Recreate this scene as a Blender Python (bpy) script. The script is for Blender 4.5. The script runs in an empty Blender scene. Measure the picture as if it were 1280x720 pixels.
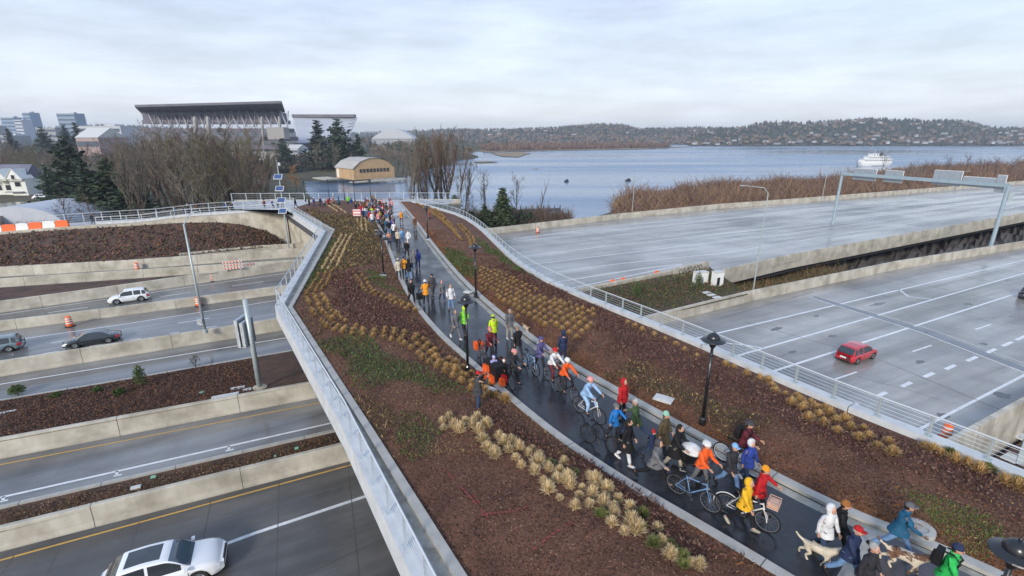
import bpy, bmesh, math, random
import numpy as np
from mathutils import Vector, Matrix
R = math.radians
PI = math.pi
random.seed(7)
rng = np.random.default_rng(11)
scene = bpy.context.scene
COL = scene.collection

# ------------------------------------------------------------------ camera
CAMZ = 10.5; PITCH = R(17.4); FOC = 612.0
cs, sn = math.cos(PITCH), math.sin(PITCH)
cam_d = bpy.data.cameras.new('camera'); cam = bpy.data.objects.new('camera', cam_d); COL.objects.link(cam)
cam_d.sensor_width = 36; cam_d.lens = FOC / 1280 * 36; cam_d.clip_end = 9000; cam_d.clip_start = 0.1
cam.location = (0, 0, CAMZ); cam.rotation_euler = (PI / 2 - PITCH, 0, 0)
scene.camera = cam

def ray(x, y):
    return Vector((x - 640, FOC * cs - (y - 360) * sn, -((y - 360) * cs + FOC * sn)))
def P(x, y, z):                       # surveyed point of the photo on the level z
    r = ray(x, y); t = (z - CAMZ) / r.z
    return Vector((r.x * t, r.y * t, z))
def PD(x, y, d):                      # the same at forward distance d
    r = ray(x, y); t = d / r.y
    return Vector((r.x * t, d, CAMZ + r.z * t))
def PV(x, y, A, B):                   # the same on the vertical plane through A and B
    r = ray(x, y); dx, dy = B.x - A.x, B.y - A.y
    t = (A.x * dy - A.y * dx) / (r.x * dy - r.y * dx)
    return Vector((r.x * t, r.y * t, CAMZ + r.z * t))
def zp(Y):                            # fall of the bridge path
    t = min(max((Y - 15) / 45.0, 0), 1); return -1.0 * t * t * (3 - 2 * t)
def G(x, y):
    z = 0
    for _ in range(6):
        p = P(x, y, z); z = zp(p.y)
    return P(x, y, z)

# ------------------------------------------------------------------ mesh helper
class MB:
    def __init__(s): s.v = []; s.f = []; s.m = []
    def add(s, vs, fs, mi=0):
        o = len(s.v); s.v += [tuple(v) for v in vs]; s.f += [tuple(i + o for i in f) for f in fs]; s.m += [mi] * len(fs)
    def quad(s, a, b, c, d, mi=0): s.add([a, b, c, d], [(0, 1, 2, 3)], mi)
    def box(s, c, size, rz=0, mi=0, rx=0, ry=0, taper=1):
        M = Matrix.Rotation(rz, 4, 'Z') @ Matrix.Rotation(ry, 4, 'Y') @ Matrix.Rotation(rx, 4, 'X')
        h = [k / 2 for k in size]; vs = []
        for z in (-1, 1):
            t = taper if z > 0 else 1
            for (x, y) in ((-1, -1), (1, -1), (1, 1), (-1, 1)):
                vs.append(M @ Vector((x * h[0] * t, y * h[1] * t, z * h[2])) + Vector(c))
        s.add(vs, [(0, 3, 2, 1), (4, 5, 6, 7), (0, 1, 5, 4), (1, 2, 6, 5), (2, 3, 7, 6), (3, 0, 4, 7)], mi)
    def tube(s, pts, rad, n=8, mi=0, cap=True, sx=1.0):
        pts = [Vector(p) for p in pts]
        if not hasattr(rad, '__len__'): rad = [rad] * len(pts)
        o = len(s.v); L = len(pts); up0 = None
        for i, p in enumerate(pts):
            d = (pts[min(i + 1, L - 1)] - pts[max(i - 1, 0)])
            if d.length < 1e-9: d = Vector((0, 0, 1))
            d.normalize()
            if up0 is None:
                up0 = Vector((0, 0, 1)) if abs(d.z) < .9 else Vector((1, 0, 0))
            a = up0 - d * up0.dot(d)
            if a.length < 1e-6: a = d.orthogonal()
            a.normalize(); b = d.cross(a); up0 = a
            for k in range(n):
                t = 2 * PI * k / n
                s.v.append(tuple(p + a * (rad[i] * math.cos(t)) + b * (rad[i] * sx * math.sin(t))))
        for i in range(L - 1):
            for k in range(n):
                k2 = (k + 1) % n
                s.f.append((o + i * n + k, o + i * n + k2, o + (i + 1) * n + k2, o + (i + 1) * n + k)); s.m.append(mi)
        if cap:
            s.f.append(tuple(o + k for k in range(n))[::-1]); s.m.append(mi)
            s.f.append(tuple(o + (L - 1) * n + k for k in range(n))); s.m.append(mi)
    def lathe(s, prof, n=20, c=(0, 0, 0), mi=0):
        o = len(s.v)
        for (r, z) in prof:
            for k in range(n):
                t = 2 * PI * k / n
                s.v.append((c[0] + r * math.cos(t), c[1] + r * math.sin(t), c[2] + z))
        for i in range(len(prof) - 1):
            for k in range(n):
                k2 = (k + 1) % n
                s.f.append((o + i * n + k, o + i * n + k2, o + (i + 1) * n + k2, o + (i + 1) * n + k)); s.m.append(mi)
    def ell(s, c, r, n=10, m=7, mi=0, z0=-1, z1=1):
        prof = []
        o = len(s.v)
        for j in range(m + 1):
            ph = math.asin(z0) + (math.asin(z1) - math.asin(z0)) * j / m
            for k in range(n):
                t = 2 * PI * k / n
                s.v.append((c[0] + r[0] * math.cos(ph) * math.cos(t), c[1] + r[1] * math.cos(ph) * math.sin(t), c[2] + r[2] * math.sin(ph)))
        for j in range(m):
            for k in range(n):
                k2 = (k + 1) % n
                s.f.append((o + j * n + k, o + j * n + k2, o + (j + 1) * n + k2, o + (j + 1) * n + k)); s.m.append(mi)
    def prism(s, poly, z0, z1, mi=0, mtop=None):      # poly list of (x,y) ccw
        n = len(poly); o = len(s.v)
        s.v += [(p[0], p[1], z0) for p in poly] + [(p[0], p[1], z1) for p in poly]
        for k in range(n):
            k2 = (k + 1) % n; s.f.append((o + k, o + k2, o + n + k2, o + n + k)); s.m.append(mi)
        s.f.append(tuple(o + n + k for k in range(n))); s.m.append(mi if mtop is None else mtop)
        s.f.append(tuple(o + k for k in range(n))[::-1]); s.m.append(mi)

def mesh_of(name, mb, mats, smooth=False):
    me = bpy.data.meshes.new(name)
    me.from_pydata(mb.v, [], mb.f)
    if not isinstance(mats, (list, tuple)): mats = [mats]
    for m in mats: me.materials.append(m)
    if len(mats) > 1: me.polygons.foreach_set('material_index', mb.m)
    if smooth: me.polygons.foreach_set('use_smooth', [True] * len(me.polygons))
    me.update(); return me
def mk(name, mb, mats, parent=None, loc=None, rz=None, smooth=False):
    me = mb if isinstance(mb, bpy.types.Mesh) else mesh_of(name, mb, mats, smooth)
    o = bpy.data.objects.new(name, me); COL.objects.link(o)
    if parent: o.parent = parent
    if loc is not None: o.location = loc
    if rz is not None: o.rotation_euler = (0, 0, rz)
    return o
def mkw(name, mb, mats, smooth=False):       # world coords, origin put at the base
    a = np.array(mb.v); b = np.array([(a[:, 0].min() + a[:, 0].max()) / 2, (a[:, 1].min() + a[:, 1].max()) / 2, a[:, 2].min()])
    mb.v = [tuple(q) for q in (a - b)]
    return mk(name, mb, mats, None, tuple(b), smooth=smooth)
def tag(o, label, cat, group=None, kind=None):
    if label: o['label'] = label
    if cat: o['category'] = cat
    if group: o['group'] = group
    if kind: o['kind'] = kind
    return o
def empty(name, loc, rz=0, label=None, cat=None, group=None):
    o = bpy.data.objects.new(name, None); COL.objects.link(o)
    o.empty_display_size = .2
    o.location = loc; o.rotation_euler = (0, 0, rz); return tag(o, label, cat, group)
def struct(name, mb, mats, smooth=False):
    o = mk(name, mb, mats, smooth=smooth); o['kind'] = 'structure'; return o
def dup(root, loc, rz=0, label=None, scale=None, mats=None):
    def cp(o, par):
        c = o.copy(); COL.objects.link(c)
        c.parent = par
        for ch in o.children: cp(ch, c)
        return c
    kids = list(root.children)
    r = root.copy(); COL.objects.link(r); r.location = loc; r.rotation_euler = (0, 0, rz)
    for k in kids: cp(k, r)
    if label: r['label'] = label
    if scale: r.scale = scale if hasattr(scale, '__len__') else (scale,) * 3
    return r
def place(o, loc, rz=0, label=None, scale=None):
    o.location = loc; o.rotation_euler = (0, 0, rz)
    if label: o['label'] = label
    if scale: o.scale = scale if hasattr(scale, '__len__') else (scale,) * 3
    return o

# ------------------------------------------------------------------ materials
def mat(name, c1, c2=None, scale=1.0, rough=.8, rough2=None, bump=0, bscale=None, spec=.5, metal=0, c3=None, s3=.15, stretch=None, coat=0, detail=6, rscale=None, coord='Object', bdist=.05, rnd=0, trans=0, contrast=(.35, .65), emis=None):
    m = bpy.data.materials.new(name); m.use_nodes = True
    nt = m.node_tree; N = nt.nodes; L = nt.links; b = N['Principled BSDF']
    b.inputs['Roughness'].default_value = rough; b.inputs['Metallic'].default_value = metal
    b.inputs['Specular IOR Level'].default_value = spec; b.inputs['Coat Weight'].default_value = coat
    b.inputs['Coat Roughness'].default_value = .05
    b.inputs['Base Color'].default_value = (*c1, 1)
    if trans: b.inputs['Transmission Weight'].default_value = trans
    if emis: b.inputs['Emission Color'].default_value = (*emis[0], 1); b.inputs['Emission Strength'].default_value = emis[1]
    if c2 is None and not bump and rough2 is None and not rnd: return m
    tc = N.new('ShaderNodeTexCoord'); src = tc.outputs[coord]
    if stretch:
        m0 = N.new('ShaderNodeMapping'); m0.inputs['Rotation'].default_value = (0, 0, stretch[3] if len(stretch) > 3 else 0); L.new(src, m0.inputs[0])
        mp = N.new('ShaderNodeMapping'); mp.inputs['Scale'].default_value = stretch[:3]; L.new(m0.outputs[0], mp.inputs[0])
        # rotate first, then scale
        mp.vector_type = 'TEXTURE' if False else 'POINT'
        src2 = mp.outputs[0]
    else: src2 = src
    def noise(sc, s=src2, det=detail):
        n = N.new('ShaderNodeTexNoise'); n.inputs['Scale'].default_value = sc; n.inputs['Detail'].default_value = det
        n.inputs['Roughness'].default_value = .6
        L.new(s, n.inputs['Vector']); return n.outputs['Fac']
    def ramp(f, a, c):
        r = N.new('ShaderNodeMapRange'); r.inputs[1].default_value = a; r.inputs[2].default_value = c; L.new(f, r.inputs[0]); return r.outputs[0]
    def mixc(f, a, c):
        x = N.new('ShaderNodeMix'); x.data_type = 'RGBA'; L.new(f, x.inputs[0])
        for i, q in ((6, a), (7, c)):
            if isinstance(q, tuple): x.inputs[i].default_value = (*q, 1)
            else: L.new(q, x.inputs[i])
        return x.outputs[2]
    col = c1
    if c2 is not None: col = mixc(ramp(noise(scale), *contrast), c1, c2)
    if c3 is not None: col = mixc(ramp(noise(s3, src), .42, .68), col, c3)
    if rnd:
        oi = N.new('ShaderNodeObjectInfo'); hs = N.new('ShaderNodeHueSaturation')
        r = N.new('ShaderNodeMapRange'); r.inputs[3].default_value = 1 - rnd; r.inputs[4].default_value = 1 + rnd; L.new(oi.outputs['Random'], r.inputs[0])
        L.new(r.outputs[0], hs.inputs['Value'])
        if isinstance(col, tuple): hs.inputs['Color'].default_value = (*col, 1)
        else: L.new(col, hs.inputs['Color'])
        col = hs.outputs[0]
    if not isinstance(col, tuple): L.new(col, b.inputs['Base Color'])
    if rough2 is not None:
        r = N.new('ShaderNodeMapRange'); r.inputs[1].default_value = .38; r.inputs[2].default_value = .62
        r.inputs[3].default_value = rough; r.inputs[4].default_value = rough2
        L.new(noise(rscale or scale * .5, src2, 3), r.inputs[0]); L.new(r.outputs[0], b.inputs['Roughness'])
    if bump:
        bn = N.new('ShaderNodeBump'); bn.inputs['Strength'].default_value = bump; bn.inputs['Distance'].default_value = bdist
        L.new(noise(bscale or scale * 3, src), bn.inputs['Height']); L.new(bn.outputs[0], b.inputs['Normal'])
    return m

M = {}
M['concrete'] = mat('concrete', (.44, .405, .33), (.56, .525, .44), 1.2, .8, bump=.1, bscale=12, c3=(.30, .27, .215), s3=.6, stretch=(1, 1, .25))
M['white_concrete'] = mat('white_concrete', (.46, .475, .485), (.58, .60, .61), 1.5, .6, bump=.05, bscale=10)
M['gutter'] = mat('gutter_slab', (.36, .35, .31), (.28, .27, .23), 1.2, .7, bump=.1, bscale=15, c3=(.2, .18, .15), s3=2.2)
M['kerb'] = mat('kerb', (.33, .32, .29), (.41, .40, .37), 2, .6, bump=.1, bscale=20)
M['joint'] = mat('joint', (.08, .075, .07), None)
M['road_dark'] = mat('wet_concrete_lane', (.085, .083, .08), (.17, .165, .158), .8, .18, .6, bump=.06, bscale=30, c3=(.06, .06, .06), s3=.13, stretch=(.08, 1, 1, R(-26)), rscale=.5)
M['road_left'] = mat('wet_lane', (.13, .13, .13), (.25, .25, .245), .7, .05, .27, bump=.04, bscale=30, c3=(.075, .075, .078), s3=.1, stretch=(.06, 1, 1, R(-31)), rscale=.45)
M['road_right'] = mat('wet_deck', (.22, .212, .195), (.46, .445, .42), .55, .08, .42, bump=.04, bscale=25, c3=(.155, .148, .14), s3=.075, stretch=(.07, 1, 1, R(-25.5)), rscale=.35, contrast=(.32, .68))
M['path'] = mat('wet_asphalt', (.018, .02, .024), (.03, .032, .037), 4, .13, .34, bump=.12, bscale=60, c3=(.022, .024, .03), s3=.6, rscale=.5, bdist=.01)
M['path2'] = mat('wet_asphalt_purple', (.06, .058, .065), (.085, .08, .09), 4, .2, .4, bump=.1, bscale=60, rscale=.8, bdist=.01)
M['plaza'] = mat('plaza_paving', (.34, .35, .36), (.42, .43, .44), 1.5, .2, .5)
M['paint'] = mat('white_paint', (.75, .76, .76), (.6, .61, .62), 3, .4)
M['yellow'] = mat('yellow_paint', (.62, .36, .07), (.5, .3, .08), 3, .5)
M['mulch'] = mat('mulch', (.07, .034, .02), (.13, .07, .042), 9, .85, bump=.9, bscale=14, c3=(.04, .022, .017), s3=.7, bdist=.06, detail=10)
M['steel'] = mat('galvanised_steel', (.50, .54, .57), (.40, .44, .47), 3, .4, metal=.6)
M['rail'] = mat('railing_steel', (.55, .60, .64), None, metal=.5, rough=.4)
M['railw'] = mat('railing_white', (.52, .55, .58), None, rough=.4)
M['black'] = mat('black_metal', (.012, .012, .014), None, rough=.3, coat=.3)
M['pole'] = mat('pole_grey', (.38, .44, .45), (.45, .5, .5), 2, .45, metal=.3)
M['white'] = mat('white_plastic', (.75, .75, .73), None, rough=.5)
M['cover'] = mat('cover_slab', (.5, .5, .48), (.58, .58, .56), 4, .6)
M['green_cover'] = mat('green_cover', (.22, .42, .3), None, rough=.6)
M['orange'] = mat('orange_plastic', (.85, .16, .035), (.75, .13, .03), 4, .45, rnd=.08)
M['rubber'] = mat('rubber', (.02, .02, .02), None, rough=.7)
M['dark'] = mat('dark_cavity', (.01, .01, .012), None, rough=.9)
M['girder'] = mat('girder_dark', (.05, .055, .06), (.08, .08, .09), 2, .7)
M['terrain'] = mat('rough_ground', (.06, .05, .028), (.10, .085, .045), .08, .95, bump=.3, bscale=1, c3=(.055, .07, .028), s3=.02)
M['lawn'] = mat('lawn_grass', (.09, .13, .035), (.13, .16, .05), .6, .95, bump=.3, bscale=8)
M['rocks'] = mat('wet_rocks', (.06, .055, .05), (.14, .12, .11), 1.4, .8, bump=1, bscale=2, bdist=.4)
M['soil'] = mat('soil_verge', (.055, .035, .022), (.09, .06, .035), 3, .9, bump=.8, bscale=5, c3=(.05, .05, .02), s3=.25, bdist=.08)

# ------------------------------------------------------------------ world
w = bpy.data.worlds.new('World'); scene.world = w; w.use_nodes = True
nt = w.node_tree; N = nt.nodes; L = nt.links; bg = N['Background']
SUN_EL, SUN_AZ = R(24), R(205)         # from the south-west, behind the camera
sky = N.new('ShaderNodeTexSky'); sky.sky_type = 'NISHITA'; sky.sun_disc = False
sky.sun_elevation = SUN_EL; sky.sun_rotation = SUN_AZ; sky.dust_density = 1.5; sky.air_density = 1.2
tc = N.new('ShaderNodeTexCoord'); mp = N.new('ShaderNodeMapping'); mp.inputs['Scale'].default_value = (1, 1, 3.5)
nz = N.new('ShaderNodeTexNoise'); nz.inputs['Scale'].default_value = 2.2; nz.inputs['Detail'].default_value = 7
mr = N.new('ShaderNodeMapRange'); mr.inputs[1].default_value = .3; mr.inputs[2].default_value = .7; mr.inputs[3].default_value = .72; mr.inputs[4].default_value = 1.0
mx = N.new('ShaderNodeMix'); mx.data_type = 'RGBA'
cr = N.new('ShaderNodeMix'); cr.data_type = 'RGBA'
sep = N.new('ShaderNodeSeparateXYZ'); L.new(tc.outputs['Generated'], sep.inputs[0])
mz = N.new('ShaderNodeMapRange'); mz.inputs[1].default_value = 0.0; mz.inputs[2].default_value = .40
L.new(sep.outputs['Z'], mz.inputs[0]); L.new(mz.outputs[0], cr.inputs[0])
cr.inputs[6].default_value = (6.6, 7.0, 7.6, 1); cr.inputs[7].default_value = (3.9, 5.0, 7.2, 1)
L.new(tc.outputs['Generated'], mp.inputs[0]); L.new(mp.outputs[0], nz.inputs['Vector']); L.new(nz.outputs['Fac'], mr.inputs[0])
nz2 = N.new('ShaderNodeTexNoise'); nz2.inputs['Scale'].default_value = 3.4; nz2.inputs['Detail'].default_value = 8; nz2.inputs['Roughness'].default_value = .62
mp3 = N.new('ShaderNodeMapping'); mp3.inputs['Scale'].default_value = (1, 1, 5.5); mp3.inputs['Location'].default_value = (4, 2, 1); L.new(tc.outputs['Generated'], mp3.inputs[0]); L.new(mp3.outputs[0], nz2.inputs['Vector'])
mr2 = N.new('ShaderNodeMapRange'); mr2.inputs[1].default_value = .35; mr2.inputs[2].default_value = .65; mr2.inputs[3].default_value = .84; mr2.inputs[4].default_value = 1.10; L.new(nz2.outputs['Fac'], mr2.inputs[0])
vs_ = N.new('ShaderNodeVectorMath'); vs_.operation = 'SCALE'; L.new(cr.outputs[2], vs_.inputs[0]); L.new(mr2.outputs[0], vs_.inputs['Scale'])
L.new(mr.outputs[0], mx.inputs[0]); L.new(sky.outputs[0], mx.inputs[6]); L.new(vs_.outputs[0], mx.inputs[7])
L.new(mx.outputs[2], bg.inputs['Color']); bg.inputs['Strength'].default_value = .1
sd = bpy.data.lights.new('sun', 'SUN'); sd.energy = 2.2; sd.angle = R(13); sd.color = (1, .93, .83)
so = bpy.data.objects.new('sun', sd); COL.objects.link(so)
v = Vector((math.sin(SUN_AZ) * math.cos(SUN_EL), math.cos(SUN_AZ) * math.cos(SUN_EL), math.sin(SUN_EL)))
so.rotation_euler = v.to_track_quat('Z', 'Y').to_euler()
scene.view_settings.view_transform = 'Standard'; scene.view_settings.look = 'None'; scene.view_settings.gamma = 1
scene.view_settings.exposure = 0.6
scene.render.resolution_x = 1024; scene.render.resolution_y = 576

# ------------------------------------------------------------------ water and land
WZ = -13.0
mb = MB(); S = 4500
mb.quad((-S, -300, WZ), (S, -300, WZ), (S, 6000, WZ), (-S, 6000, WZ))
wm = bpy.data.materials.new('lake_water'); wm.use_nodes = True
nt = wm.node_tree; N = nt.nodes; L = nt.links; b = N['Principled BSDF']
b.inputs['Base Color'].default_value = (.12, .20, .31, 1); b.inputs['Roughness'].default_value = .12
tc = N.new('ShaderNodeTexCoord'); mp = N.new('ShaderNodeMapping'); mp.inputs['Scale'].default_value = (.35, 1.0, 1); L.new(tc.outputs['Object'], mp.inputs[0])
n1 = N.new('ShaderNodeTexNoise'); n1.inputs['Scale'].default_value = .8; n1.inputs['Detail'].default_value = 5; L.new(mp.outputs[0], n1.inputs['Vector'])
bn = N.new('ShaderNodeBump'); bn.inputs['Strength'].default_value = .5; bn.inputs['Distance'].default_value = .2; L.new(n1.outputs['Fac'], bn.inputs['Height']); L.new(bn.outputs[0], b.inputs['Normal'])
mp2 = N.new('ShaderNodeMapping'); mp2.inputs['Scale'].default_value = (.15, 1.0, 1); L.new(tc.outputs['Object'], mp2.inputs[0])
n2 = N.new('ShaderNodeTexNoise'); n2.inputs['Scale'].default_value = .02; n2.inputs['Detail'].default_value = 4; L.new(mp2.outputs[0], n2.inputs['Vector'])
mr = N.new('ShaderNodeMapRange'); mr.inputs[1].default_value = .4; mr.inputs[2].default_value = .6; mr.inputs[3].default_value = .1; mr.inputs[4].default_value = .32
L.new(n2.outputs['Fac'], mr.inputs[0]); L.new(mr.outputs[0], b.inputs['Roughness'])
struct('lake_water', mb, wm)

def inpoly(X, Y, poly):
    ins = np.zeros(X.shape, bool); n = len(poly)
    for i in range(n):
        x1, y1 = poly[i][0], poly[i][1]; x2, y2 = poly[(i + 1) % n][0], poly[(i + 1) % n][1]
        c = ((y1 > Y) != (y2 > Y)) & (X < (x2 - x1) * (Y - y1) / (y2 - y1 + 1e-12) + x1)
        ins ^= c
    return ins
def edist(X, Y, poly):
    d = np.full(X.shape, 1e9); n = len(poly)
    for i in range(n):
        x1, y1 = poly[i][0], poly[i][1]; x2, y2 = poly[(i + 1) % n][0], poly[(i + 1) % n][1]
        dx, dy = x2 - x1, y2 - y1; t = np.clip(((X - x1) * dx + (Y - y1) * dy) / (dx * dx + dy * dy + 1e-9), 0, 1)
        d = np.minimum(d, np.hypot(X - x1 - t * dx, Y - y1 - t * dy))
    return d
def W2(x, y, z=WZ): p = P(x, y, z); return (p.x, p.y)
near_land = [(-900, -150), (400, -150), (400, 120), (330, 300), W2(1279, 211), W2(1160, 213), W2(1100, 219), W2(1040, 228), W2(960, 232), W2(880, 238), W2(800, 247), W2(760, 259),
             W2(720, 276), W2(690, 284), W2(640, 281), W2(560, 268), W2(500, 262), W2(470, 255), W2(400, 251), W2(388, 244), W2(384, 236), W2(383, 228), W2(330, 216), (-900, 330)]
north_land = [W2(330, 229), W2(383, 227.5), W2(420, 226), W2(480, 222), W2(510, 223), W2(524, 219), W2(535, 212), W2(556, 205), W2(601, 197), W2(598, 195), W2(570, 194),
              W2(575, 190), W2(608, 188), (-250, 1500), (-2200, 1500), (-2200, 280), (-600, 280)]
xs = np.arange(-760, 421, 5.0); ys = np.concatenate([np.arange(-40, 400, 5.0), np.arange(400, 1300, 12.0)])
X, Y = np.meshgrid(xs, ys)
Z = np.full(X.shape, -16.0)
for poly, el in ((near_land, 0), (north_land, 1)):
    ins = inpoly(X, Y, poly); d = edist(X, Y, poly)
    if el == 0:
        e = np.where(X > 20, -11.6, -8.2) + np.clip((X - 0) / 40, 0, 1) * 0
        e = np.where(X > 60, -12.4, e)
        e = np.where((Y > 95) & (X > -75), np.minimum(e, -8.2 - (Y - 95) * .055), e)
        wd = np.where(X > 60, 8, 14)
    else:
        e = -11 + np.clip((Y - 300) / 500, 0, 1) * 8; wd = 25
    t = np.clip(d / wd, 0, 1); zz = -13.8 + (e + 13.8) * t ** .7
    Z = np.where(ins, np.maximum(Z, zz), np.where(d < 12, np.maximum(Z, -13.8 - d * .18), Z))
# sunken right-hand area round the near exit ramp
Z += rng.normal(0, .12, Z.shape)
mb = MB(); ny, nx = X.shape
mb.v = list(zip(X.ravel().tolist(), Y.ravel().tolist(), Z.ravel().tolist()))
idx = np.arange(ny * nx).reshape(ny, nx)
q = np.stack([idx[:-1, :-1], idx[:-1, 1:], idx[1:, 1:], idx[1:, :-1]], -1).reshape(-1, 4)
keep = (Z.ravel()[q].max(1) > -15.9)
mb.f = [tuple(r) for r in q[keep].tolist()]; mb.m = [0] * len(mb.f)
struct('terrain', mb, M['terrain'], smooth=True)
def land_z(x, y):
    i = min(max(int(np.searchsorted(ys, y)) - 1, 0), ny - 2); j = min(max(int((x + 760) / 5), 0), nx - 2)
    return float(Z[i:i + 2, j:j + 2].mean())

# ------------------------------------------------------------------ highways
def ext(a, b, k0, k1):                 # stretch a polyline of two+ px points into the world both ways
    return a
def pline(pts, z, e0=0, e1=0):
    q = [P(x, y, z) for x, y in pts]
    if e0: d = (q[0] - q[1]).normalized(); q = [q[0] + d * e0] + q
    if e1: d = (q[-1] - q[-2]).normalized(); q = q + [q[-1] + d * e1]
    return q
def sheet(name, A, B, m, kind=True, z=None):  # ruled sheet between two polylines with equal counts
    mb = MB()
    for i in range(len(A) - 1): mb.quad(A[i], A[i + 1], B[i + 1], B[i])
    return struct(name, mb, m) if kind else mb
def resample(pl, n):
    pl = [Vector(p) for p in pl]; L_ = [0]
    for a, b in zip(pl, pl[1:]): L_.append(L_[-1] + (b - a).length)
    out = []
    for i in range(n):
        s = L_[-1] * i / (n - 1); k = 0
        while k < len(L_) - 2 and L_[k + 1] < s: k += 1
        t = (s - L_[k]) / max(L_[k + 1] - L_[k], 1e-9); out.append(pl[k].lerp(pl[k + 1], t))
    return out
def band(mb, pl, w, dz=.0, mi=0):     # flat stripe of width w along a polyline
    for i in range(len(pl) - 1):
        a, b = Vector(pl[i]), Vector(pl[i + 1]); d = (b - a); d.z = 0; d.normalize(); n = Vector((-d.y, d.x, 0)) * (w / 2)
        u = Vector((0, 0, dz)); mb.quad(a - n + u, b - n + u, b + n + u, a + n + u, mi)
def wall_run(mb, pl, prof, seg=None, jm=None, side=1):
    """extrude a profile [(offset to the left of travel, height)] along a polyline; dark joints every seg metres"""
    n = len(prof); o = len(mb.v)
    for i, p in enumerate(pl):
        a = Vector(pl[max(i - 1, 0)]); b = Vector(pl[min(i + 1, len(pl) - 1)]); d = (b - a); d.z = 0; d.normalize(); nn = Vector((-d.y, d.x, 0))
        for (u, h) in prof: mb.v.append(tuple(Vector(p) + nn * u + Vector((0, 0, h))))
    for i in range(len(pl) - 1):
        for k in range(n):
            k2 = (k + 1) % n; mb.f.append((o + i * n + k, o + (i + 1) * n + k, o + (i + 1) * n + k2, o + i * n + k2)); mb.m.append(0)
    mb.f.append(tuple(o + k for k in range(n))[::-1]); mb.m.append(0)
    mb.f.append(tuple(o + (len(pl) - 1) * n + k for k in range(n))); mb.m.append(0)
    if seg:
        tot = sum((Vector(b) - Vector(a)).length for a, b in zip(pl, pl[1:])); m_ = max(int(tot / seg), 1)
        q = resample(pl, m_ * 40 + 1)
        hmax = max(h for _, h in prof); hmin = min(h for _, h in prof); u0 = min(u for u, _ in prof); u1 = max(u for u, _ in prof)
        for j in range(1, m_):
            p = q[j * 40]; d = (q[j * 40 + 1] - p); rz = math.atan2(d.y, d.x); nn = Vector((-math.sin(rz), math.cos(rz), 0))
            o2 = len(mb.v); du = Vector((math.cos(rz), math.sin(rz), 0)) * .015; cu, ch_ = (u0 + u1) / 2, (hmin + hmax) / 2
            for sgn in (-1, 1):
                for (u, h) in prof: mb.v.append(tuple(p + du * sgn + nn * (cu + (u - cu) * (1 + .012 / (u1 - u0))) + Vector((0, 0, ch_ + (h - ch_) * 1.006))))
            for k in range(n): k2 = (k + 1) % n; mb.f.append((o2 + k, o2 + n + k, o2 + n + k2, o2 + k2)); mb.m.append(1)
def barrier(pts, z, h=1.15, w=.38, label='', e0=30, e1=18, seg=6.1, world=None):
    pl = world or pline(pts, z, e0, e1); mb = MB()
    prof = [(0, -.05), (.0, .08), (.05, .3), (.09, h - .02), (.12, h), (w - .03, h), (w, h - .02), (w, -.05)]
    wall_run(mb, pl, prof, seg)
    o = mkw('concrete_barrier', mb, [M['concrete'], M['joint']]); return tag(o, label, 'barrier', 'concrete barriers beside the highway lanes')

ZL = -7.2
def LL(*p): return list(p)
# every left polyline is given left to right, base lines of walls on the camera side
road1_top = pline([(0, 690), (320, 607)], ZL, 45, 11)
mb = MB()
A = [Vector((-90, -25, ZL)), Vector((40, 12, ZL))]
def road(name, a, b, m, z):
    return sheet(name, a, b, m)
r1a = [Vector((-75, -40, ZL)), Vector((10, -10, ZL))]
road('highway_lane', r1a, [road1_top[0] + Vector((0, .3, 0)), road1_top[-1] + Vector((0, .3, 0))], M['road_dark'], ZL)
barrier([(0, 690), (320, 607)], ZL, 1.12, label='nearest long concrete wall at the bottom left, beside the yellow edge line', e0=40)
ZB = ZL + 1.02
bedA = [p + Vector((-.05, .12, -.07)) for p in pline([(0, 666), (320, 585.5)], ZB, 40, 15)]; bedB = pline([(0, 637), (320, 563)], ZB, 40, 15)
Z2 = -6.55
def bed(name, a, b, m=None):
    n = 160; a = resample(a, n); b = resample(b, n); k = 10; mb = MB()
    rows = [[a[i].lerp(b[i], j / k) + Vector((0, 0, (random.uniform(-.05, .06) if 0 < j < k else 0))) for i in range(n)] for j in range(k + 1)]
    mb.v = [tuple(p) for r in rows for p in r]
    for j in range(k):
        for i in range(n - 1):
            mb.f.append((j * n + i, j * n + i + 1, (j + 1) * n + i + 1, (j + 1) * n + i)); mb.m.append(0)
    return struct(name, mb, m or M['mulch'], smooth=True)
bed('mulch_median', bedA, bedB)
def kerb(pl, w, h, label, name='kerb'):
    mb = MB(); wall_run(mb, pl, [(0, -h), (0, 0), (w, 0), (w, -h)], 3.0); return struct(name, mb, [M['kerb'], M['joint']])
kerb([p + Vector((0, 0, .1)) for p in bedB], .22, .7, '')
r2a = pline([(0, 633), (320, 559)], Z2, 40, 18); r2b = pline([(0, 574), (320, 512)], Z2, 45, 18)
road('ramp_lane', r2a, [p + Vector((0, .3, 0)) for p in r2b], M['road_left'], Z2)
barrier([(0, 574), (320, 512)], Z2, 1.15, label='long concrete wall below the pole with a boxed sign, second from the bottom left', e0=45)
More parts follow.
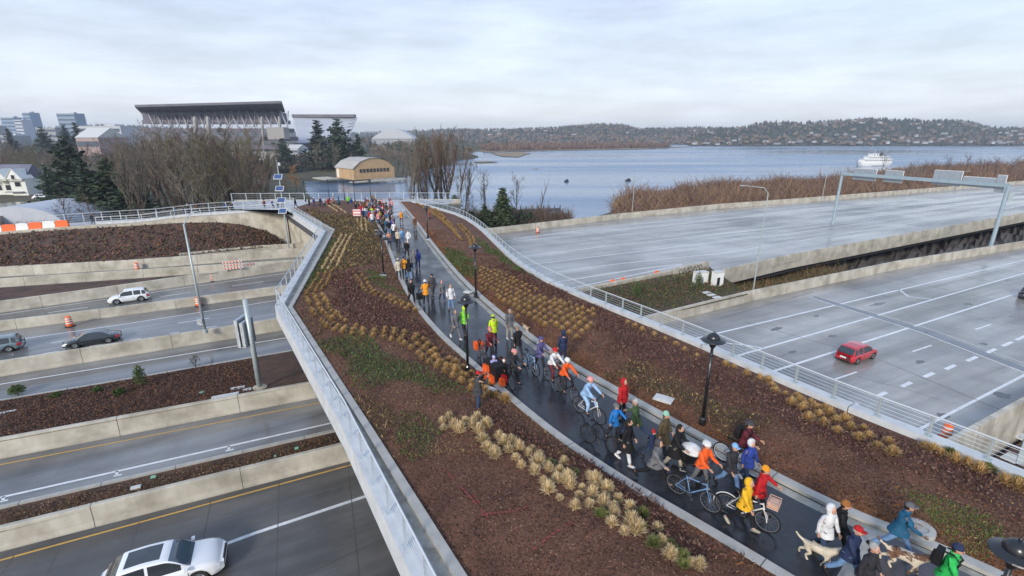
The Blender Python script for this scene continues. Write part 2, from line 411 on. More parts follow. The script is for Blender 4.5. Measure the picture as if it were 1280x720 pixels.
# bed 2 slopes down to road 3
def bed2z(x, y):
    ya = 552 - x * .184; yb = 501 - x * .17; f = min(max((ya - y) / (ya - yb), 0), 1); return -5.5 - 1.58 * f
c2a = pline([(0, 552), (320, 493)], Z2 + 1.05, 45, 18); c2b = pline([(-60, 508), (0, 501), (120, 481), (320, 446.5)], ZL + .12, 30, 18)
bed('mulch_verge', c2a, c2b)
kerb([p + Vector((0, 0, .03)) for p in c2b], .2, .2, '')
r3a = pline([(-60, 507), (0, 499.5), (120, 480), (320, 445.5)], ZL, 30, 20); r3b = pline([(0, 471), (320, 418.5)], ZL, 50, 20)
road('ramp_lane', r3a, resample([p + Vector((0, .3, 0)) for p in r3b], len(r3a)), M['road_left'], ZL)
barrier([(0, 471), (320, 418.5)], ZL, 1.2, label='tall concrete wall in front of the dark saloon, carrying the tall street light', e0=50)
r4a = pline([(0, 468), (320, 415)], ZL, 50, 20); r4b = pline([(0, 414), (140, 396.5), (320, 372)], ZL, 50, 18)
road('highway_lane', resample(r4a, 4), resample([p + Vector((0, .3, 0)) for p in r4b], 4), M['road_left'], ZL)
barrier([(0, 414), (140, 396.5), (320, 372)], ZL, .95, label='concrete wall between the white sport utility car and the dark saloon', e0=50)
r5a = pline([(0, 412), (320, 370)], ZL, 50, 18); r5b = pline([(0, 391), (120, 374), (320, 344)], ZL, 55, 18)
road('highway_lane', resample(r5a, 4), resample([p + Vector((0, .3, 0)) for p in r5b], 4), M['road_left'], ZL)
barrier([(0, 391), (120, 374), (320, 344)], ZL, 1.2, label='concrete wall just behind the white sport utility car', e0=55)
b5a = pline([(0, 377.5), (120, 361), (272, 341)], ZL + 1.05, 40, 0); b5b = pline([(0, 359.5), (120, 351.5), (278, 340.5)], ZL + .9, 40, 0)
bed('mulch_median', b5a, b5b)
barrier([(0, 359.5), (120, 351), (320, 337.5)], ZL, 1.05, label='concrete wall behind the tapering mulch strip with the striped barricade', e0=60)
r6a = pline([(0, 358), (320, 335)], ZL, 60, 18); r6b = pline([(0, 346), (160, 337), (320, 325)], ZL, 60, 18)
road('ramp_lane', resample(r6a, 4), resample([p + Vector((0, .3, 0)) for p in r6b], 4), M['road_left'], ZL)
barrier([(0, 346), (160, 337), (320, 325)], ZL, 1.3, label='farthest concrete wall at the left, at the foot of the dark embankment', e0=60)

# painted lines of the left side
mb = MB()
def pl_line(mb, pts, z, w, e0=0, e1=0, mi=0): band(mb, pline(pts, z, e0, e1), w, .004, mi)
pl_line(mb, [(0, 700.5), (320, 613.5)], ZL, .11, 40, 9, 1)
pl_line(mb, [(0, 783), (320, 666), (470, 616)], ZL, .2, 30, 4)
struct('lane_line', mb, [M['paint'], M['yellow']])
mb = MB()
pl_line(mb, [(0, 581), (320, 519)], Z2, .10, 40, 15, 1); pl_line(mb, [(0, 622), (320, 550)], Z2, .16, 40, 15)
for x in (5, 147, 287):
    y = 622 - x * .225; pl_line(mb, [(x - 5, y + 6.2), (x + 5, y + 4.2)], Z2, .12); pl_line(mb, [(x - 1, y), (x - 1, y + 5)], Z2, .12)
struct('lane_line', mb, [M['paint'], M['yellow']])
mb = MB()
pl_line(mb, [(10, 478.8), (295, 432.5)], ZL, .14, 50, 15)
pl_line(mb, [(25, 424), (150, 406), (330, 378)], ZL, .14, 50, 15)
pl_line(mb, [(0, 455.5), (320, 402)], ZL, .12, 50, 15)
for (x0, y0, x1, y1) in ((64, 429, 86, 425), (54, 442, 74, 439), (112, 433, 128, 430.5), (163, 425, 176, 423), (212, 417, 224, 415), (258, 409.5, 271, 407.5), (222, 404, 262, 397.5)):
    pl_line(mb, [(x0, y0), (x1, y1)], ZL, .13)
pl_line(mb, [(0, 393.5), (140, 373), (320, 346.8)], ZL, .13, 50, 15)
for (x0, y0, x1, y1) in ((60, 391, 110, 384), (200, 371, 238, 365.5), (290, 357.5, 330, 352)): pl_line(mb, [(x0, y0), (x1, y1)], ZL, .12)
struct('lane_line', mb, [M['paint'], M['yellow']])
# concrete joints on the nearest lanes
mb = MB()
for (a, b) in (((75, 683), (40, 760)), ((174, 653), (140, 760)), ((264, 625), (245, 720)), ((349, 603), (345, 740)), ((435, 580), (450, 730)), ((18, 694), (-40, 780)), ((320, 747), (490, 668)), ((-40, 640 + 300), (330, 745))):
    pl_line(mb, [a, b], ZL, .035)
struct('pavement_joint', mb, M['joint'])

# ------------------------------------------------------------------ right highway
ZR = -7.2
near_edge = [P(1080, 640, ZR), P(1185, 568, ZR), P(1280, 513, ZR)]
d = (near_edge[2] - near_edge[1]).normalized(); near_edge = [near_edge[1] - d * 22] + near_edge[1:] + [near_edge[2] + d * 90]
far_edge = pline([(820, 407), (900, 386), (936, 377), (1120, 337), (1280, 310)], ZR, 0, 150)
dd = (far_edge[1] - far_edge[0]).normalized(); far_edge = [far_edge[0] - dd * 22] + far_edge
mb = MB(); aa = resample(near_edge, 20); bb = resample(far_edge, 20)
for i in range(19):
    mb.quad(aa[i], aa[i + 1], bb[i + 1], bb[i])
    lo = Vector((0, 0, -1.3)); mb.quad(bb[i], bb[i + 1], bb[i + 1] + lo, bb[i] + lo)
struct('highway_deck', mb, M['road_right'])
def bar2(pl, h, label, w=.4, h0=-.05, seg=6):
    mb = MB(); wall_run(mb, pl, [(0, h0), (0, .2), (.06, h), (w - .05, h), (w, h - .05), (w, h0)], seg)
    return tag(mkw('concrete_barrier', mb, [M['concrete'], M['joint']]), label, 'barrier', 'concrete barriers beside the highway lanes')
bar2(far_edge, 1.15, 'long concrete barrier along the far side of the lanes with the red hatchback', h0=-1.4)
pl = [p + Vector((0, 0, 0)) for p in near_edge]
bar2([p + Vector((.35, -.1, 0)) for p in pl], 1.15, 'concrete exit wall at the right edge beside the orange barrel', h0=-2.2)
# ground below the near exit wall
mb = MB(); q = [P(1195, 600, -9), P(1500, 420, -9), P(1700, 600, -9), P(1280, 700, -9)]
mb.quad(*q[::-1]); struct('sunken_ground', mb, M['mulch'])
mb = MB()
for pts, w_ in (([(905.9, 414.4), (1280, 325.3)], .22), ([(905, 449.5), (1280, 341.6)], .22), ([(940, 472.5), (1280, 363.9)], .24), ([(1100, 562), (1280, 469)], .2)):
    band(mb, pline(pts, ZR, 14, 120), w_, .004)
pl_line(mb, [(1124, 362), (1136, 371), (1166, 374)], ZR, .2); pl_line(mb, [(909, 429), (930, 431), (953, 435)], ZR, .2)
for (x, y) in ((1066, 506.5), (1102, 493), (1133, 480.6), (1161, 468.7), (1188, 459), (1215, 448.5), (1238.7, 438.7), (1259, 430), (1276, 422.5), (1028, 521)):
    pl_line(mb, [(x - 6, y + 2.7), (x + 6, y - 2.7)], ZR, .3)
for (x0, y0, x1, y1) in ((1044, 474, 1071, 465), (1140.6, 439.6, 1164.4, 431.6), (1219, 412, 1238.6, 405.5)): pl_line(mb, [(x0, y0), (x1, y1)], ZR, .16)
struct('lane_line', mb, M['paint'])
M['jointband'] = mat('joint_band', (.15, .16, .18), (.2, .21, .23), 1.5, .15, .4)
mb = MB(); pl_line(mb, [(1016, 371), (1160, 415), (1290, 465)], ZR + .005, .9, 0, 10); o = struct('bridge_joint', mb, M['jointband'])
mb = MB(); band(mb, pline([(1012, 371.5), (1152, 416), (1290, 470)], ZR, 0, 10), .14, .014); band(mb, pline([(1024, 371), (1170, 414), (1290, 458)], ZR, 0, 10), .1, .014); struct('bridge_joint', mb, M['paint'])
M['stain'] = mat('oil_stain', (.09, .088, .088), (.13, .125, .125), 1.2, .12, .4)
mb = MB()
for pts in ([(930, 402), (1060, 438)], [(1105, 452), (1250, 512)], [(1016, 365), (900, 398)]): pl_line(mb, pts, ZR, .06)
ff, nf = resample(far_edge[1:], 24), resample(near_edge[1:], 24)
dxn = Vector((.902, .432, 0)); pxn = Vector((-.432, .902, 0)); o3 = P(900, 386, ZR)
for k in range(16):
    a = o3 + dxn * (k * 9.1 + 2) + Vector((0, 0, .0)); b2 = a - pxn * (44 if k < 12 else 40) + dxn * 3.0
    if k > 1: band(mb, [a - dxn * 0, b2], .045, .0035)
struct('pavement_joint', mb, M['joint'])

mb = MB(); rgs = random.Random(9)
for (x, y, rx_, ry_) in ((1098, 380, 1.6, .35), (970, 411, .9, .3), (1252, 494, .8, .5), (1040, 420, .5, .3), (1150, 452, .7, .3), (1210, 380, .8, .3), (990, 440, .5, .25), (1180, 520, .6, .35), (1090, 520, .5, .3), (1230, 430, .4, .3), (1020, 395, .6, .2), (1262, 350, 1.2, .3)):
    c = P(x, y, ZR + .003); n_ = 12; vs = []
    for k in range(n_):
        t = 2 * PI * k / n_; q = (dxn * math.cos(t) * rx_ + pxn * math.sin(t) * ry_) * rgs.uniform(.6, 1.15); vs.append(c + q)
    mb.add(vs, [tuple(range(n_))])
struct('road_stain', mb, M['stain'])
mb = MB()
for (x0, y0, x1, y1) in ((930, 452, 1010, 440), (1070, 470, 1180, 500), (1120, 405, 1200, 420), (1000, 470, 1075, 510), (1205, 400, 1270, 395)):
    a, b2 = P(x0, y0, ZR), P(x1, y1, ZR); pts = [a.lerp(b2, k / 14) + Vector((rgs.uniform(-.18, .18), rgs.uniform(-.18, .18), 0)) for k in range(15)]; band(mb, pts, .03, .0045)
struct('pavement_crack', mb, M['joint'])

# viaduct beyond
va_near = pline([(560, 330), (640, 322)], ZR, 30, 0)  # filled below
vn = [P(720, 365, ZR), P(812, 347, ZR), P(885, 331, ZR)]
dv = (P(1280, 274, ZR) - P(900, 348, ZR)).normalized()
ve0 = P(905, 347, ZR)
near_v = [vn[0] - (vn[1] - vn[0]).normalized() * 14, vn[0], vn[1], vn[2], ve0, P(990, 327, ZR), P(1280, 272, ZR), P(1280, 272, ZR) + dv * 260]
far_v = [P(617, 293, ZR) - Vector((14, 4, 0)), P(617, 293, ZR), P(700, 283, ZR), P(774, 274, ZR), P(900, 261, ZR), P(980, 255, ZR), P(1280, 230, ZR)]
far_v.append(far_v[-1] + (far_v[-1] - far_v[-2]).normalized() * 260)
mb = MB(); aa = resample(near_v, 40); bb = resample(far_v, 40)
for i in range(39):
    mb.quad(aa[i], aa[i + 1], bb[i + 1], bb[i])
    lo = Vector((0, 0, -1.6)); mb.quad(aa[i] + lo + Vector((1, 1, 0)), aa[i + 1] + lo + Vector((1, 1, 0)), bb[i + 1] + lo, bb[i] + lo, 1); mb.quad(bb[i + 1], bb[i], bb[i] + lo, bb[i + 1] + lo, 1)
struct('viaduct_deck', mb, [M['road_right'], M['girder']])
bar2(far_v[:], 1.2, 'pale concrete parapet along the far side of the distant viaduct', h0=-1.2, seg=12)
bar2(near_v[4:], 1.1, 'pale concrete parapet with girder on the near side of the distant viaduct', h0=-1.0, seg=12)
bar2(near_v[0:4], .35, 'low kerb wall bounding the planted triangle beside the viaduct lanes', h0=-.6, seg=8, w=.35)
mb = MB()
for pts in ([(640, 300), (700, 291), (960, 262), (1280, 238)], [(645, 322), (752, 308.5), (1000, 282), (1280, 247)], [(690, 341), (767, 330.5), (905, 316), (1280, 257)], [(700, 352), (806, 335), (852, 330)], [(711, 361), (853, 331)],
            [(610, 305), (700, 296), (960, 268), (1280, 243)], [(660, 331), (760, 319), (1000, 290), (1280, 251)]):
    band(mb, pline(pts, ZR, 6, 0), .22 if pts[0][0] != 700 else .25, .005)
struct('lane_line', mb, M['paint'])
# planted triangle
mb = MB(); tri = [P(722, 366, ZR + .2), P(812, 348.5, ZR + .3), P(886, 333, ZR + .4), P(903, 345, ZR + .3), P(935, 368, ZR + 1.0), P(860, 386, ZR + 1.0), P(795, 398.5, ZR + 1.0), P(700, 420, ZR + 1.0)]
c = sum((p for p in tri), Vector()) / len(tri)
n = 14; nn = len(tri); rings = []
A_ = [tri[7], tri[6], tri[5], tri[4]]; B_ = [tri[0], tri[1], tri[2], tri[3]]
bed('planted_triangle', A_, B_, M['soil'])
mb = MB(); q = [P(895, 345, -9.5), P(1290, 268, -9.5) + Vector((10, 0, 0)), P(1300, 320, -9.5), P(900, 400, -9.5)]
NA = resample([P(895, 400, -9.5), P(1300, 325, -9.5)], 70); NB = resample([P(885, 325, -9.5), P(1300, 262, -9.5)], 70)
for row in range(14):
    for i in range(70):
        p = NA[i].lerp(NB[i], row / 13); mb.v.append((p.x, p.y, -11.0 + random.uniform(-.5, .9)))
for row in range(13):
    for i in range(69):
        k = row * 70 + i; mb.f.append((k, k + 1, k + 71, k + 70)); mb.m.append(0)
struct('rocky_ground', mb, M['rocks'])
# ------------------------------------------------------------------ the lid (bridge park)
def smooth_pl(pts, it=2):
    pts = [np.array(p[:2], float) for p in pts]
    for _ in range(it):
        q = [pts[0]]
        for a, b in zip(pts, pts[1:]): q += [a * .75 + b * .25, a * .25 + b * .75]
        q.append(pts[-1]); pts = q
    return np.array(pts)
PL = [G(*p) for p in ((1060, 762), (985, 720), (940, 692), (860, 645), (780, 599), (700, 545), (640, 496), (590, 451), (552, 418), (522, 382), (503, 350), (491, 318), (484, 300), (477, 286), (470, 274), (462, 262), (455, 254))]
PR = [G(*p) for p in ((1330, 768), (1240, 722), (1130, 673), (1060, 647), (980, 607), (900, 564), (830, 526), (760, 486), (700, 452), (650, 415), (610, 383), (577, 352), (552, 322), (535, 300), (523, 283), (513, 270), (503, 258), (497, 252))]
d0 = (PL[0] - PL[1]).normalized(); PL = [PL[0] + d0 * 14] + PL; d0 = (PR[0] - PR[1]).normalized(); PR = [PR[0] + d0 * 14] + PR
PLs = smooth_pl(PL); PRs = smooth_pl(PR)
PLs = PLs[np.argsort(PLs[:, 1])]; PRs = PRs[np.argsort(PRs[:, 1])]
fPL = lambda Y: np.interp(Y, PLs[:, 1], PLs[:, 0]); fPR = lambda Y: np.interp(Y, PRs[:, 1], PRs[:, 0])
# left edge: outer lip, then railing ledge, gutter slab, inner kerb
LO = [G(*p) for p in ((512, 722), (428, 540), (344, 386), (402, 291), (357, 262))]
LO = [LO[0] + (LO[0] - LO[1]).normalized() * 8] + LO
LI = [G(*p) for p in ((582, 722), (470, 545), (366, 386), (419, 288), (366, 261))]
LI = [LI[0] + (LI[0] - LI[1]).normalized() * 8] + LI
RI = [G(*p) for p in ((1290, 612), (1180, 566), (1060, 518), (940, 466), (850, 426), (790, 401), (720, 372), (672, 349), (640, 328), (615, 303), (598, 286), (575, 271), (545, 262), (514, 253))]
RI = [RI[0] + (RI[0] - RI[1]).normalized() * 16] + RI
RIs = smooth_pl(RI, 1)
LIa = np.array([(p.x, p.y) for p in LI]); LIa = LIa[np.argsort(LIa[:, 1])]
RIa = RIs[np.argsort(RIs[:, 1])]
fLI = lambda Y: np.interp(Y, LIa[:, 1], LIa[:, 0]); fRI = lambda Y: np.interp(Y, RIa[:, 1], RIa[:, 0])
YEND = 88.0
from mathutils import noise as mnoise
def bump2(x, y): return mnoise.noise(Vector((x * .35, y * .35, 0))) * .10 + mnoise.noise(Vector((x * 1.6, y * 1.6, 3))) * .035
KW = .30
def gz(x, y, side):
    """height of the planted ground"""
    if side < 0: a, b = float(fLI(y)), float(fPL(y)) - KW
    else: a, b = float(fPR(y)) + KW, float(fRI(y))
    u = min(max((x - a) / max(b - a, .1), 0), 1)
    e = min(1, min(u, 1 - u) * max(b - a, .1) / .8)
    return zp(y) + .06 + e * (bump2(x, y) + .03) + .28 * math.sin(u * PI) ** 1.0 * min(1, max(b - a, 0) / 6)

# zones of planting, drawn as polygons on the ground (surveyed from the photo)
def GP(pts): return [tuple(G(*p)[:2]) for p in pts]
zones = {
 'grass': [GP([(412, 302), (419, 300), (404, 345), (386, 368), (372, 366), (380, 352)]), GP([(598, 300), (640, 330), (690, 358), (668, 352), (630, 332), (600, 312)]), GP([(455, 346), (470, 342), (494, 362), (498, 374), (476, 366)])],
 'lime': [GP([(1105, 610), (1150, 622), (1200, 646), (1240, 668), (1250, 690), (1215, 690), (1170, 662), (1120, 634)])],
 'green': [GP([(405, 425), (440, 425), (480, 440), (512, 460), (560, 478), (575, 500), (540, 500), (500, 490), (470, 492), (430, 470)]), GP([(487, 528), (520, 524), (545, 545), (546, 570), (520, 580), (500, 560)]), GP([(560, 310), (590, 330), (600, 350), (575, 345), (550, 322)])],
 'purple': [GP([(412, 352), (440, 343), (458, 374), (512, 390), (535, 425), (560, 448), (520, 438), (475, 424), (435, 412), (415, 380)]),
            GP([(612, 330), (700, 366), (760, 396), (850, 434), (930, 476), (1060, 530), (1250, 606), (1300, 700), (1230, 640), (1120, 590), (1000, 560), (900, 500), (830, 478), (760, 440), (740, 400), (660, 372)]),
            GP([(600, 512), (680, 548), (780, 608), (900, 680), (960, 715), (860, 690), (760, 630), (680, 580), (620, 550)])],
 'olive': [GP([(380, 262), (470, 280), (480, 330), (440, 340), (405, 345), (420, 300)]), GP([(780, 456), (900, 510), (960, 540), (930, 556), (850, 520), (760, 470)]), GP([(400, 470), (470, 500), (490, 560), (450, 560)]), GP([(378, 390), (400, 420), (420, 450), (400, 440)])],
}
zcol = {'mulch': (0.125, 0.058, 0.036), 'grass': (.035, .065, .018), 'lime': (.07, .11, .018), 'green': (.045, .07, .025), 'purple': (.085, .040, .032), 'olive': (.065, .055, .028), 'leaf': (.19, .075, .022), 'dark': (.035, .022, .016)}
gm = bpy.data.materials.new('planted_ground'); gm.use_nodes = True
nt = gm.node_tree; N = nt.nodes; L = nt.links; b = N['Principled BSDF']; b.inputs['Roughness'].default_value = .8; b.inputs['Specular IOR Level'].default_value = .3
at = N.new('ShaderNodeAttribute'); at.attribute_name = 'planting'
tc = N.new('ShaderNodeTexCoord')
n1 = N.new('ShaderNodeTexNoise'); n1.inputs['Scale'].default_value = 14; n1.inputs['Detail'].default_value = 8; n1.inputs['Roughness'].default_value = .7; L.new(tc.outputs['Object'], n1.inputs['Vector'])
n2 = N.new('ShaderNodeTexNoise'); n2.inputs['Scale'].default_value = 1.2; n2.inputs['Detail'].default_value = 5; L.new(tc.outputs['Object'], n2.inputs['Vector'])
m1 = N.new('ShaderNodeMapRange'); m1.inputs[1].default_value = .3; m1.inputs[2].default_value = .72; m1.inputs[3].default_value = .35; m1.inputs[4].default_value = 1.75; L.new(n1.outputs['Fac'], m1.inputs[0])
m2 = N.new('ShaderNodeMapRange'); m2.inputs[1].default_value = .3; m2.inputs[2].default_value = .7; m2.inputs[3].default_value = .75; m2.inputs[4].default_value = 1.25; L.new(n2.outputs['Fac'], m2.inputs[0])
ml = N.new('ShaderNodeMath'); ml.operation = 'MULTIPLY'; L.new(m1.outputs[0], ml.inputs[0]); L.new(m2.outputs[0], ml.inputs[1])
vm = N.new('ShaderNodeVectorMath'); vm.operation = 'SCALE'; L.new(at.outputs['Color'], vm.inputs[0]); L.new(ml.outputs[0], vm.inputs['Scale']); L.new(vm.outputs[0], b.inputs['Base Color'])
bn = N.new('ShaderNodeBump'); bn.inputs['Strength'].default_value = 1; bn.inputs['Distance'].default_value = .06; L.new(n1.outputs['Fac'], bn.inputs['Height']); L.new(bn.outputs[0], b.inputs['Normal'])

def garden(name, side):
    Ys = []; y = 2.0 if side < 0 else -2.0
    while y < YEND: Ys.append(y); y += .14 + max(0, y - 12) * .006
    nc = 90; mb = MB(); xs_ = []; 
    for y in Ys:
        if side < 0: a, bb = float(fLI(y)), float(fPL(y)) - KW
        else: a, bb = float(fPR(y)) + KW, float(fRI(y))
        if bb < a + .05: bb = a + .05
        for j in range(nc):
            x = a + (bb - a) * j / (nc - 1); mb.v.append((x, y, gz(x, y, side)))
    n = len(Ys)
    for i in range(n - 1):
        for j in range(nc - 1):
            k = i * nc + j; mb.f.append((k, k + 1, k + nc + 1, k + nc)); mb.m.append(0)
    V = np.array(mb.v); XX, YY = V[:, 0], V[:, 1]
    C = np.tile(np.array(zcol['mulch']), (len(V), 1))
    jx = XX + np.array([mnoise.noise(Vector((x * .9, y * .9, 9))) for x, y in zip(XX, YY)]) * .9
    jy = YY + np.array([mnoise.noise(Vector((x * .9, y * .9, 19))) for x, y in zip(XX, YY)]) * .9
    for zn in ('olive', 'purple', 'green', 'grass', 'lime'):
        for pg in zones[zn]:
            ins = inpoly(jx, jy, pg); dd = edist(jx, jy, pg); t = np.where(ins, np.clip(dd / .9, 0, 1) * .8, 0)[:, None]
            C = C * (1 - t) + np.array(zcol[zn]) * t
    # fallen leaves along the kerb
    if side > 0: dk = XX - fPR(YY) - KW
    else: dk = fPL(YY) - KW - XX
    t = np.clip(1 - (dk * .8) / (1.6 if side > 0 else .9), 0, 1) * (.75 if side > 0 else .4); t = t[:, None] * np.clip(.6 + np.array([mnoise.noise(Vector((x * .5, y * .5, 5))) for x, y in zip(XX, YY)]) * 1.6, 0, 1)[:, None]
    C = C * (1 - t) + np.array(zcol['leaf']) * t
    me = mesh_of(name, mb, gm, True)
    ca = me.color_attributes.new('planting', 'FLOAT_COLOR', 'POINT')
    ca.data.foreach_set('color', np.concatenate([C, np.ones((len(C), 1))], 1).ravel().astype(np.float32))
    o = bpy.data.objects.new(name, me); COL.objects.link(o); o['kind'] = 'structure'; return o
garden('planted_ground', -1); garden('planted_ground', 1)

# path surface
Ys = np.concatenate([np.arange(-6, 30, .5), np.arange(30, YEND + 8, 1.0)])
mb = MB()
for i in range(len(Ys) - 1):
    y0, y1 = float(Ys[i]), float(Ys[i + 1])
    mb.quad((float(fPL(y0)), y0, zp(y0)), (float(fPR(y0)), y0, zp(y0)), (float(fPR(y1)), y1, zp(y1)), (float(fPL(y1)), y1, zp(y1)))
struct('path', mb, M['path'], smooth=True)
# concrete strip and the darker purple paving past it
a, b_, c, d_ = P(1081, 659, .012), P(1108, 668, .012), P(1064, 735, .012), P(1038, 735, .012)
a2 = Vector((float(fPR(a.y)), a.y, .004))
mb = MB(); mb.quad(d_, c, b_, a); struct('path_strip', mb, M['kerb'])
mb = MB(); e1 = P(1330, 768, .004); mb.quad(c + Vector((.05, 0, 0)), c + Vector((3.5, -3.2, 0)), Vector((float(fPR(8)) - .3, 8, .012)), b_ + Vector((.02, 0, 0))); struct('path_paving', mb, M['path2'])
def edge_pl(f, y0, y1, off=0):
    ys_ = np.concatenate([np.arange(y0, min(30, y1), .6), np.arange(30, y1, 1.5)]) if y1 > 30 else np.arange(y0, y1, .6)
    return [Vector((float(f(y)) + off, float(y), zp(float(y)))) for y in ys_]
for f, s, nm in ((fPL, -1, 'kerb'), (fPR, 1, 'kerb')):
    pl = edge_pl(f, -2, YEND + 2)
    mb = MB(); KH = .11
    prof = [(0, -.1), (0, KH), (KW + .02, KH), (KW + .02, -.1)] if s < 0 else [(0, -.1), (0, KH), (-(KW + .02), KH), (-(KW + .02), -.1)][::-1]
    wall_run(mb, pl, prof, 3.2); struct('kerb', mb, [M['kerb'], M['joint']])
    if s > 0:
        pl2 = [p + Vector((-.3, -.0, .004)) for p in pl]; mb = MB(); band(mb, pl2, .34, 0); struct('gutter_strip', mb, M['gutter'])

# slab of the lid under everything, with its fascia girders
def lid_slab():
    out_l = LO; out_r = [Vector((p[0] + .75, p[1], zp(p[1]))) for p in RIs]
    L3 = [Vector((p.x, p.y, zp(p.y))) for p in out_l]
    n = 60
    mb = MB()
    for i in range(n - 1):
        yA = -2 + (YEND + 2) * i / (n - 1); yB = -2 + (YEND + 2) * (i + 1) / (n - 1)
        la = np.array([(p.x, p.y) for p in L3]); la = la[np.argsort(la[:, 1])]; ra = np.array([(p.x, p.y) for p in out_r]); ra = ra[np.argsort(ra[:, 1])]
        fl = lambda y: float(np.interp(y, la[:, 1], la[:, 0])) + .35; fr = lambda y: float(np.interp(y, ra[:, 1], ra[:, 0])) - .1
        z1A, z1B = zp(yA) - .35, zp(yB) - .35; t = 1.5
        A0, A1, B0, B1 = (fl(yA), yA), (fr(yA), yA), (fl(yB), yB), (fr(yB), yB)
        mb.quad((*A0, z1A), (*A1, z1A), (*B1, z1B), (*B0, z1B)); mb.quad((*A0, z1A - t), (*B0, z1B - t), (*B1, z1B - t), (*A1, z1A - t))
        mb.quad((*A0, z1A), (*B0, z1B), (*B0, z1B - t), (*A0, z1A - t)); mb.quad((*A1, z1A), (*A1, z1A - t), (*B1, z1B - t), (*B1, z1B))
    struct('bridge_deck', mb, M['girder'])
lid_slab()
# left edge: ledge, gutter, inner kerb as one strip set
LOw = [Vector((p.x, p.y, zp(p.y))) for p in LO]; LIw = [Vector((p.x, p.y, zp(p.y))) for p in LI]
def miter(pl, w):                      # offset a polyline to its right by w keeping corners
    out = []
    for i, p in enumerate(pl):
        a = (pl[i] - pl[i - 1]) if i else (pl[1] - pl[0]); b = (pl[i + 1] - pl[i]) if i < len(pl) - 1 else a
        a.z = b.z = 0; a.normalize(); b.normalize(); na = Vector((a.y, -a.x, 0)); nb = Vector((b.y, -b.x, 0)); m = (na + nb); m.normalize()
        out.append(p + m * (w / max(m.dot(na), .35)))
    return out
ledge_in = miter(LOw, .5)
kerb_out = miter(LIw, -.26)
mb = MB(); up = Vector((0, 0, .22)); dn = Vector((0, 0, -.75))
for i in range(len(LOw) - 1):
    a, b2, c2, d2 = LOw[i], LOw[i + 1], ledge_in[i + 1], ledge_in[i]
    mb.quad(d2 + up, c2 + up, b2 + up, a + up); mb.quad(a + up, b2 + up, b2 + dn, a + dn); mb.quad(c2 + up, d2 + up, d2 - up, c2 - up); mb.quad(a + dn, b2 + dn, c2 + dn, d2 + dn)
tag(mkw('bridge_parapet', mb, M['white_concrete']), 'white concrete parapet ledge along the left edge of the planted footbridge', 'parapet')
mb = MB()
for i in range(len(LOw) - 1):
    z_ = Vector((0, 0, .02)); mb.quad(ledge_in[i] + z_, kerb_out[i] + z_, kerb_out[i + 1] + z_, ledge_in[i + 1] + z_)
struct('gutter_slab', mb, M['gutter'])
mb = MB(); up = Vector((0, 0, .16))
for i in range(len(LIw) - 1):
    a, b2, c2, d2 = kerb_out[i], kerb_out[i + 1], LIw[i + 1], LIw[i]
    mb.quad(d2 + up, c2 + up, b2 + up, a + up); mb.quad(a + up, b2 + up, b2 - up, a - up); mb.quad(c2 + up, d2 + up, d2 - up, c2 - up)
struct('kerb', mb, M['kerb'])
# right edge parapet
RIw = [Vector((p[0], p[1], zp(p[1]))) for p in RIs]
mb = MB(); wall_run(mb, RIw, [(0, -.3), (0, .30), (-.5, .30), (-.5, -1.0)][::-1], 7.0)
tag(mkw('bridge_parapet', mb, [M['white_concrete'], M['joint']]), 'white concrete parapet ledge along the right edge of the planted footbridge', 'parapet')

def railing(pl, h, zoff, spacing, label, post=(.06, .06), wires=6, mats=('rail', 'rail', 'railw'), group=None, toprad=.03, limit=100):
    base = Vector(pl[len(pl) // 2]); root = empty('railing', base, 0, label, 'railing', group)
    loc = [Vector(p) - base + Vector((0, 0, zoff)) for p in pl]
    mb = MB(); mb.tube([p + Vector((0, 0, h)) for p in loc], toprad, 6); mk('top_rail', mb, M[mats[1]], root)
    mb = MB()
    for k in range(wires):
        zz = .1 + (h - .18) * k / (wires - 1); mb.tube([p + Vector((0, 0, zz)) for p in loc], .008 if wires > 3 else .015, 3)
    mk('wire_mesh', mb, M[mats[2]], root)
    tot = sum((b - a).length for a, b in zip(loc, loc[1:])); n = min(int(tot / spacing) + 1, limit)
    q = resample(loc, n); pm = None
    for i, p in enumerate(q):
        d = (q[min(i + 1, n - 1)] - q[max(i - 1, 0)]); rz = math.atan2(d.y, d.x)
        if pm is None:
            m_ = MB(); m_.box((0, 0, h / 2), (post[0], post[1], h)); m_.box((0, 0, .012), (.2, .2, .024)); m_.box((.06, 0, h * .5), (.02, .03, h * .96)); pm = mesh_of('post', m_, M[mats[0]])
        mk('post', pm, None, root, tuple(p), rz)
    return root
M['railmesh'] = M['railw']
lp = miter(LOw, .18)
railing(resample(lp[:4], 2) if False else lp[:4], 1.05, .22, 1.45, 'grey post and wire railing along the near left edge of the footbridge', mats=('rail', 'railw', 'railw'), group='railings along the footbridge edges')
railing(lp[3:], 1.05, .22, 1.9, 'grey railing on the short angled far left edge of the footbridge', group='railings along the footbridge edges')
rp = [Vector((p[0] + .25, p[1], zp(p[1]))) for p in RIs]
railing(rp, .78, .30, 1.55, 'light grey post and rail fence along the right edge of the footbridge', mats=('pole', 'railw', 'rail'), wires=5, group='railings along the footbridge edges', toprad=.028)
# louvred screens near the right corner
for (x, y, lb) in ((1248, 588, 'left pair of upright grey panels on the right railing near the exit wall'), (1285, 604, 'right pair of upright grey panels on the right railing near the exit wall')):
    p = G(x, y); mb = MB(); mb.box((0, 0, .5), (.28, .05, .95)); mb.box((.42, 0, .5), (.28, .05, .95)); mb.box((.21, .0, .95), (.9, .06, .04))
    o = mk('privacy_screen', mb, M['pole'], None, (p.x + .55, p.y - .1, zp(p.y) + .3), R(-28)); tag(o, lb, 'panel')

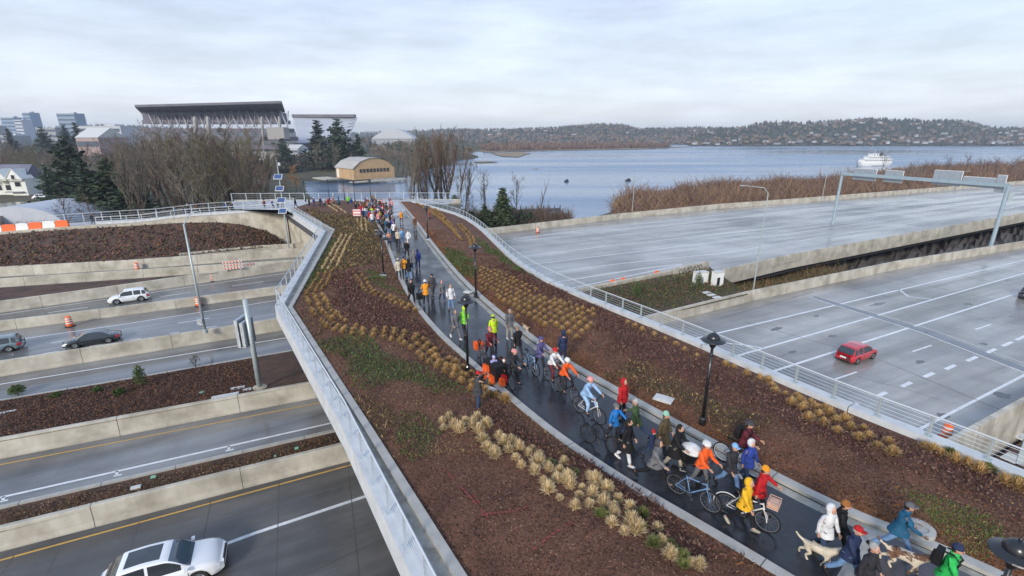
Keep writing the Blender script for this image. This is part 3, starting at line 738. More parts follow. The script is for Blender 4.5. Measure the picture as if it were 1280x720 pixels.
# piers and abutment under the lid
A1 = P(357, 263, -1.2); B0 = P(0, 290, -3.4); A0 = P(172, 281, -2.3)
mb = MB()
ab = [A1 + Vector((.3, -.2, 0)), P(402, 324, ZL), P(402, 324, ZL) + Vector((24, -14, 0))]
ab = [Vector((p.x, p.y, -9)) for p in ab]
wall_run(mb, ab, [(0, 0), (0, 6.4), (.8, 6.4), (.8, 0)], 9)
tag(mkw('abutment_wall', mb, [M['concrete'], M['joint']]), 'cream concrete abutment wall under the angled far left edge of the footbridge', 'wall')
for (x, y, w_, rz, lb) in ((2.2, 24.0, 26, R(26), 'concrete pier wall hidden in shade under the middle of the footbridge'),):
    mb = MB(); mb.box((0, 0, 2.6), (w_ * .35, .9, 5.2)); tag(mk('pier_wall', mb, M['concrete'], None, (x, y, -7.2), rz), lb, 'pier')

# retaining wall and road of the overpass on the left
wl = B0 + (B0 - A1).normalized() * 60
top = [Vector((wl.x, wl.y, -5.6)), B0, A0, P(260, 272, -1.7), A1]
plane = [PV(x, y, B0, A1) for x, y in ((0, 290), (60, 285), (120, 281), (172, 278), (230, 271), (290, 267), (357, 263))]
pw = [Vector((p.x, p.y, -8.5)) for p in plane]; pw = [Vector((wl.x, wl.y, -8.5))] + pw
hs = [3.4] + [p.z + 8.5 for p in plane]
mb = MB()
for i in range(len(pw) - 1):
    a, b2 = pw[i], pw[i + 1]; ta, tb = a + Vector((0, 0, hs[i])), b2 + Vector((0, 0, hs[i + 1])); n_ = Vector((-(b2 - a).y, (b2 - a).x, 0)).normalized() * .5
    mb.quad(a, b2, tb, ta); mb.quad(ta, tb, tb + n_, ta + n_); mb.quad(b2 + n_, a + n_, ta + n_, tb + n_)
tag(mkw('retaining_wall', mb, M['concrete']), 'long cream retaining wall carrying the overpass above the dark embankment', 'wall')
tops = [a + Vector((0, 0, h)) for a, h in zip(pw, hs)]
# footway behind the wall
mb = MB(); back = []
for i in range(len(tops)):
    a = tops[i]; d = (tops[min(i + 1, len(tops) - 1)] - tops[max(i - 1, 0)]); n_ = Vector((-d.y, d.x, 0)).normalized()
    back.append(a + n_ * 5.5)
for i in range(len(tops) - 1): mb.quad(tops[i] - Vector((0, 0, .12)), tops[i + 1] - Vector((0, 0, .12)), back[i + 1] - Vector((0, 0, .12)), back[i] - Vector((0, 0, .12)))
struct('footway', mb, M['plaza'])
mb = MB(); wall_run(mb, tops[3:], [(0, -.1), (0, .35), (.3, .35), (.3, -.1)], 5); tag(mkw('bridge_parapet', mb, [M['white_concrete'], M['joint']]), 'white parapet along the near side of the left overpass footway', 'parapet')
railing([p + Vector((0, .15, 0)) for p in tops[3:]], .8, .35, 2.0, 'white framed railing along the near side of the left overpass footway', mats=('railw', 'railw', 'railw'), wires=3, group='railings of the left overpass', toprad=.04)
railing(back[1:], 1.3, 0, 2.6, 'thin grey railing along the far side of the left overpass footway', mats=('rail', 'rail', 'rail'), wires=4, group='railings of the left overpass')
# embankment below the wall
ua = [PV(x, y, B0, A1) for x, y in ((0, 293), (60, 288), (120, 284.5), (172, 281.5), (230, 278), (275, 277.5), (300, 280), (325, 286), (342, 294), (357, 306))]
ua = [p + Vector((.1, -.25, 0)) for p in ua]
lb_ = pline([(0, 334), (160, 325.5), (240, 318), (320, 310), (357, 307.5)], ZL + 1.25, 0, 0)
ua = [ua[0] + Vector((-50, -30, -2.5))] + ua; lb_ = [lb_[0] + (lb_[0] - lb_[1]).normalized() * 60] + lb_
bed('mulch_embankment', ua, lb_)
pl = pline([(225, 319), (320, 309.5), (362, 307)], ZL + 1.25, 0, 4); mb = MB(); wall_run(mb, [p + Vector((0, -.2, 0)) for p in pl], [(0, -1), (0, .3), (.3, .3), (.3, -1)], 6)
tag(mkw('low_wall', mb, [M['concrete'], M['joint']]), 'second tier of low concrete wall at the foot of the abutment', 'wall', 'concrete barriers beside the highway lanes')

# plaza at the far end of the path
mb = MB(); pz = -1.05
pg = [P(366, 263, pz), P(385, 260, pz), P(420, 258, pz), P(446, 266, pz), P(472, 279, pz), P(500, 270, pz), P(515, 255, pz), P(560, 256, pz), P(570, 250.5, pz), P(380, 250.5, pz), P(290, 252.5, pz), P(290, 262, pz)]
def fan(mb, poly, z):
    bm = bmesh.new(); vs = [bm.verts.new((p[0], p[1], z)) for p in poly]; f = bm.faces.new(vs); r = bmesh.ops.triangulate(bm, faces=[f]); bm.verts.ensure_lookup_table()
    bm.verts.index_update(); mb.add([v.co.copy() for v in bm.verts], [[v.index for v in f.verts] for f in bm.faces]); bm.free()
fan(mb, pg, -.985); struct('plaza', mb, M['plaza'])
mb = MB(); pA = P(290, 250.5, pz); pB = P(575, 249.5, pz)
railing([pA, P(440, 249.5, pz), pB], 1.25, 0, 2.6, 'grey railing behind the crowd overlooking the canal', mats=('rail', 'rail', 'rail'), wires=4, group='railings of the left overpass')
mb = MB(); mb.box(((pA + pB) / 2 + Vector((0, 1, -2))), ((pB - pA).length, .6, 3.9), math.atan2((pB - pA).y, (pB - pA).x)); tag(mkw('retaining_wall', mb, M['concrete']), 'concrete retaining wall on the canal side of the plaza', 'wall')
# ------------------------------------------------------------------ ground cover on the lid (one uncountable carpet per kind)
def quads_mesh(name, V4, mi, mats):
    n = len(V4); me = bpy.data.meshes.new(name)
    me.vertices.add(n * 4); me.vertices.foreach_set('co', V4.reshape(-1).astype(np.float32))
    me.loops.add(n * 4); me.loops.foreach_set('vertex_index', np.arange(n * 4, dtype=np.int32))
    me.polygons.add(n); me.polygons.foreach_set('loop_start', (np.arange(n) * 4).astype(np.int32)); me.polygons.foreach_set('loop_total', np.full(n, 4, np.int32))
    for m in mats: me.materials.append(m)
    me.polygons.foreach_set('material_index', mi.astype(np.int32)); me.update(calc_edges=True); return me
def leaf_quads(C, size, up=.5, asp=.5):
    """random little leaves round the centres C"""
    n = len(C); a = rng.normal(size=(n, 3)); a[:, 2] = np.abs(a[:, 2]) * up + .05; a /= np.linalg.norm(a, axis=1)[:, None]
    r = rng.normal(size=(n, 3)); b_ = np.cross(a, r); b_ /= np.linalg.norm(b_, axis=1)[:, None] + 1e-9
    s = (size if hasattr(size, '__len__') else np.full(n, size)) * rng.uniform(.6, 1.3, n)
    A = a * s[:, None]; B = b_ * (s * asp)[:, None]
    return np.stack([C - B * .6, C + B * .6, C + A + B * .3, C + A - B * .3], 1)
def sm(name, c, rough=.75, rnd=0, trans=0): return mat(name, c, None, rough=rough, rnd=rnd, spec=.25)
LM = {'heather_a': sm('heather_a', (.12, .052, .042)), 'heather_b': sm('heather_b', (.19, .115, .08)), 'heather_c': sm('heather_c', (.07, .034, .028)),
      'green_a': sm('green_a', (.06, .11, .025)), 'green_b': sm('green_b', (.11, .165, .045)), 'olive_a': sm('olive_a', (.10, .085, .035)), 'olive_b': sm('olive_b', (.05, .05, .022)),
      'leaf_a': sm('leaf_a', (.26, .09, .02)), 'leaf_b': sm('leaf_b', (.17, .085, .04)), 'chip_a': sm('chip_a', (.19, .092, .058)), 'chip_b': sm('chip_b', (.22, .14, .09)), 'chip_c': sm('chip_c', (.04, .02, .015)),
      'lime_a': sm('lime_a', (.13, .20, .03))}
def scatter(name, side, count, test, size, up, hgt, mats, label, cat, fall=None, y0=2, y1=60, asp=.5, clump=0):
    ys_ = y0 + (y1 - y0) * rng.random(count) ** 2.0
    a = np.where(side < 0, fLI(ys_), fPR(ys_) + KW); b_ = np.where(side < 0, fPL(ys_) - KW, fRI(ys_) - .2)
    a = a + .05; b_ = b_ - .05
    xs_ = a + (b_ - a) * rng.random(count)
    k = test(xs_, ys_, a, b_); xs_, ys_ = xs_[k], ys_[k]
    zs = np.array([gz(x, y, side) for x, y in zip(xs_.tolist(), ys_.tolist())])
    C = np.stack([xs_, ys_, zs + hgt * rng.random(len(xs_)) - .01], 1)
    s = size * (1 + np.clip(ys_ - 15, 0, 60) * .022)
    V = leaf_quads(C, s, up, asp)
    return V
def collect(name, parts, label, cat):
    V = np.concatenate([p[0] for p in parts]); mi = []; mats = []
    for k, (v_, ms) in enumerate(parts):
        idx_ = []
        for m_ in ms:
            if m_ not in mats: mats.append(m_)
            idx_.append(mats.index(m_))
        mi.append(np.array(idx_)[rng.integers(0, len(ms), len(v_))])
    me = quads_mesh(name, V, np.concatenate(mi), mats); o = bpy.data.objects.new(name, me); COL.objects.link(o); o['label'] = label; o['category'] = cat; o['kind'] = 'stuff'
    return o
def in_any(zl):
    def f(x, y, a, b_):
        jx = x + np.sin(y * 2.1 + x) * .35; jy = y + np.sin(x * 1.7) * .35
        r = np.zeros(x.shape, bool)
        for z_ in zl:
            for pg in zones[z_]: r |= inpoly(jx, jy, pg)
        return r
    return f
anyw = lambda x, y, a, b_: np.ones(x.shape, bool)
def nearkerb(side, w_):
    def f(x, y, a, b_):
        d = (b_ - x) if side < 0 else (x - a)
        return rng.random(x.shape) < np.exp(-(d / w_))
    return f
chips = []
straw_l = sm('dry_stalk', (.36, .25, .10))
for s in (-1, 1):
    chips.append((scatter('', s, 70000, anyw, .05, .25, .02, None, '', '', y1=46), [LM['chip_a'], LM['chip_b'], LM['chip_c'], LM['chip_a'], LM['chip_c']]))
collect('bark_chips', chips, 'loose brown bark chips covering the planting beds of the footbridge', 'mulch')
hv = []
for s in (-1, 1):
    hv.append((scatter('', s, 90000 if s < 0 else 60000, in_any(['purple']), .075, .9, .16, None, '', '', y1=58), [LM['heather_a'], LM['heather_b'], LM['heather_c'], LM['heather_a']]))
collect('ground_cover', hv, 'low purple brown ground cover carpeting the beds on both sides of the path', 'ground cover')
gv = []
for s in (-1, 1):
    gv.append((scatter('', s, 60000, in_any(['green', 'grass']), .09, 1.6, .10, None, '', '', y1=64, asp=.3), [LM['green_a'], LM['green_b'], LM['green_a'], LM['olive_b'], LM['olive_a']]))
    gv.append((scatter('', s, 60000, in_any(['olive']), .09, 1.4, .14, None, '', '', y1=80, asp=.35), [LM['olive_a'], LM['olive_b'], LM['heather_c'], LM['chip_b'], LM['olive_a'], straw_l]))
gv.append((scatter('', -1, 9000, anyw, .06, 1.6, .10, None, '', '', y0=14, y1=62, asp=.25), [straw_l, LM['olive_a'], LM['chip_b']]))
gv.append((scatter('', 1, 4500, anyw, .055, 1.6, .09, None, '', '', y0=10, y1=62, asp=.25), [straw_l, LM['olive_a'], LM['heather_b']]))
gv.append((scatter('', 1, 60000, in_any(['lime']), .06, 2.0, .03, None, '', '', y1=20, asp=.25), [LM['lime_a'], LM['green_b'], LM['green_a']]))
collect('ground_cover', gv, 'patches of green and olive ground cover and grass in the footbridge beds', 'ground cover')
fl = [(scatter('', 1, 110000, nearkerb(1, 1.1), .05, .15, .02, None, '', '', y1=60, asp=.7), [LM['leaf_a'], LM['leaf_b'], LM['chip_c']]),
      (scatter('', -1, 30000, nearkerb(-1, .5), .05, .15, .02, None, '', '', y1=60, asp=.7), [LM['leaf_a'], LM['leaf_b']])]
collect('fallen_leaves', fl, 'orange fallen leaves lying along the kerbs of the wet path', 'leaves')

# ------------------------------------------------------------------ ornamental grass tufts
straw = [mat('straw_a', (.46, .29, .11), None, rough=.7, rnd=.15), mat('straw_b', (.62, .43, .20), None, rough=.7, rnd=.15), mat('straw_c', (.26, .15, .055), None, rough=.7, rnd=.15)]
pale = [mat('pale_a', (.62, .47, .25), None, rough=.7, rnd=.15), mat('pale_b', (.78, .64, .40), None, rough=.7, rnd=.15), mat('pale_c', (.36, .24, .11), None, rough=.7, rnd=.15)]
grn = [mat('sedge_a', (.16, .19, .05), None, rough=.7, rnd=.15), mat('sedge_b', (.26, .26, .09), None, rough=.7, rnd=.15), mat('sedge_c', (.09, .11, .03), None, rough=.7, rnd=.15)]
def tuft_mesh(nm, mats, r, h, nb=260):
    V = []; 
    for i in range(0):
        t = rng.random() * 2 * PI; lean = rng.random() ** .9; L0 = h * rng.uniform(.55, 1.25)
        d = np.array([math.cos(t), math.sin(t)]); p0 = np.array([*(d * rng.random() * .05), 0.0])
        w_ = .010 * rng.uniform(.8, 1.4); sd_ = np.array([-d[1], d[0], 0]) * w_
        p1 = p0 + np.array([*(d * r * lean * .55), L0 * (1 - .35 * lean)]); p2 = p0 + np.array([*(d * r * lean * 1.05), L0 * (1 - .75 * lean)])
        V.append([p0 - sd_, p0 + sd_, p1 + sd_, p1 - sd_]); V.append([p1 - sd_, p1 + sd_, p2 + sd_ * .3, p2 - sd_ * .3])
    nb = 420
    for i in range(nb):
        t = rng.random() * 2 * PI; el = R(8 + 82 * rng.random() ** .65); Lb = rng.uniform(.65, 1.12) * (h * math.sin(el) ** 2 + r * math.cos(el) ** 2) * 1.05
        d = np.array([math.cos(t) * math.cos(el), math.sin(t) * math.cos(el), math.sin(el)]); p0 = np.array([rng.normal() * .03, rng.normal() * .03, .02]); w_ = .0075 * rng.uniform(.7, 1.4)
        sd_ = np.array([-math.sin(t), math.cos(t), 0]) * w_; p1 = p0 + d * Lb * .6; p2 = p0 + d * Lb + np.array([0, 0, -.10 * Lb * math.cos(el)])
        V.append([p0 - sd_, p0 + sd_, p1 + sd_, p1 - sd_]); V.append([p1 - sd_, p1 + sd_, p2 + sd_ * .3, p2 - sd_ * .3])
    V = np.array(V); mi = np.repeat(rng.choice([0, 0, 1, 1, 2], nb), 2)
    return quads_mesh(nm, V, mi, mats)
TF = {'straw': [tuft_mesh('grass_tuft', straw, .26, .30) for _ in range(3)], 'pale': [tuft_mesh('grass_tuft', pale, .24, .34) for _ in range(3)], 'green': [tuft_mesh('grass_tuft', grn, .25, .26) for _ in range(2)]}
tufts = []   # (world x, y, kind, scale, label)
def add_t(px, py, kind, sc, lb, jit=0): 
    p = G(px, py + 2)
    tufts.append((p.x + random.uniform(-jit, jit), p.y + random.uniform(-jit, jit), kind, sc * random.uniform(.85, 1.2), lb))
def ribbon(pts, wid, rows, step, kind, sc, lb, skip=.06):
    g = [G(*p) for p in pts]; tot = sum((b - a).length for a, b in zip(g, g[1:])); n = max(int(tot / step), 2); q = resample(g, n)
    for i, p in enumerate(q):
        d = q[min(i + 1, n - 1)] - q[max(i - 1, 0)]; d.z = 0; d.normalize(); nn = Vector((-d.y, d.x, 0))
        for r_ in range(rows):
            if random.random() < skip: continue
            u = ((r_ + .5) / rows - .5) * wid; o_ = d * (step * .5 * (r_ % 2)); c = p + nn * u + o_
            tufts.append((c.x + random.uniform(-.07, .07), c.y + random.uniform(-.07, .07), kind, sc * random.uniform(.8, 1.15), lb))
LBL = {'a': 'tan ornamental grass tuft in the curving drift left of the path',
       'b': 'pale straw ornamental grass tuft in the loose drift nearest the camera, left of the path',
       'c': 'tan ornamental grass tuft in the broad staggered rows right of the path',
       'd': 'tan ornamental grass tuft near the right hand parapet of the footbridge',
       'e': 'pale ornamental grass tuft in the dense streaks on the far left part of the footbridge',
       'f': 'golden ornamental grass tuft in the long rows at the far right of the footbridge'}
for (x, y) in ((675, 230), (700, 218), (682, 255), (712, 245), (740, 205), (752, 232), (775, 245), (735, 265), (795, 222), (818, 245), (792, 270), (812, 293), (830, 320), (848, 345), (825, 245)):
    add_t(300 + x / 2.666, 450 + y / 2.666, 'pale', random.uniform(.65, 1.0), LBL['b'], .06)
for (x, y) in ((10, 295), (60, 278), (75, 302), (105, 298), (30, 318), (92, 328), (50, 348), (135, 320), (117, 352), (158, 340), (175, 318), (142, 383), (178, 398), (190, 368), (195, 340), (227, 395), (205, 435), (232, 465), (255, 425), (262, 395), (278, 368), (280, 275), (298, 428), (292, 455), (268, 492), (330, 483), (340, 448), (358, 405), (368, 475), (385, 425), (378, 450), (360, 510), (318, 525), (420, 452), (412, 480), (408, 510), (445, 505), (455, 485), (443, 543), (435, 583), (495, 510), (480, 607), (498, 578), (525, 603), (585, 580), (597, 622), (628, 690), (730, 712), (700, 700)):
    add_t(600 + x / 2.666, 450 + y / 2.666, 'pale', random.uniform(.62, 1.0), LBL['b'], .06)
for (x, y) in ((235, 368), (312, 400), (400, 548), (500, 543), (540, 538), (535, 575), (575, 640), (632, 645), (670, 685), (672, 712)):
    add_t(600 + x / 2.666, 450 + y / 2.666, 'green', .85, 'greenish ornamental grass tuft among the pale tufts left of the path')
ribbon([(409, 344), (392, 372), (404, 396), (425, 416), (452, 423), (478, 425), (512, 432), (538, 450), (562, 466), (584, 480), (612, 496)], 1.5, 3, .62, 'straw', .88, LBL['a'])
ribbon([(446, 347), (462, 370), (485, 378), (512, 390)], .95, 2, .6, 'straw', .85, LBL['a'])
ribbon([(540, 456), (572, 474), (604, 496), (630, 502)], .8, 1, .55, 'straw', 1.0, LBL['a'])
# broad staggered field right of the path
pg = GP([(598, 338), (626, 346), (662, 366), (690, 382), (722, 388), (748, 396), (740, 415), (734, 432), (716, 428), (680, 414), (650, 402), (626, 385), (600, 362)])
A_ = np.array(pg); dd_ = Vector((pg[6][0] - pg[0][0], pg[6][1] - pg[0][1], 0)).normalized(); nn_ = Vector((-dd_.y, dd_.x, 0))
for i in range(-60, 60):
    for j in range(-30, 30):
        c = Vector((pg[0][0], pg[0][1], 0)) + dd_ * (i * .66 + (j % 2) * .33) + nn_ * (j * .56)
        if inpoly(np.array([c.x]), np.array([c.y]), pg)[0] and random.random() > .04:
            tufts.append((c.x + random.uniform(-.06, .06), c.y + random.uniform(-.06, .06), 'straw', random.uniform(.75, .98), LBL['c']))
ribbon([(784, 410), (800, 420), (840, 436), (870, 452)], .8, 1, .62, 'straw', .8, LBL['d'])
for (x, y) in ((285, 38), (322, 22), (330, 62), (352, 108), (385, 45), (425, 48), (440, 72), (398, 85), (415, 125), (465, 108), (470, 160), (505, 100), (525, 140), (555, 190), (580, 140), (597, 178), (630, 232), (678, 212), (692, 260), (830, 205), (862, 222), (890, 235), (950, 270), (1000, 285), (1050, 310), (1150, 360), (1200, 380), (1240, 400)):
    add_t(900 + x / 3.27, 500 + y / 3.27, 'straw', .95, LBL['d'])
for (x, y) in ((935, 232), (1085, 295), (1215, 350)):
    add_t(900 + x / 3.27, 500 + y / 3.27, 'green', 1.2, 'bright green tuft against the right parapet near the corner')
for (x, y) in ((20, 535), (55, 545), (110, 575), (165, 590), (215, 625), (228, 655), (270, 665), (320, 670), (330, 695), (290, 710), (380, 695), (200, 598), (350, 712), (400, 715)):
    add_t(900 + x / 3.366, 300 + y / 3.366, 'straw', .8, LBL['d'])
ribbon([(434, 298), (426, 312), (418, 328), (412, 340)], 1.7, 3, .55, 'pale', .95, LBL['e'])
ribbon([(447, 278), (448, 292)], .7, 1, .6, 'pale', .9, LBL['e']); ribbon([(452, 276), (453, 293)], .7, 1, .6, 'pale', .9, LBL['e']); ribbon([(457, 275), (459, 294)], .7, 1, .6, 'pale', .9, LBL['e']); ribbon([(452, 273), (464, 284)], .7, 1, .6, 'pale', .9, LBL['e'])
ribbon([(406, 257), (422, 268)], .7, 1, .6, 'pale', 1, LBL['e']); ribbon([(412, 256), (433, 270)], .7, 1, .6, 'pale', 1, LBL['e'])
for k in range(4):
    ribbon([(518 + k * 7, 254 + k * 1.2), (548 + k * 6, 276 + k * 4), (566 + k * 4, 292 + k * 5)], .5, 1, .75, 'straw', 1.0, LBL['f'])
ribbon([(574, 284), (588, 300), (592, 314)], 1.0, 2, .8, 'straw', 1.0, LBL['f'])
def side_of(x, y): return -1 if x < .5 * float(fPL(y) + fPR(y)) else 1
ok = []
for t in tufts:
    x, y = t[0], t[1]; s = side_of(x, y)
    if y > YEND - 1: continue
    if s < 0 and not (float(fLI(y)) + .1 < x < float(fPL(y)) - KW - .15): continue
    if s > 0 and not (float(fPR(y)) + KW + .15 < x < float(fRI(y)) - .25): continue
    ph_ = G(598, 517)
    if math.hypot(x - ph_.x, y - ph_.y) < .9: continue
    ok.append(t)
ok.sort(key=lambda t: t[1])
for t in ok[:298]:
    x, y, k, sc, lb = t; me = random.choice(TF[k]); o = bpy.data.objects.new('grass_tuft', me); COL.objects.link(o)
    o.location = (x, y, gz(x, y, side_of(x, y)) - .01); o.rotation_euler = (0, 0, random.random() * 6.28); o.scale = (sc, sc, sc * random.uniform(.8, 1.15)); tag(o, lb, 'grass tuft', 'ornamental grass tufts')
rest = ok[298:]
if rest:
    Vs = []; Ms = []
    for x, y, k, sc, lb in rest:
        me = random.choice(TF[k]); n = len(me.polygons); a = np.empty(n * 12, np.float32); me.vertices.foreach_get('co', a); a = a.reshape(-1, 4, 3)[::2] 
        m_ = np.empty(n, np.int32); me.polygons.foreach_get('material_index', m_); m_ = m_[::2]
        # keep full blades, thinned
        Vs.append(a * sc * np.array([1.15, 1.15, 1.1]) + np.array([x, y, gz(x, y, side_of(x, y))])); Ms.append(m_ + (3 if k == 'pale' else 0))
    me = quads_mesh('distant_grass_tufts', np.concatenate(Vs), np.concatenate(Ms), straw + pale); o = bpy.data.objects.new('distant_grass_tufts', me); COL.objects.link(o)
    tag(o, 'rows of pale grass tufts on the far end of the footbridge', 'grass', kind='stuff')
print('tufts', len(ok))

# ------------------------------------------------------------------ trees
barkq = mat('bark_grey', (.10, .085, .072), (.16, .14, .12), 2, .9, rnd=.15)
barkb = mat('bark_brown', (.05, .038, .03), (.085, .065, .05), 2, .9, rnd=.15)
twg = {'grey': mat('twigs_grey_brown', (.17, .14, .11), None, rough=.9, rnd=.22), 'brown': mat('twigs_brown', (.125, .085, .06), None, rough=.9, rnd=.2), 'dark': mat('twigs_dark', (.09, .075, .065), None, rough=.9, rnd=.2),
       'orange': mat('twigs_orange', (.36, .19, .08), None, rough=.9, rnd=.12), 'olive': mat('twigs_olive', (.13, .115, .06), None, rough=.9, rnd=.2)}
def bare_tree(h, spread, upright, levels=4, nb=5, tr=.014, twig_r=.014, trunk_frac=.25, seed=0, r0=None, wob=.12, multi=1):
    rg = random.Random(seed); T = MB(); Cw = MB()
    def br(p, d, L_, r, lev):
        n = 4 if lev < 2 else 3; pts = [p]; rad = [r]; q = p.copy(); dd = d.copy()
        for i in range(n):
            dd = (dd + Vector((rg.uniform(-1, 1), rg.uniform(-1, 1), rg.uniform(-.3, 1) * .6)) * wob * (1 + lev * .4)).normalized(); q = q + dd * (L_ / n); pts.append(q.copy()); rad.append(max(r * (1 - .62 * (i + 1) / n), twig_r * .6))
        (T if lev == 0 else Cw).tube(pts, rad, 6 if lev == 0 else (4 if lev == 1 else 3), cap=False)
        if lev >= levels: return
        k = nb + (9 if lev == 0 and multi == 1 else 3 if lev == 0 else 0) + (1 if lev == levels - 1 else 0)
        for j in range(k):
            t = (trunk_frac if lev == 0 else .2) + (1 - (trunk_frac if lev == 0 else .2)) * (j + rg.random()) / k
            s = t * n; i = min(int(s), n - 1); c = pts[i].lerp(pts[i + 1], s - i); ax = (pts[i + 1] - pts[i]).normalized()
            o_ = ax.orthogonal().normalized(); o_.rotate(Matrix.Rotation(rg.random() * 2 * PI, 3, ax)); a = R(rg.uniform(22, 55)) * spread
            nd = (ax * math.cos(a) + o_ * math.sin(a)); nd = (nd + Vector((0, 0, upright))).normalized()
            br(c, nd, L_ * rg.uniform(.32, .55) * ((.95 - .5 * t) if lev == 0 else (1.1 - .4 * t)), max(rad[i] * .45, twig_r), lev + 1)
    for m_ in range(multi):
        d = Vector((rg.uniform(-.25, .25), rg.uniform(-.25, .25), 1)).normalized() if multi > 1 else Vector((0, 0, 1))
        br(Vector((rg.uniform(-.4, .4), rg.uniform(-.4, .4), -.3)) if multi > 1 else Vector((0, 0, -.3)), d, h * (.92 if multi == 1 else rg.uniform(.7, .95)), r0 or h * tr, 0)
    return T, Cw
def bare_proto(name, tm, **k):
    T, Cw = bare_tree(**k); zm = max(v[2] for v in Cw.v)
    for mb_ in (T, Cw): mb_.v = [(v[0] * k['h'] / zm, v[1] * k['h'] / zm, v[2] * k['h'] / zm) for v in mb_.v]
    return (mesh_of('trunk', T, barkb), mesh_of('crown', Cw, twg[tm]))
PR_ = {'up1': bare_proto('t', 'grey', h=15, spread=.75, upright=.55, levels=4, nb=5, seed=1, twig_r=.014), 'up2': bare_proto('t', 'grey', h=15, spread=.8, upright=.5, levels=4, nb=5, seed=2, twig_r=.014, multi=2),
       'wide1': bare_proto('t', 'brown', h=13, spread=1.1, upright=.15, levels=4, nb=5, seed=3, twig_r=.016), 'wide2': bare_proto('t', 'olive', h=12, spread=1.15, upright=.2, levels=4, nb=5, seed=4, twig_r=.016),
       'tall1': bare_proto('t', 'grey', h=22, spread=.8, upright=.6, levels=4, nb=5, seed=5, twig_r=.024, trunk_frac=.4, tr=.014, multi=3), 'sparse1': bare_proto('t', 'dark', h=12, spread=1.1, upright=.25, levels=3, nb=5, seed=6, twig_r=.018, trunk_frac=.3, tr=.013, wob=.2),
       'willow': bare_proto('t', 'orange', h=10, spread=1.2, upright=-.25, levels=4, nb=6, seed=8, twig_r=.03), 'snag': bare_proto('t', 'dark', h=12, spread=.5, upright=.4, levels=1, nb=3, seed=9, tr=.012)}
def put_tree(kind, x, y, z, sc, label, cat='tree', group=None, name='bare_tree', rz=None, crown=None):
    e = empty(name, (x, y, z), random.random() * 6.28 if rz is None else rz, label, cat, group)
    t = mk('trunk', PR_[kind][0], None, e); c = mk('crown', PR_[kind][1], None, e)
    if crown: c.material_slots[0].link = 'OBJECT'; c.material_slots[0].material = twg[crown]
    e.scale = sc if hasattr(sc, '__len__') else (sc,) * 3; return e
HT = {'up1': 15, 'up2': 15, 'wide1': 13, 'wide2': 12, 'tall1': 22, 'sparse1': 12, 'willow': 10, 'snag': 12}
def tree_px(kind, px, top, d, label, base=None, **k):
    """tree whose top shows at (px, top), standing d metres out on the land"""
    q = PD(px, top, d); bz = land_z(q.x, d) if base is None else base
    if bz < WZ + .3: bz = WZ + .5
    return put_tree(kind, q.x, d, bz, max(q.z - bz, 1) / HT[kind], label, **k)
# conifers
ndl = {'dark': mat('needles_dark', (.025, .045, .026), (.045, .07, .035), .6, .8, rnd=.2), 'mid': mat('needles_green', (.045, .075, .03), (.075, .10, .04), .6, .8, rnd=.15), 'blue': mat('needles_blue', (.03, .05, .04), (.05, .075, .055), .6, .8, rnd=.15)}
def conifer(h, r, seed, layers=26, dens=42, droop=.25, irregular=.25, leaf=.42, base=.06):
    rg = np.random.default_rng(seed); C = []; S = []
    for i in range(layers):
        t = base + (1 - base) * i / layers; rr = r * (1 - t) ** .8 * (1 + rg.uniform(-irregular, irregular)); nb_ = max(int(4 + 9 * (1 - t)), 4); ph = rg.random() * 6.28
        for b_ in range(nb_):
            a = ph + 2 * PI * b_ / nb_ + rg.uniform(-.2, .2); Lb = rr * rg.uniform(.7, 1.12); m_ = max(int(dens * Lb / r * .6), 4)
            for k in range(m_):
                u = (k + rg.random()) / m_; w_ = .16 * Lb * (1 - u * .6)
                C.append((math.cos(a) * Lb * u + rg.normal() * w_, math.sin(a) * Lb * u + rg.normal() * w_, h * t - droop * Lb * u ** 1.5 + rg.normal() * .14)); S.append(leaf * 1.5 * rg.uniform(.6, 1.2))
    C = np.array(C); V = leaf_quads(C, np.array(S), .25, .55)
    T = MB(); T.tube([(0, 0, -.4), (0, 0, h * .6), (0, 0, h)], [h * .018, h * .01, .02], 6, cap=False)
    return mesh_of('trunk', T, barkb), V
CP = {}
for nm, kw in {'fir': dict(h=14, r=3.2, seed=1), 'fir2': dict(h=14, r=3.6, seed=2, irregular=.4), 'cedar': dict(h=14, r=5.6, seed=3, irregular=.55, layers=20, droop=.1, dens=60, leaf=.55), 'round': dict(h=8, r=2.7, seed=4, droop=0, irregular=.15, dens=60, layers=22), 'thuja': dict(h=8, r=2.1, seed=5, droop=-.5, irregular=.1, dens=70, layers=24, leaf=.3)}.items():
    tk, V = conifer(**kw); CP[nm] = (tk, quads_mesh('crown', V, np.zeros(len(V)), [ndl['dark']]), kw['h'])
def conifer_px(kind, px, top, d, label, m='dark', wid=1.0, base=None, group=None, name='conifer_tree', cat='conifer'):
    q = PD(px, top, d); bz = land_z(q.x, d) if base is None else base; bz = max(bz, WZ + .4); s = (q.z - bz) / CP[kind][2]
    e = empty(name, (q.x, d, bz), random.random() * 6.28, label, cat, group); mk('trunk', CP[kind][0], None, e); c = mk('crown', CP[kind][1], None, e)
    c.material_slots[0].link = 'OBJECT'; c.material_slots[0].material = ndl[m]; e.scale = (s * wid, s * wid, s); return e
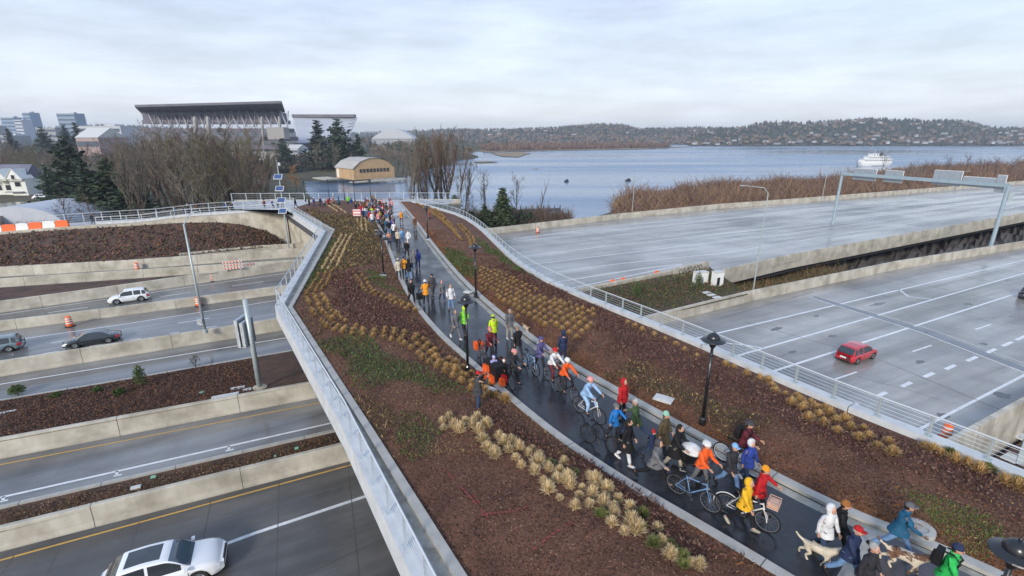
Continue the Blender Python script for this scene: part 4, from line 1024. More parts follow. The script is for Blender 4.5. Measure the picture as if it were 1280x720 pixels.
# left wood of slender bare trees behind the overpass
gname = 'bare trees of the wood behind the overpass'
wood = 'slender leafless grey brown tree in the dense wood behind the left overpass'
for i in range(95):
    px = random.uniform(128, 328); d = random.uniform(98, 185)
    top = 153 + (0 if 170 < px < 300 else 16) + random.uniform(-4, 26) + max(0, (px - 290)) * .25
    tree_px(random.choice(['up1', 'up2', 'wide2', 'wide1']), px, top, d, wood, group=gname, crown=random.choice(['grey', 'grey', 'brown', 'olive'])).scale.x *= 1.25
for i in range(60):
    px = random.uniform(-60, 140); d = random.uniform(185, 330); tree_px(random.choice(['wide1', 'wide2', 'up1']), px, random.uniform(172, 200) , d, 'leafless rounded tree in the hazy wood behind the white gabled house', group='bare trees behind the white house', crown=random.choice(['grey', 'brown', 'olive']))
for i in range(8):
    px = random.uniform(60, 340); tree_px('wide2', px, random.uniform(232, 246), random.uniform(92, 105), 'low leafless thicket tree just behind the overpass railing', group='low bare trees behind the overpass railing', crown='brown')
conifer_px('cedar', 76, 168, 135, 'tall dark broad cedar standing right of the white gabled house', wid=1.05)
conifer_px('cedar', 55, 205, 140, 'lower dark cedar between the white gabled house and the tall broad cedar', wid=.9)
conifer_px('fir2', 101, 206, 112, 'dark green conifer at the left of the trio behind the overpass', 'dark', 1.75)
conifer_px('fir2', 128, 197, 115, 'bushy dark green conifer in the middle of the trio behind the overpass', 'mid', 1.8)
conifer_px('fir2', 152, 206, 110, 'dark green conifer at the right of the trio behind the overpass', 'dark', 1.8)
conifer_px('fir', 139, 192, 126, 'thin olive conifer poking up behind the trio of conifers', 'mid', 1.0)
conifer_px('thuja', 48, 252, 112, 'small dark rounded conifer on the lawn edge beside the domed roof', 'dark', 1.2, cat='conifer')
conifer_px('fir', 395, 149, 330, 'tall dark conifer in front of the white grandstand, left of the pair', 'dark', 1.7)
conifer_px('cedar', 420, 147, 318, 'tallest dark broad conifer in front of the white grandstand, right of the pair', 'dark', 1.2)
conifer_px('fir', 446, 167, 320, 'pointed dark conifer standing alone left above the boathouse', 'dark', 1.5)
conifer_px('cedar', 352, 172, 300, 'dark spreading conifer below the left grandstand', 'blue', 1.2)
conifer_px('cedar', 308, 180, 240, 'dark conifer at the right margin of the bare wood below the grandstand', 'blue', 1.3)
conifer_px('fir', 92, 152, 420, 'distant dark conifer on the left skyline beside the pale long building', 'blue', 1.3)
conifer_px('cedar', 50, 158, 400, 'distant bluish broad conifer on the left skyline', 'blue', 1.0)
conifer_px('fir', 8, 160, 420, 'distant bluish conifer at the far left edge of the skyline', 'blue', 1.4)
conifer_px('fir2', 78, 155, 380, 'distant bluish conifer on the left skyline above the tall cedar', 'blue', 1.2)
# along the canal
tree_px('willow', 366, 205, 180, 'orange twigged willow on the near canal bank left of the water', name='willow_tree', crown='orange')
tree_px('willow', 355, 222, 165, 'smaller orange willow beside the solar sign mast', name='willow_tree', crown='orange')
for i, (px, tp, d) in enumerate(((392, 175, 300), (405, 180, 305), (418, 176, 296), (340, 186, 280), (330, 195, 250), (378, 190, 310), (436, 188, 310), (478, 186, 345), (462, 184, 360), (470, 190, 330))):
    tree_px('wide1', px, tp, d, 'grey leafless tree on the far canal bank near the boathouse', group='bare trees on the far canal bank', crown='grey')
for i, (px, tp, d) in enumerate(((500, 172, 300), (512, 178, 280), (494, 180, 310), (505, 186, 270), (488, 190, 300), (524, 190, 265), (518, 168, 330))):
    tree_px('up2', px, tp, d, 'tall grey leafless tree on the far canal bank right of the boathouse', group='bare trees right of the boathouse', crown='grey')
for i, (px, tp, d) in enumerate(((528, 168, 330), (540, 170, 345), (550, 176, 350), (560, 178, 370), (570, 182, 380), (545, 166, 400), (578, 184, 400))):
    tree_px('wide1', px, tp, d, 'leafless brown tree on the point of land reaching into the lake', group='bare trees on the lake point', crown='brown')
conifer_px('cedar', 527, 168, 340, 'dark green tree on the lake point right of the boathouse', 'mid', 1.0)
tree_px('wide1', 548, 158, 122, 'broad leafless crown behind the tallest tree clump at the lake edge', base=-11.5, crown='grey')
tree_px('wide1', 520, 172, 118, 'leafless broad tree just right of the path end', base=-11, crown='grey')
tree_px('tall1', 549, 153, 112, 'tallest leafless tree clump rising behind the far right railing, with bare trunks', base=-10, crown='brown')
tree_px('tall1', 564, 162, 116, 'second tall leafless tree clump, right of the tallest one behind the railing', base=-10, crown='brown')
tree_px('tall1', 533, 162, 110, 'tall leafless tree clump left of the tallest one above the path end', base=-10, crown='brown')
tree_px('up1', 508, 185, 104, 'slim leafless tree behind the crowd where the path ends', base=-9, crown='grey')
tree_px('sparse1', 606, 205, 106, 'leaning leafless tree with few branches in front of the lake', base=-9)
tree_px('sparse1', 645, 213, 112, 'small leafless tree right of the pointed evergreen', base=-10)
tree_px('up1', 577, 200, 110, 'thin leafless tree between the tall clump and the leaning tree', base=-10, crown='dark')
tree_px('snag', 675, 220, 108, 'bare snag trunk standing beside the viaduct', base=-9.5)
tree_px('wide2', 590, 232, 100, 'low leafless shrubby tree beside the curved railing', base=-9, crown='dark')
conifer_px('thuja', 628, 234, 100, 'pointed green evergreen beside the viaduct lanes', 'mid', 1.25, base=-8.3)
conifer_px('thuja', 568, 243, 104, 'small dark evergreen behind the far right railing', 'mid', 1.4, base=-8.5)
conifer_px('round', 606, 256, 98, 'round dark evergreen shrub just outside the right railing', 'mid', 1.3, base=-8.3)
conifer_px('round', 590, 264, 92, 'low dark evergreen shrub left of the round one outside the railing', 'dark', 1.4, base=-8.3)
conifer_px('round', 652, 262, 103, 'small evergreen shrub right of the pointed evergreen', 'dark', 1.2, base=-8.6)
conifer_px('round', 663, 264, 104, 'second small evergreen shrub toward the snag trunk', 'dark', 1.2, base=-8.6)

# twiggy thickets: many fine shoots in one mass
def twig_mass(name, poly, count, h, mats, label, wid=.035, hv=.45, topf=None, wz=None):
    A = np.array(poly); lo, hi = A.min(0), A.max(0); P_ = rng.random((count * 3, 2)) * (hi - lo) + lo; k = inpoly(P_[:, 0], P_[:, 1], poly); P_ = P_[k][:count]
    n = len(P_); z = np.array([land_z(x, y) if wz is None else wz for x, y in P_]); z = np.maximum(z, WZ)
    nv = np.array([mnoise.noise(Vector((x * .06, y * .06, 1))) + .6 * mnoise.noise(Vector((x * .25, y * .25, 4))) for x, y in P_]); hh = h * (1 + hv * nv * 1.6) * rng.uniform(.5, 1.1, n)
    out = []
    for s in range(3):
        b0 = np.stack([P_[:, 0] + rng.normal(0, .5, n), P_[:, 1] + rng.normal(0, .5, n), z + (hh * .25 * s if s else 0)], 1)
        top_ = b0 + np.stack([rng.normal(0, .6, n) * hh * .6, rng.normal(0, .6, n) * hh * .6, hh * rng.uniform(.2, .75, n)], 1)
        w_ = wid * rng.uniform(.6, 1.4, n); a = rng.random(n) * 6.28; sd_ = np.stack([np.cos(a) * w_, np.sin(a) * w_, 0 * w_], 1)
        out.append(np.stack([b0 - sd_, b0 + sd_, top_ + sd_ * .4, top_ - sd_ * .4], 1))
    V = np.concatenate(out); mi = rng.integers(0, len(mats), len(V)); me = quads_mesh(name, V, mi, mats)
    o = bpy.data.objects.new(name, me); COL.objects.link(o); return tag(o, label, 'shrubs', kind='stuff')
rust = [mat('marsh_rust', (.22, .12, .06), None, rough=.9), mat('marsh_brown', (.16, .09, .06), None, rough=.9), mat('marsh_tan', (.24, .17, .10), None, rough=.9), mat('marsh_plum', (.14, .085, .075), None, rough=.9)]
fv = far_v[4:]
mpoly = [(p.x + 1, p.y + 3) for p in far_v[3:]][:5] + [(470, 330), (400, 400), W2(1279, 212), W2(1160, 214), W2(1100, 220), W2(1040, 229), W2(960, 233), W2(880, 239), W2(800, 248), W2(765, 259)]
twig_mass('marsh_thicket', mpoly, 80000, 4.6, rust, 'rust brown leafless marsh thicket between the viaduct and the lake', wid=.10)
for i, (px, tp, d) in enumerate(((1110, 186, 300), (1190, 192, 290), (1170, 198, 280), (1215, 190, 300), (1250, 194, 310), (1155, 202, 260), (1270, 192, 260), (1235, 198, 250))):
    tree_px('sparse1' if i == 0 else 'wide1', px, tp, d, 'lone leafless tree in front of the white ferry' if i == 0 else 'purplish leafless tree rising from the marsh thicket', base=-12.4, group=None if i == 0 else 'bare trees in the marsh thicket', crown='dark' if i == 0 else 'brown')
# bank vegetation by the canal and railing
twig_mass('bank_thicket', [(-30, 92), (-8, 98), (12, 104), (14, 118), (-10, 116), (-34, 108)], 9000, 2.6, [rust[1], rust[3], ndl['dark']], 'dark leafless brush on the slope between the railing and the lake', wid=.05)
twig_mass('roadside_brush', [(-70, 76), (-36, 88), (-40, 104), (-110, 96), (-110, 78)], 14000, 2.2, [rust[1], twg['grey'], rust[3], LM['olive_a']], 'low brown brush behind the overpass railing', wid=.04)
twig_mass('under_viaduct_brush', [tuple(P(x, y, -10)[:2]) for x, y in ((900, 395), (980, 380), (1040, 352), (1060, 340), (985, 340), (905, 360))], 3500, 1.6, [LM['olive_a'], rust[0], rust[2], ndl['mid']], 'green and rust brush on the rocks under the viaduct edge', wid=.03, wz=-10.7)
for i in range(26):
    px = random.uniform(800, 1285); tree_px(random.choice(['wide1', 'wide2', 'sparse1']), px, np.interp(px, [800, 900, 960, 1050, 1120, 1200, 1285], [240, 228, 220, 220, 206, 196, 196]) + random.uniform(-6, 6), random.uniform(215, 300) + max(0, px - 1100) * .2, 'scrubby leafless small tree growing through the rust brown thicket', base=-12.4, group='scrubby trees in the thicket', crown=random.choice(['brown', 'olive', 'grey']))
# shrubs in the left beds
def shrub(x, y, z, r, h, m, label, name='shrub', n=900):
    C = rng.normal(size=(n, 3)); C /= np.linalg.norm(C, axis=1)[:, None]; C *= rng.random(n)[:, None] ** .45; C = C * np.array([r, r, h / 2]) + np.array([0, 0, h * .5]); C[:, :2] *= (1.1 - .55 * C[:, 2:3] / h)
    V = leaf_quads(C, .10, .9, .4); e = empty(name, (x, y, z), 0, label, 'shrub'); c = bpy.data.objects.new('foliage', quads_mesh('foliage', V, rng.integers(0, len(m), n), m)); COL.objects.link(c); c.parent = e
    T = MB(); 
    for k in range(4): T.tube([(0, 0, -.1), (random.uniform(-r, r) * .5, random.uniform(-r, r) * .5, h * .8)], [.025, .008], 4, cap=False)
    mk('stem', T, barkb, e); return e
gl = [LM['green_a'], LM['green_b'], LM['olive_b']]
for (px, py, z, r, h, lb) in ((177, 482, -6.3, .5, 1.7, 'upright green shrub at the top edge of the wide mulch bed'), (150, 494, -6.1, .45, .6, 'low round green shrub left of the cover slabs in the wide mulch bed'), (22, 492, -6.3, .6, .7, 'sprawling olive shrub at the left end of the wide mulch bed'),
                              (122, 490, -6.2, .4, .45, 'small sparse shrub left of the upright green shrub'), (70, 497, -6.2, .4, .4, 'tiny olive shrub near the white slab in the wide mulch bed'),
                              (796, 372, -6.5, .6, 1.9, 'green conical shrub at the left of the planted triangle'), (872, 360, -6.3, .6, 2.0, 'green upright shrub by the white cabinets'),
                              (245, 458, -7.0, .5, 1.1, 'sparse leafless looking shrub at the edge of the lane left of the boxed sign pole')):
    z = bed2z(px, py) if px < 200 else z; p = P(px, py, z); shrub(p.x, p.y, z - .05, r, h, gl if 'leafless' not in lb else [barkb, LM['olive_a']], lb, n=900 if 'leafless' not in lb else 160)
# short weeds of the beds
def bed_scatter(polypx, z, count, size, mats, label, hg=.12):
    pg = [tuple(P(x, y, z)[:2]) for x, y in polypx]; A = np.array(pg); lo, hi = A.min(0), A.max(0); P_ = rng.random((count * 3, 2)) * (hi - lo) + lo; P_ = P_[inpoly(P_[:, 0], P_[:, 1], pg)][:count]
    return leaf_quads(np.stack([P_[:, 0], P_[:, 1], np.full(len(P_), z) + hg * rng.random(len(P_))], 1), size, .6, .5)
v1 = bed_scatter([(0, 641), (430, 541), (430, 556), (0, 659)], ZB + .03, 9000, .07, None, '', .04)
v2 = np.concatenate([leaf_quads(np.array([tuple(c2a[1].lerp(c2a[2], u).lerp(c2b[2].lerp(c2b[4], u), w_ ** 1) + Vector((0, 0, .06))) for u, w_ in rng.random((26000, 2)) * np.array([1, .9]) + np.array([0, .06])]), .08, .5, .5)])
collect('bed_litter', [(v1, [LM['leaf_b'], LM['chip_b'], LM['chip_c'], LM['olive_a']]), (v2, [LM['chip_a'], LM['chip_c'], LM['chip_c'], LM['leaf_b']])], 'dead leaves and bark pieces over the roadside mulch beds at the left', 'mulch')
uaR, lbR = resample(ua, 200), resample(lb_, 200)
v3 = np.concatenate([leaf_quads(np.stack([A__[:, 0], A__[:, 1], A__[:, 2]], 1), .32, .9, .5) for A__ in [np.array([tuple(uaR[int(u * 199)].lerp(lbR[int(u * 199)], v_) + Vector((0, 0, .08))) for u, v_ in rng.random((9000, 2)) ** np.array([1, .8])])]])
collect('embankment_plants', [(v3, [LM['olive_a'], LM['olive_b'], LM['chip_a'], LM['heather_c'], LM['chip_a']])], 'sparse low plants on the dark embankment under the overpass', 'ground cover')
tq = [P(x, y, ZR + .45) for x, y in ((722, 366), (812, 350), (884, 335), (930, 368), (860, 386), (790, 398))]
v4 = bed_scatter([(730, 366), (812, 350), (884, 336), (932, 366), (860, 384), (792, 396)], ZR + .75, 9000, .16, None, '', .25)
collect('triangle_plants', [(v4, [LM['olive_a'], LM['green_a'], LM['chip_a'], LM['olive_b']])], 'brown and green ground plants filling the planted triangle beside the viaduct', 'ground cover')

# ------------------------------------------------------------------ far shore
hillm = mat('hill_ground', (.045, .055, .035), (.075, .07, .05), .02, .95)
def hill(name, prof, d0_, depth, seed):
    """prof: (px, top y) skyline; slope rises from the shore at d0 to the crest at d0+depth"""
    mb = MB(); n = 160; x0, x1 = prof[0][0], prof[-1][0]; rows = 14
    for i in range(n):
        px = x0 + (x1 - x0) * i / (n - 1); ty = np.interp(px, [p[0] for p in prof], [p[1] for p in prof]); dsh = d0_(px); c = PD(px, ty, dsh + depth); s = PD(px, 183, dsh)
        for j in range(rows):
            t = j / (rows - 1)
            if t <= .8: u = t / .8; p = Vector((s.x + (c.x - s.x) * u, dsh + depth * u, WZ - 1 + (c.z - 9 - WZ + 1) * math.sin(u * PI / 2) ** 1.2))
            else: u = (t - .8) / .2; p = Vector((c.x * (1 + u * .3), dsh + depth * (1 + u), (c.z - 9) * (1 - u) + WZ * u))
            p.z += mnoise.noise(Vector((px * .05, t * 5, seed))) * 2.5
            mb.v.append(tuple(p))
    for i in range(n - 1):
        for j in range(rows - 1):
            k = i * rows + j; mb.f.append((k, k + rows, k + rows + 1, k + 1)); mb.m.append(0)
    o = struct(name, mb, hillm, smooth=True); return np.array(mb.v).reshape(n, rows, 3)
h1 = hill('wooded_hill', [(860, 172), (885, 161), (900, 160), (930, 158), (960, 151), (1000, 152), (1050, 150), (1090, 147), (1150, 149), (1200, 150), (1235, 157), (1262, 160), (1300, 156), (1420, 158)], lambda x: 1080, 380, 1)
h2 = hill('wooded_hill', [(520, 166), (560, 162), (600, 161), (650, 160), (700, 158), (740, 154), (775, 155), (800, 160), (840, 159), (880, 158), (930, 160), (980, 162)], lambda x: 1250, 700, 2)
h3 = hill('wooded_hill', [(430, 166), (470, 164), (520, 162), (560, 160), (600, 160)], lambda x: 1900, 600, 3)
h4 = hill('wooded_hill', [(-300, 168), (-100, 158), (0, 156), (60, 158), (130, 155), (200, 157), (300, 160), (400, 162)], lambda x: 1500, 700, 4)
fm = [mat('far_conifer', (.028, .042, .032), None, rough=.9), mat('far_conifer_b', (.045, .055, .035), None, rough=.9), mat('far_bare', (.13, .10, .08), None, rough=.9), mat('far_bare_b', (.17, .12, .08), None, rough=.9)]
def far_wood(H, count, label, bare_frac=.25, lowbare=.6):
    V = []; MI = []; n, rows, _ = H.shape; ang = np.arange(6) * PI / 3
    for _ in range(count):
        i = rng.random() * (n - 1.01); j = rng.random() ** .8 * (rows * .8 - 1.01); i0, j0 = int(i), int(j); a = H[i0, j0] * (1 - (i - i0)) + H[i0 + 1, j0] * (i - i0); b_ = H[i0, j0 + 1] * (1 - (i - i0)) + H[i0 + 1, j0 + 1] * (i - i0); p = a * (1 - (j - j0)) + b_ * (j - j0)
        bare = rng.random() < (lowbare if j < 3 else bare_frac); h = rng.uniform(7, 15) if not bare else rng.uniform(6, 11); r = h * (rng.uniform(.16, .3) if not bare else rng.uniform(.35, .6))
        m_ = (2 + (rng.random() < .4)) if bare else int(rng.random() < .35); p = p + np.array([0, 0, -1.0]); rot = rng.random() * 2
        if bare: ringz = [(0.15, .1), (1, .45), (.8, .75), (.15, 1)]
        else: ringz = [(1, .08), (.85, .3), (.5, .65), (.03, 1)]
        for k in range(3):
            r0, z0 = ringz[k]; r1, z1 = ringz[k + 1]; jit = 1 + rng.normal(size=6) * .22
            for q in range(6):
                q2 = (q + 1) % 6; A = lambda rr, zz, qq, jj: p + np.array([math.cos(ang[qq] + rot) * r * rr * jj, math.sin(ang[qq] + rot) * r * rr * jj, h * zz])
                V.append([A(r0, z0, q, jit[q]), A(r0, z0, q2, jit[q2]), A(r1, z1, q2, jit[q2]), A(r1, z1, q, jit[q])]); MI.append(m_)
    me = quads_mesh('hillside_wood', np.array(V), np.array(MI), fm); o = bpy.data.objects.new('hillside_wood', me); COL.objects.link(o); tag(o, label, 'woodland', kind='stuff')
far_wood(h1, 2600, 'dense dark wood with bare patches covering the far hillside at the right')
far_wood(h2, 3000, 'low wooded shore far across the lake in the middle', .35, .85)
far_wood(h3, 600, 'bluish wooded ridge beyond the boathouse')
far_wood(h4, 1200, 'wooded ridge on the skyline at the far left')
# marsh spits at the far side
tan = mat('marsh_grass', (.30, .22, .13), (.2, .15, .09), .05, .95)
def spit(pxs, name='marsh_island', h=.5):
    mb = MB(); fan(mb, [P(x, y, WZ + h) for x, y in pxs], WZ + h); o = struct(name, mb, tan)
spit([(606, 190), (640, 189), (700, 188), (800, 186.5), (830, 184.5), (870, 183.5), (700, 183), (600, 184), (585, 187)])
spit([(612, 191), (628, 195.5), (648, 196.5), (655, 193.5), (664, 191.6), (650, 190)])
spit([(591, 202.5), (600, 203.2), (624, 202.4), (615, 201.4), (596, 201.4)]); spit([(584, 205.4), (592, 206), (592, 204.8)]); spit([(664, 210.6), (672, 211), (673, 210.2)])
twig_mass('far_marsh', [W2(606, 189.5), W2(700, 187.6), W2(830, 184.8), W2(840, 183.6), W2(700, 183.2), W2(600, 185)], 9000, 8, [rust[1], rust[3], rust[3], rust[2]], 'tan and rust marsh bushes on the low far shore', wid=.5, wz=WZ)

# houses on the hillside
hw = mat('house_white', (.42, .42, .43), None, rough=.7, rnd=.3); hr = mat('house_roof', (.12, .11, .11), None, rough=.8, rnd=.4)
def house_mesh(w_, d_, h_, rh):
    mb = MB(); x, y = w_ / 2, d_ / 2
    mb.box((0, 0, h_ / 2), (w_, d_, h_)); 
    o = 1.06; mb.add([(-x * o, -y * o, h_), (x * o, -y * o, h_), (x * o, y * o, h_), (-x * o, y * o, h_), (-x * o, 0, h_ + rh), (x * o, 0, h_ + rh)], [(0, 1, 5, 4), (2, 3, 4, 5), (0, 4, 3), (1, 2, 5)], 1)
    for k in range(3): mb.box((-x + w_ * (k + .5) / 3, -y - .06, h_ * .55), (w_ * .16, .1, h_ * .35), mi=1)
    return mesh_of('house', mb, [hw, hr])
HM = [house_mesh(13, 9, 5, 3), house_mesh(18, 10, 6.5, 2.5), house_mesh(10, 9, 7, 3.5), house_mesh(22, 11, 5, 2)]
def houses(H, count, lo, hi, label, grp):
    n, rows, _ = H.shape
    for _ in range(count):
        i = rng.integers(2, n - 2); j = lo + rng.random() * (hi - lo); j0 = int(j); p = H[i, j0] * (1 - (j - j0)) + H[i, j0 + 1] * (j - j0)
        o = bpy.data.objects.new('house', HM[rng.integers(0, 4)]); COL.objects.link(o); o.scale = (.6, .6, .6); o.location = (p[0], p[1] - 6, p[2] + 2 + rng.random() * 3); o.rotation_euler = (0, 0, rng.uniform(-.5, .5)); tag(o, label, 'house', grp)
houses(h1, 95, .6, 10.5, 'pale house among dark trees on the far right hillside across the lake', 'houses on the right hillside')
houses(h2, 26, 3, 9, 'small pale house among trees on the low middle shore across the lake', 'houses on the middle shore')
houses(h1, 26, .3, 1.0, 'pale waterfront house at the foot of the far right hillside', 'waterfront houses under the right hillside')

# woods on the land beyond the canal and behind the house, one far-off mass
def land_wood(name, poly, count, label, fir=.12, hmin=5, hmax=10):
    A = np.array(poly); lo, hi = A.min(0), A.max(0); P_ = rng.random((count * 4, 2)) * (hi - lo) + lo; P_ = P_[inpoly(P_[:, 0], P_[:, 1], poly)][:count]
    V = []; MI = []
    for x, y in P_:
        z = max(land_z(x, y), WZ); f = rng.random() < fir; h = rng.uniform(hmin, hmax) * (1.25 if f else 1); m_ = 26
        C = rng.normal(size=(m_, 3)); C /= np.linalg.norm(C, axis=1)[:, None]; C *= rng.random(m_)[:, None] ** .4
        if f: C = C * np.array([h * .2, h * .2, h * .5]); C[:, :2] *= (1.1 - C[:, 2:3] / h)
        else: C = C * np.array([h * .42, h * .42, h * .42])
        C += np.array([x, y, z + h * .55]); V.append(leaf_quads(C, h * (.2 if f else .24), 1.2, .35 if f else .22)); MI += [0 if f else int(rng.integers(1, 4))] * m_
    me = quads_mesh(name, np.concatenate(V), np.array(MI), [ndl['blue'], twg['grey'], twg['brown'], twg['olive']]); o = bpy.data.objects.new(name, me); COL.objects.link(o); tag(o, label, 'woodland', kind='stuff')
land_wood('far_woodland', [W2(-300, 205), W2(150, 206), W2(300, 212), W2(340, 224), W2(300, 222), W2(100, 218), W2(-300, 214)], 900, 'hazy leafless woodland behind the white gabled house on the left')
land_wood('far_woodland', [W2(-300, 190), W2(200, 190), W2(340, 196), W2(360, 204), W2(280, 206), W2(-300, 203)], 1100, 'far hazy woodland below the distant buildings on the left', .25)
land_wood('far_woodland', [W2(470, 205), W2(500, 212), W2(540, 210), W2(596, 197), W2(570, 193), W2(520, 192), W2(460, 195)], 500, 'brown leafless woodland on the point of land behind the boathouse', .12)
land_wood('far_woodland', [W2(330, 224), W2(360, 222), W2(420, 219), W2(425, 205), W2(360, 205)], 160, 'leafless woodland on the campus bank below the grandstands', .2, 4, 8)
land_wood('far_woodland', [W2(450, 190), W2(600, 186), W2(620, 184), W2(600, 181), W2(450, 184)], 900, 'far hazy trees along the distant low shore beyond the boathouse', .3)
# ------------------------------------------------------------------ lamps
def lamp_proto():
    e = empty('street_lamp', (0, 0, 0), 0, '', 'street lamp', 'black saucer topped lamps along the path')
    mb = MB(); mb.lathe([(.0, 0), (.17, 0), (.17, .05), (.13, .1), (.12, .35), (.085, .42), (.085, .44), (0, .44)], 16); mk('base', mb, M['black'], e, smooth=False)
    mb = MB(); mb.tube([(0, 0, .4), (0, 0, 3.25)], [.065, .05], 12); mb.lathe([(.05, 2.9), (.075, 2.93), (.075, 2.98), (.05, 3.0)], 12); mk('pole', mb, M['black'], e, smooth=True)
    h = MB(); h.lathe([(.05, 3.2), (.11, 3.3), (.13, 3.42), (.13, 3.50), (.10, 3.52)], 20); hd = mk('lamp_head', h, M['black'], e, smooth=True)
    mb = MB(); mb.lathe([(.10, 3.50), (.40, 3.50), (.415, 3.515), (.40, 3.54), (.24, 3.60), (.22, 3.60)], 32); mk('shade', mb, M['black'], hd, smooth=False)
    mb = MB(); mb.lathe([(.22, 3.60), (.215, 3.66), (.17, 3.73), (.10, 3.78), (.03, 3.80), (0, 3.80)], 24); mb.lathe([(.03, 3.79), (.035, 3.85), (0, 3.87)], 8); mk('cap', mb, M['black'], hd, smooth=True)
    mb = MB(); mb.lathe([(.105, 3.44), (.30, 3.485), (.30, 3.49), (.10, 3.49)], 24); mk('lens', mb, M['lens'], hd)
    return e
M['lens'] = mat('lamp_lens', (.5, .5, .48), None, rough=.3)
lamp = lamp_proto()
lamps = [(585, 468, 'black saucer lamp standing left of the path beside the photographer in a red cap'), (877, 535, 'black saucer lamp standing right of the path beside the wide mulch bed'),
         (595, 372, 'black saucer lamp standing right of the path near the top of the staggered grass rows'), (480, 347, 'black saucer lamp left of the path beside a white cover slab, among the farther bed'),
         (535, 299, 'black saucer lamp right of the path near the far end, below the curved railing')]
for i, (x, y, lb) in enumerate(lamps):
    p = G(x, y); o = lamp if i == 0 else dup(lamp, (0, 0, 0)); place(o, (p.x, p.y, p.z + .05), random.random(), lb)
o = dup(lamp, (8.72, 6.72, .05), .3, 'nearest black saucer lamp head, cut off at the bottom right corner'); o.scale = (.88, .88, 1)
for x, y, lb in ((412, 251, 'tiny black lamp among the walkers on the plaza, second from the left'), (431, 250, 'tiny black lamp behind the crowd on the plaza, third from the left'), (444, 252, 'tiny black lamp right above the white poster in the crowd'), (382, 252, 'tiny black lamp at the left end of the plaza railing'), (464, 251, 'tiny black lamp in the thick of the crowd where the path ends')):
    p = P(x, y, -1); dup(lamp, (p.x, p.y, -1), 0, lb)
# white cover slabs
def slab(px, py, z, w_, l_, rz, label, m='cover', world=None, h=.08):
    p = world or P(px, py, z); mb = MB(); mb.box((0, 0, h / 2), (w_, l_, h)); mb.box((0, 0, h + .004), (w_ * .86, l_ * .84, .008)); mb.box((w_ * .3, 0, h + .012), (.05, .05, .008))
    o = mk('cover_slab', mb, M[m], None, tuple(p), rz); return tag(o, label, 'cover slab')
for (x, y, w_, l_, lb) in ((479, 349, .5, .35, 'small white cover slab at the foot of the lamp left of the path'), (535, 301, .5, .35, 'small white cover slab at the foot of the farthest right lamp'), (585, 367, .55, .4, 'small white cover slab beside the kerb behind the nearer left lamp head'),
                           (829, 505, .75, .48, 'white rectangular cover slab on the mulch right of the path'), (612, 492, .55, .4, 'small white cover slab beside the photographer in a red cap'), (470, 290, .5, .3, 'small pale cover slab left of the path near the far grass streaks')):
    p = G(x, y); slab(0, 0, 0, w_, l_, R(-35), lb, world=(p.x, p.y, gz(p.x, p.y, side_of(p.x, p.y)) + .02))
p = G(1147, 667); mb = MB(); mb.lathe([(.0, .02), (.2, .02), (.22, .06), (.36, .06), (.38, -.1)], 24); o = mk('manhole_rim', mb, M['kerb'], None, (p.x, p.y, gz(p.x, p.y, 1) + .03)); tag(o, 'round pale concrete collar in the mulch beside the man with a cane', 'manhole')
for (x, y, w_, l_, z, lb, m) in ((170, 610, .42, .24, ZB, 'white cover slab in the narrow roadside bed', 'cover'), (192, 597, .22, .18, ZB, 'green cover lid in the narrow roadside bed, left of two', 'green_cover'), (371, 561, .22, .16, ZB, 'green cover lid in the narrow roadside bed, right of two', 'green_cover'), (344, 571, .1, .1, ZB, 'tiny green lid in the narrow roadside bed', 'green_cover'),
                                 (274, 497, .85, .42, -5.9, 'front left slab of four white cover slabs beside the boxed sign pole', 'cover'), (290, 494, .8, .42, -5.88, 'front right slab of four white cover slabs beside the boxed sign pole', 'cover'), (297, 486, .85, .4, -5.95, 'rear slab of four white cover slabs beside the boxed sign pole', 'cover'), (309, 488, .5, .35, -5.9, 'smallest slab of four white cover slabs beside the boxed sign pole', 'cover'),
                                 (8, 517, .9, .45, -5.95, 'white cover slab at the left end of the wide mulch bed', 'cover'), (252, 492, .3, .3, -5.95, 'small green lid in the wide mulch bed', 'green_cover'),
                                 (883, 366, .9, .5, -6.25, 'upper of three pale slabs in the planted triangle', 'cover'), (889, 369, .9, .5, -6.2, 'middle of three pale slabs in the planted triangle', 'cover'), (896, 372, .9, .5, -6.15, 'lower of three pale slabs in the planted triangle', 'cover'),
                                 (1264, 573, 1.1, .7, -8.9, 'pale slab on the sunken ground beside the exit wall', 'cover'), (1276, 546, 1.0, .5, -8.9, 'second pale slab farther back on the sunken ground', 'cover')):
    zz_ = bed2z(x, y) + .05 if (y < 520 and x < 320) else z + .04
    slab(x, y, zz_, w_, l_, R(26), lb, m)
# survey paint on the mulch
M['redpaint'] = mat('red_survey_paint', (.19, .04, .035), None, rough=.8)
mb = MB()
for a, b2 in (((556, 596), (572, 612)), ((572, 612), (612, 660)), ((660, 704), (705, 672)), ((705, 672), (718, 668)), ((602, 654), (640, 652)), ((640, 652), (662, 646)), ((590, 625), (600, 640))):
    pa, pb = G(*a), G(*b2); n = 8
    for k in range(n):
        if random.random() < .3: continue
        q0, q1 = pa.lerp(pb, k / n), pa.lerp(pb, (k + .8) / n)
        for q in (q0, q1): q.z = gz(q.x, q.y, -1) + .035
        band(mb, [q0, q1], .07, 0)
struct('survey_marks', mb, M['redpaint'])

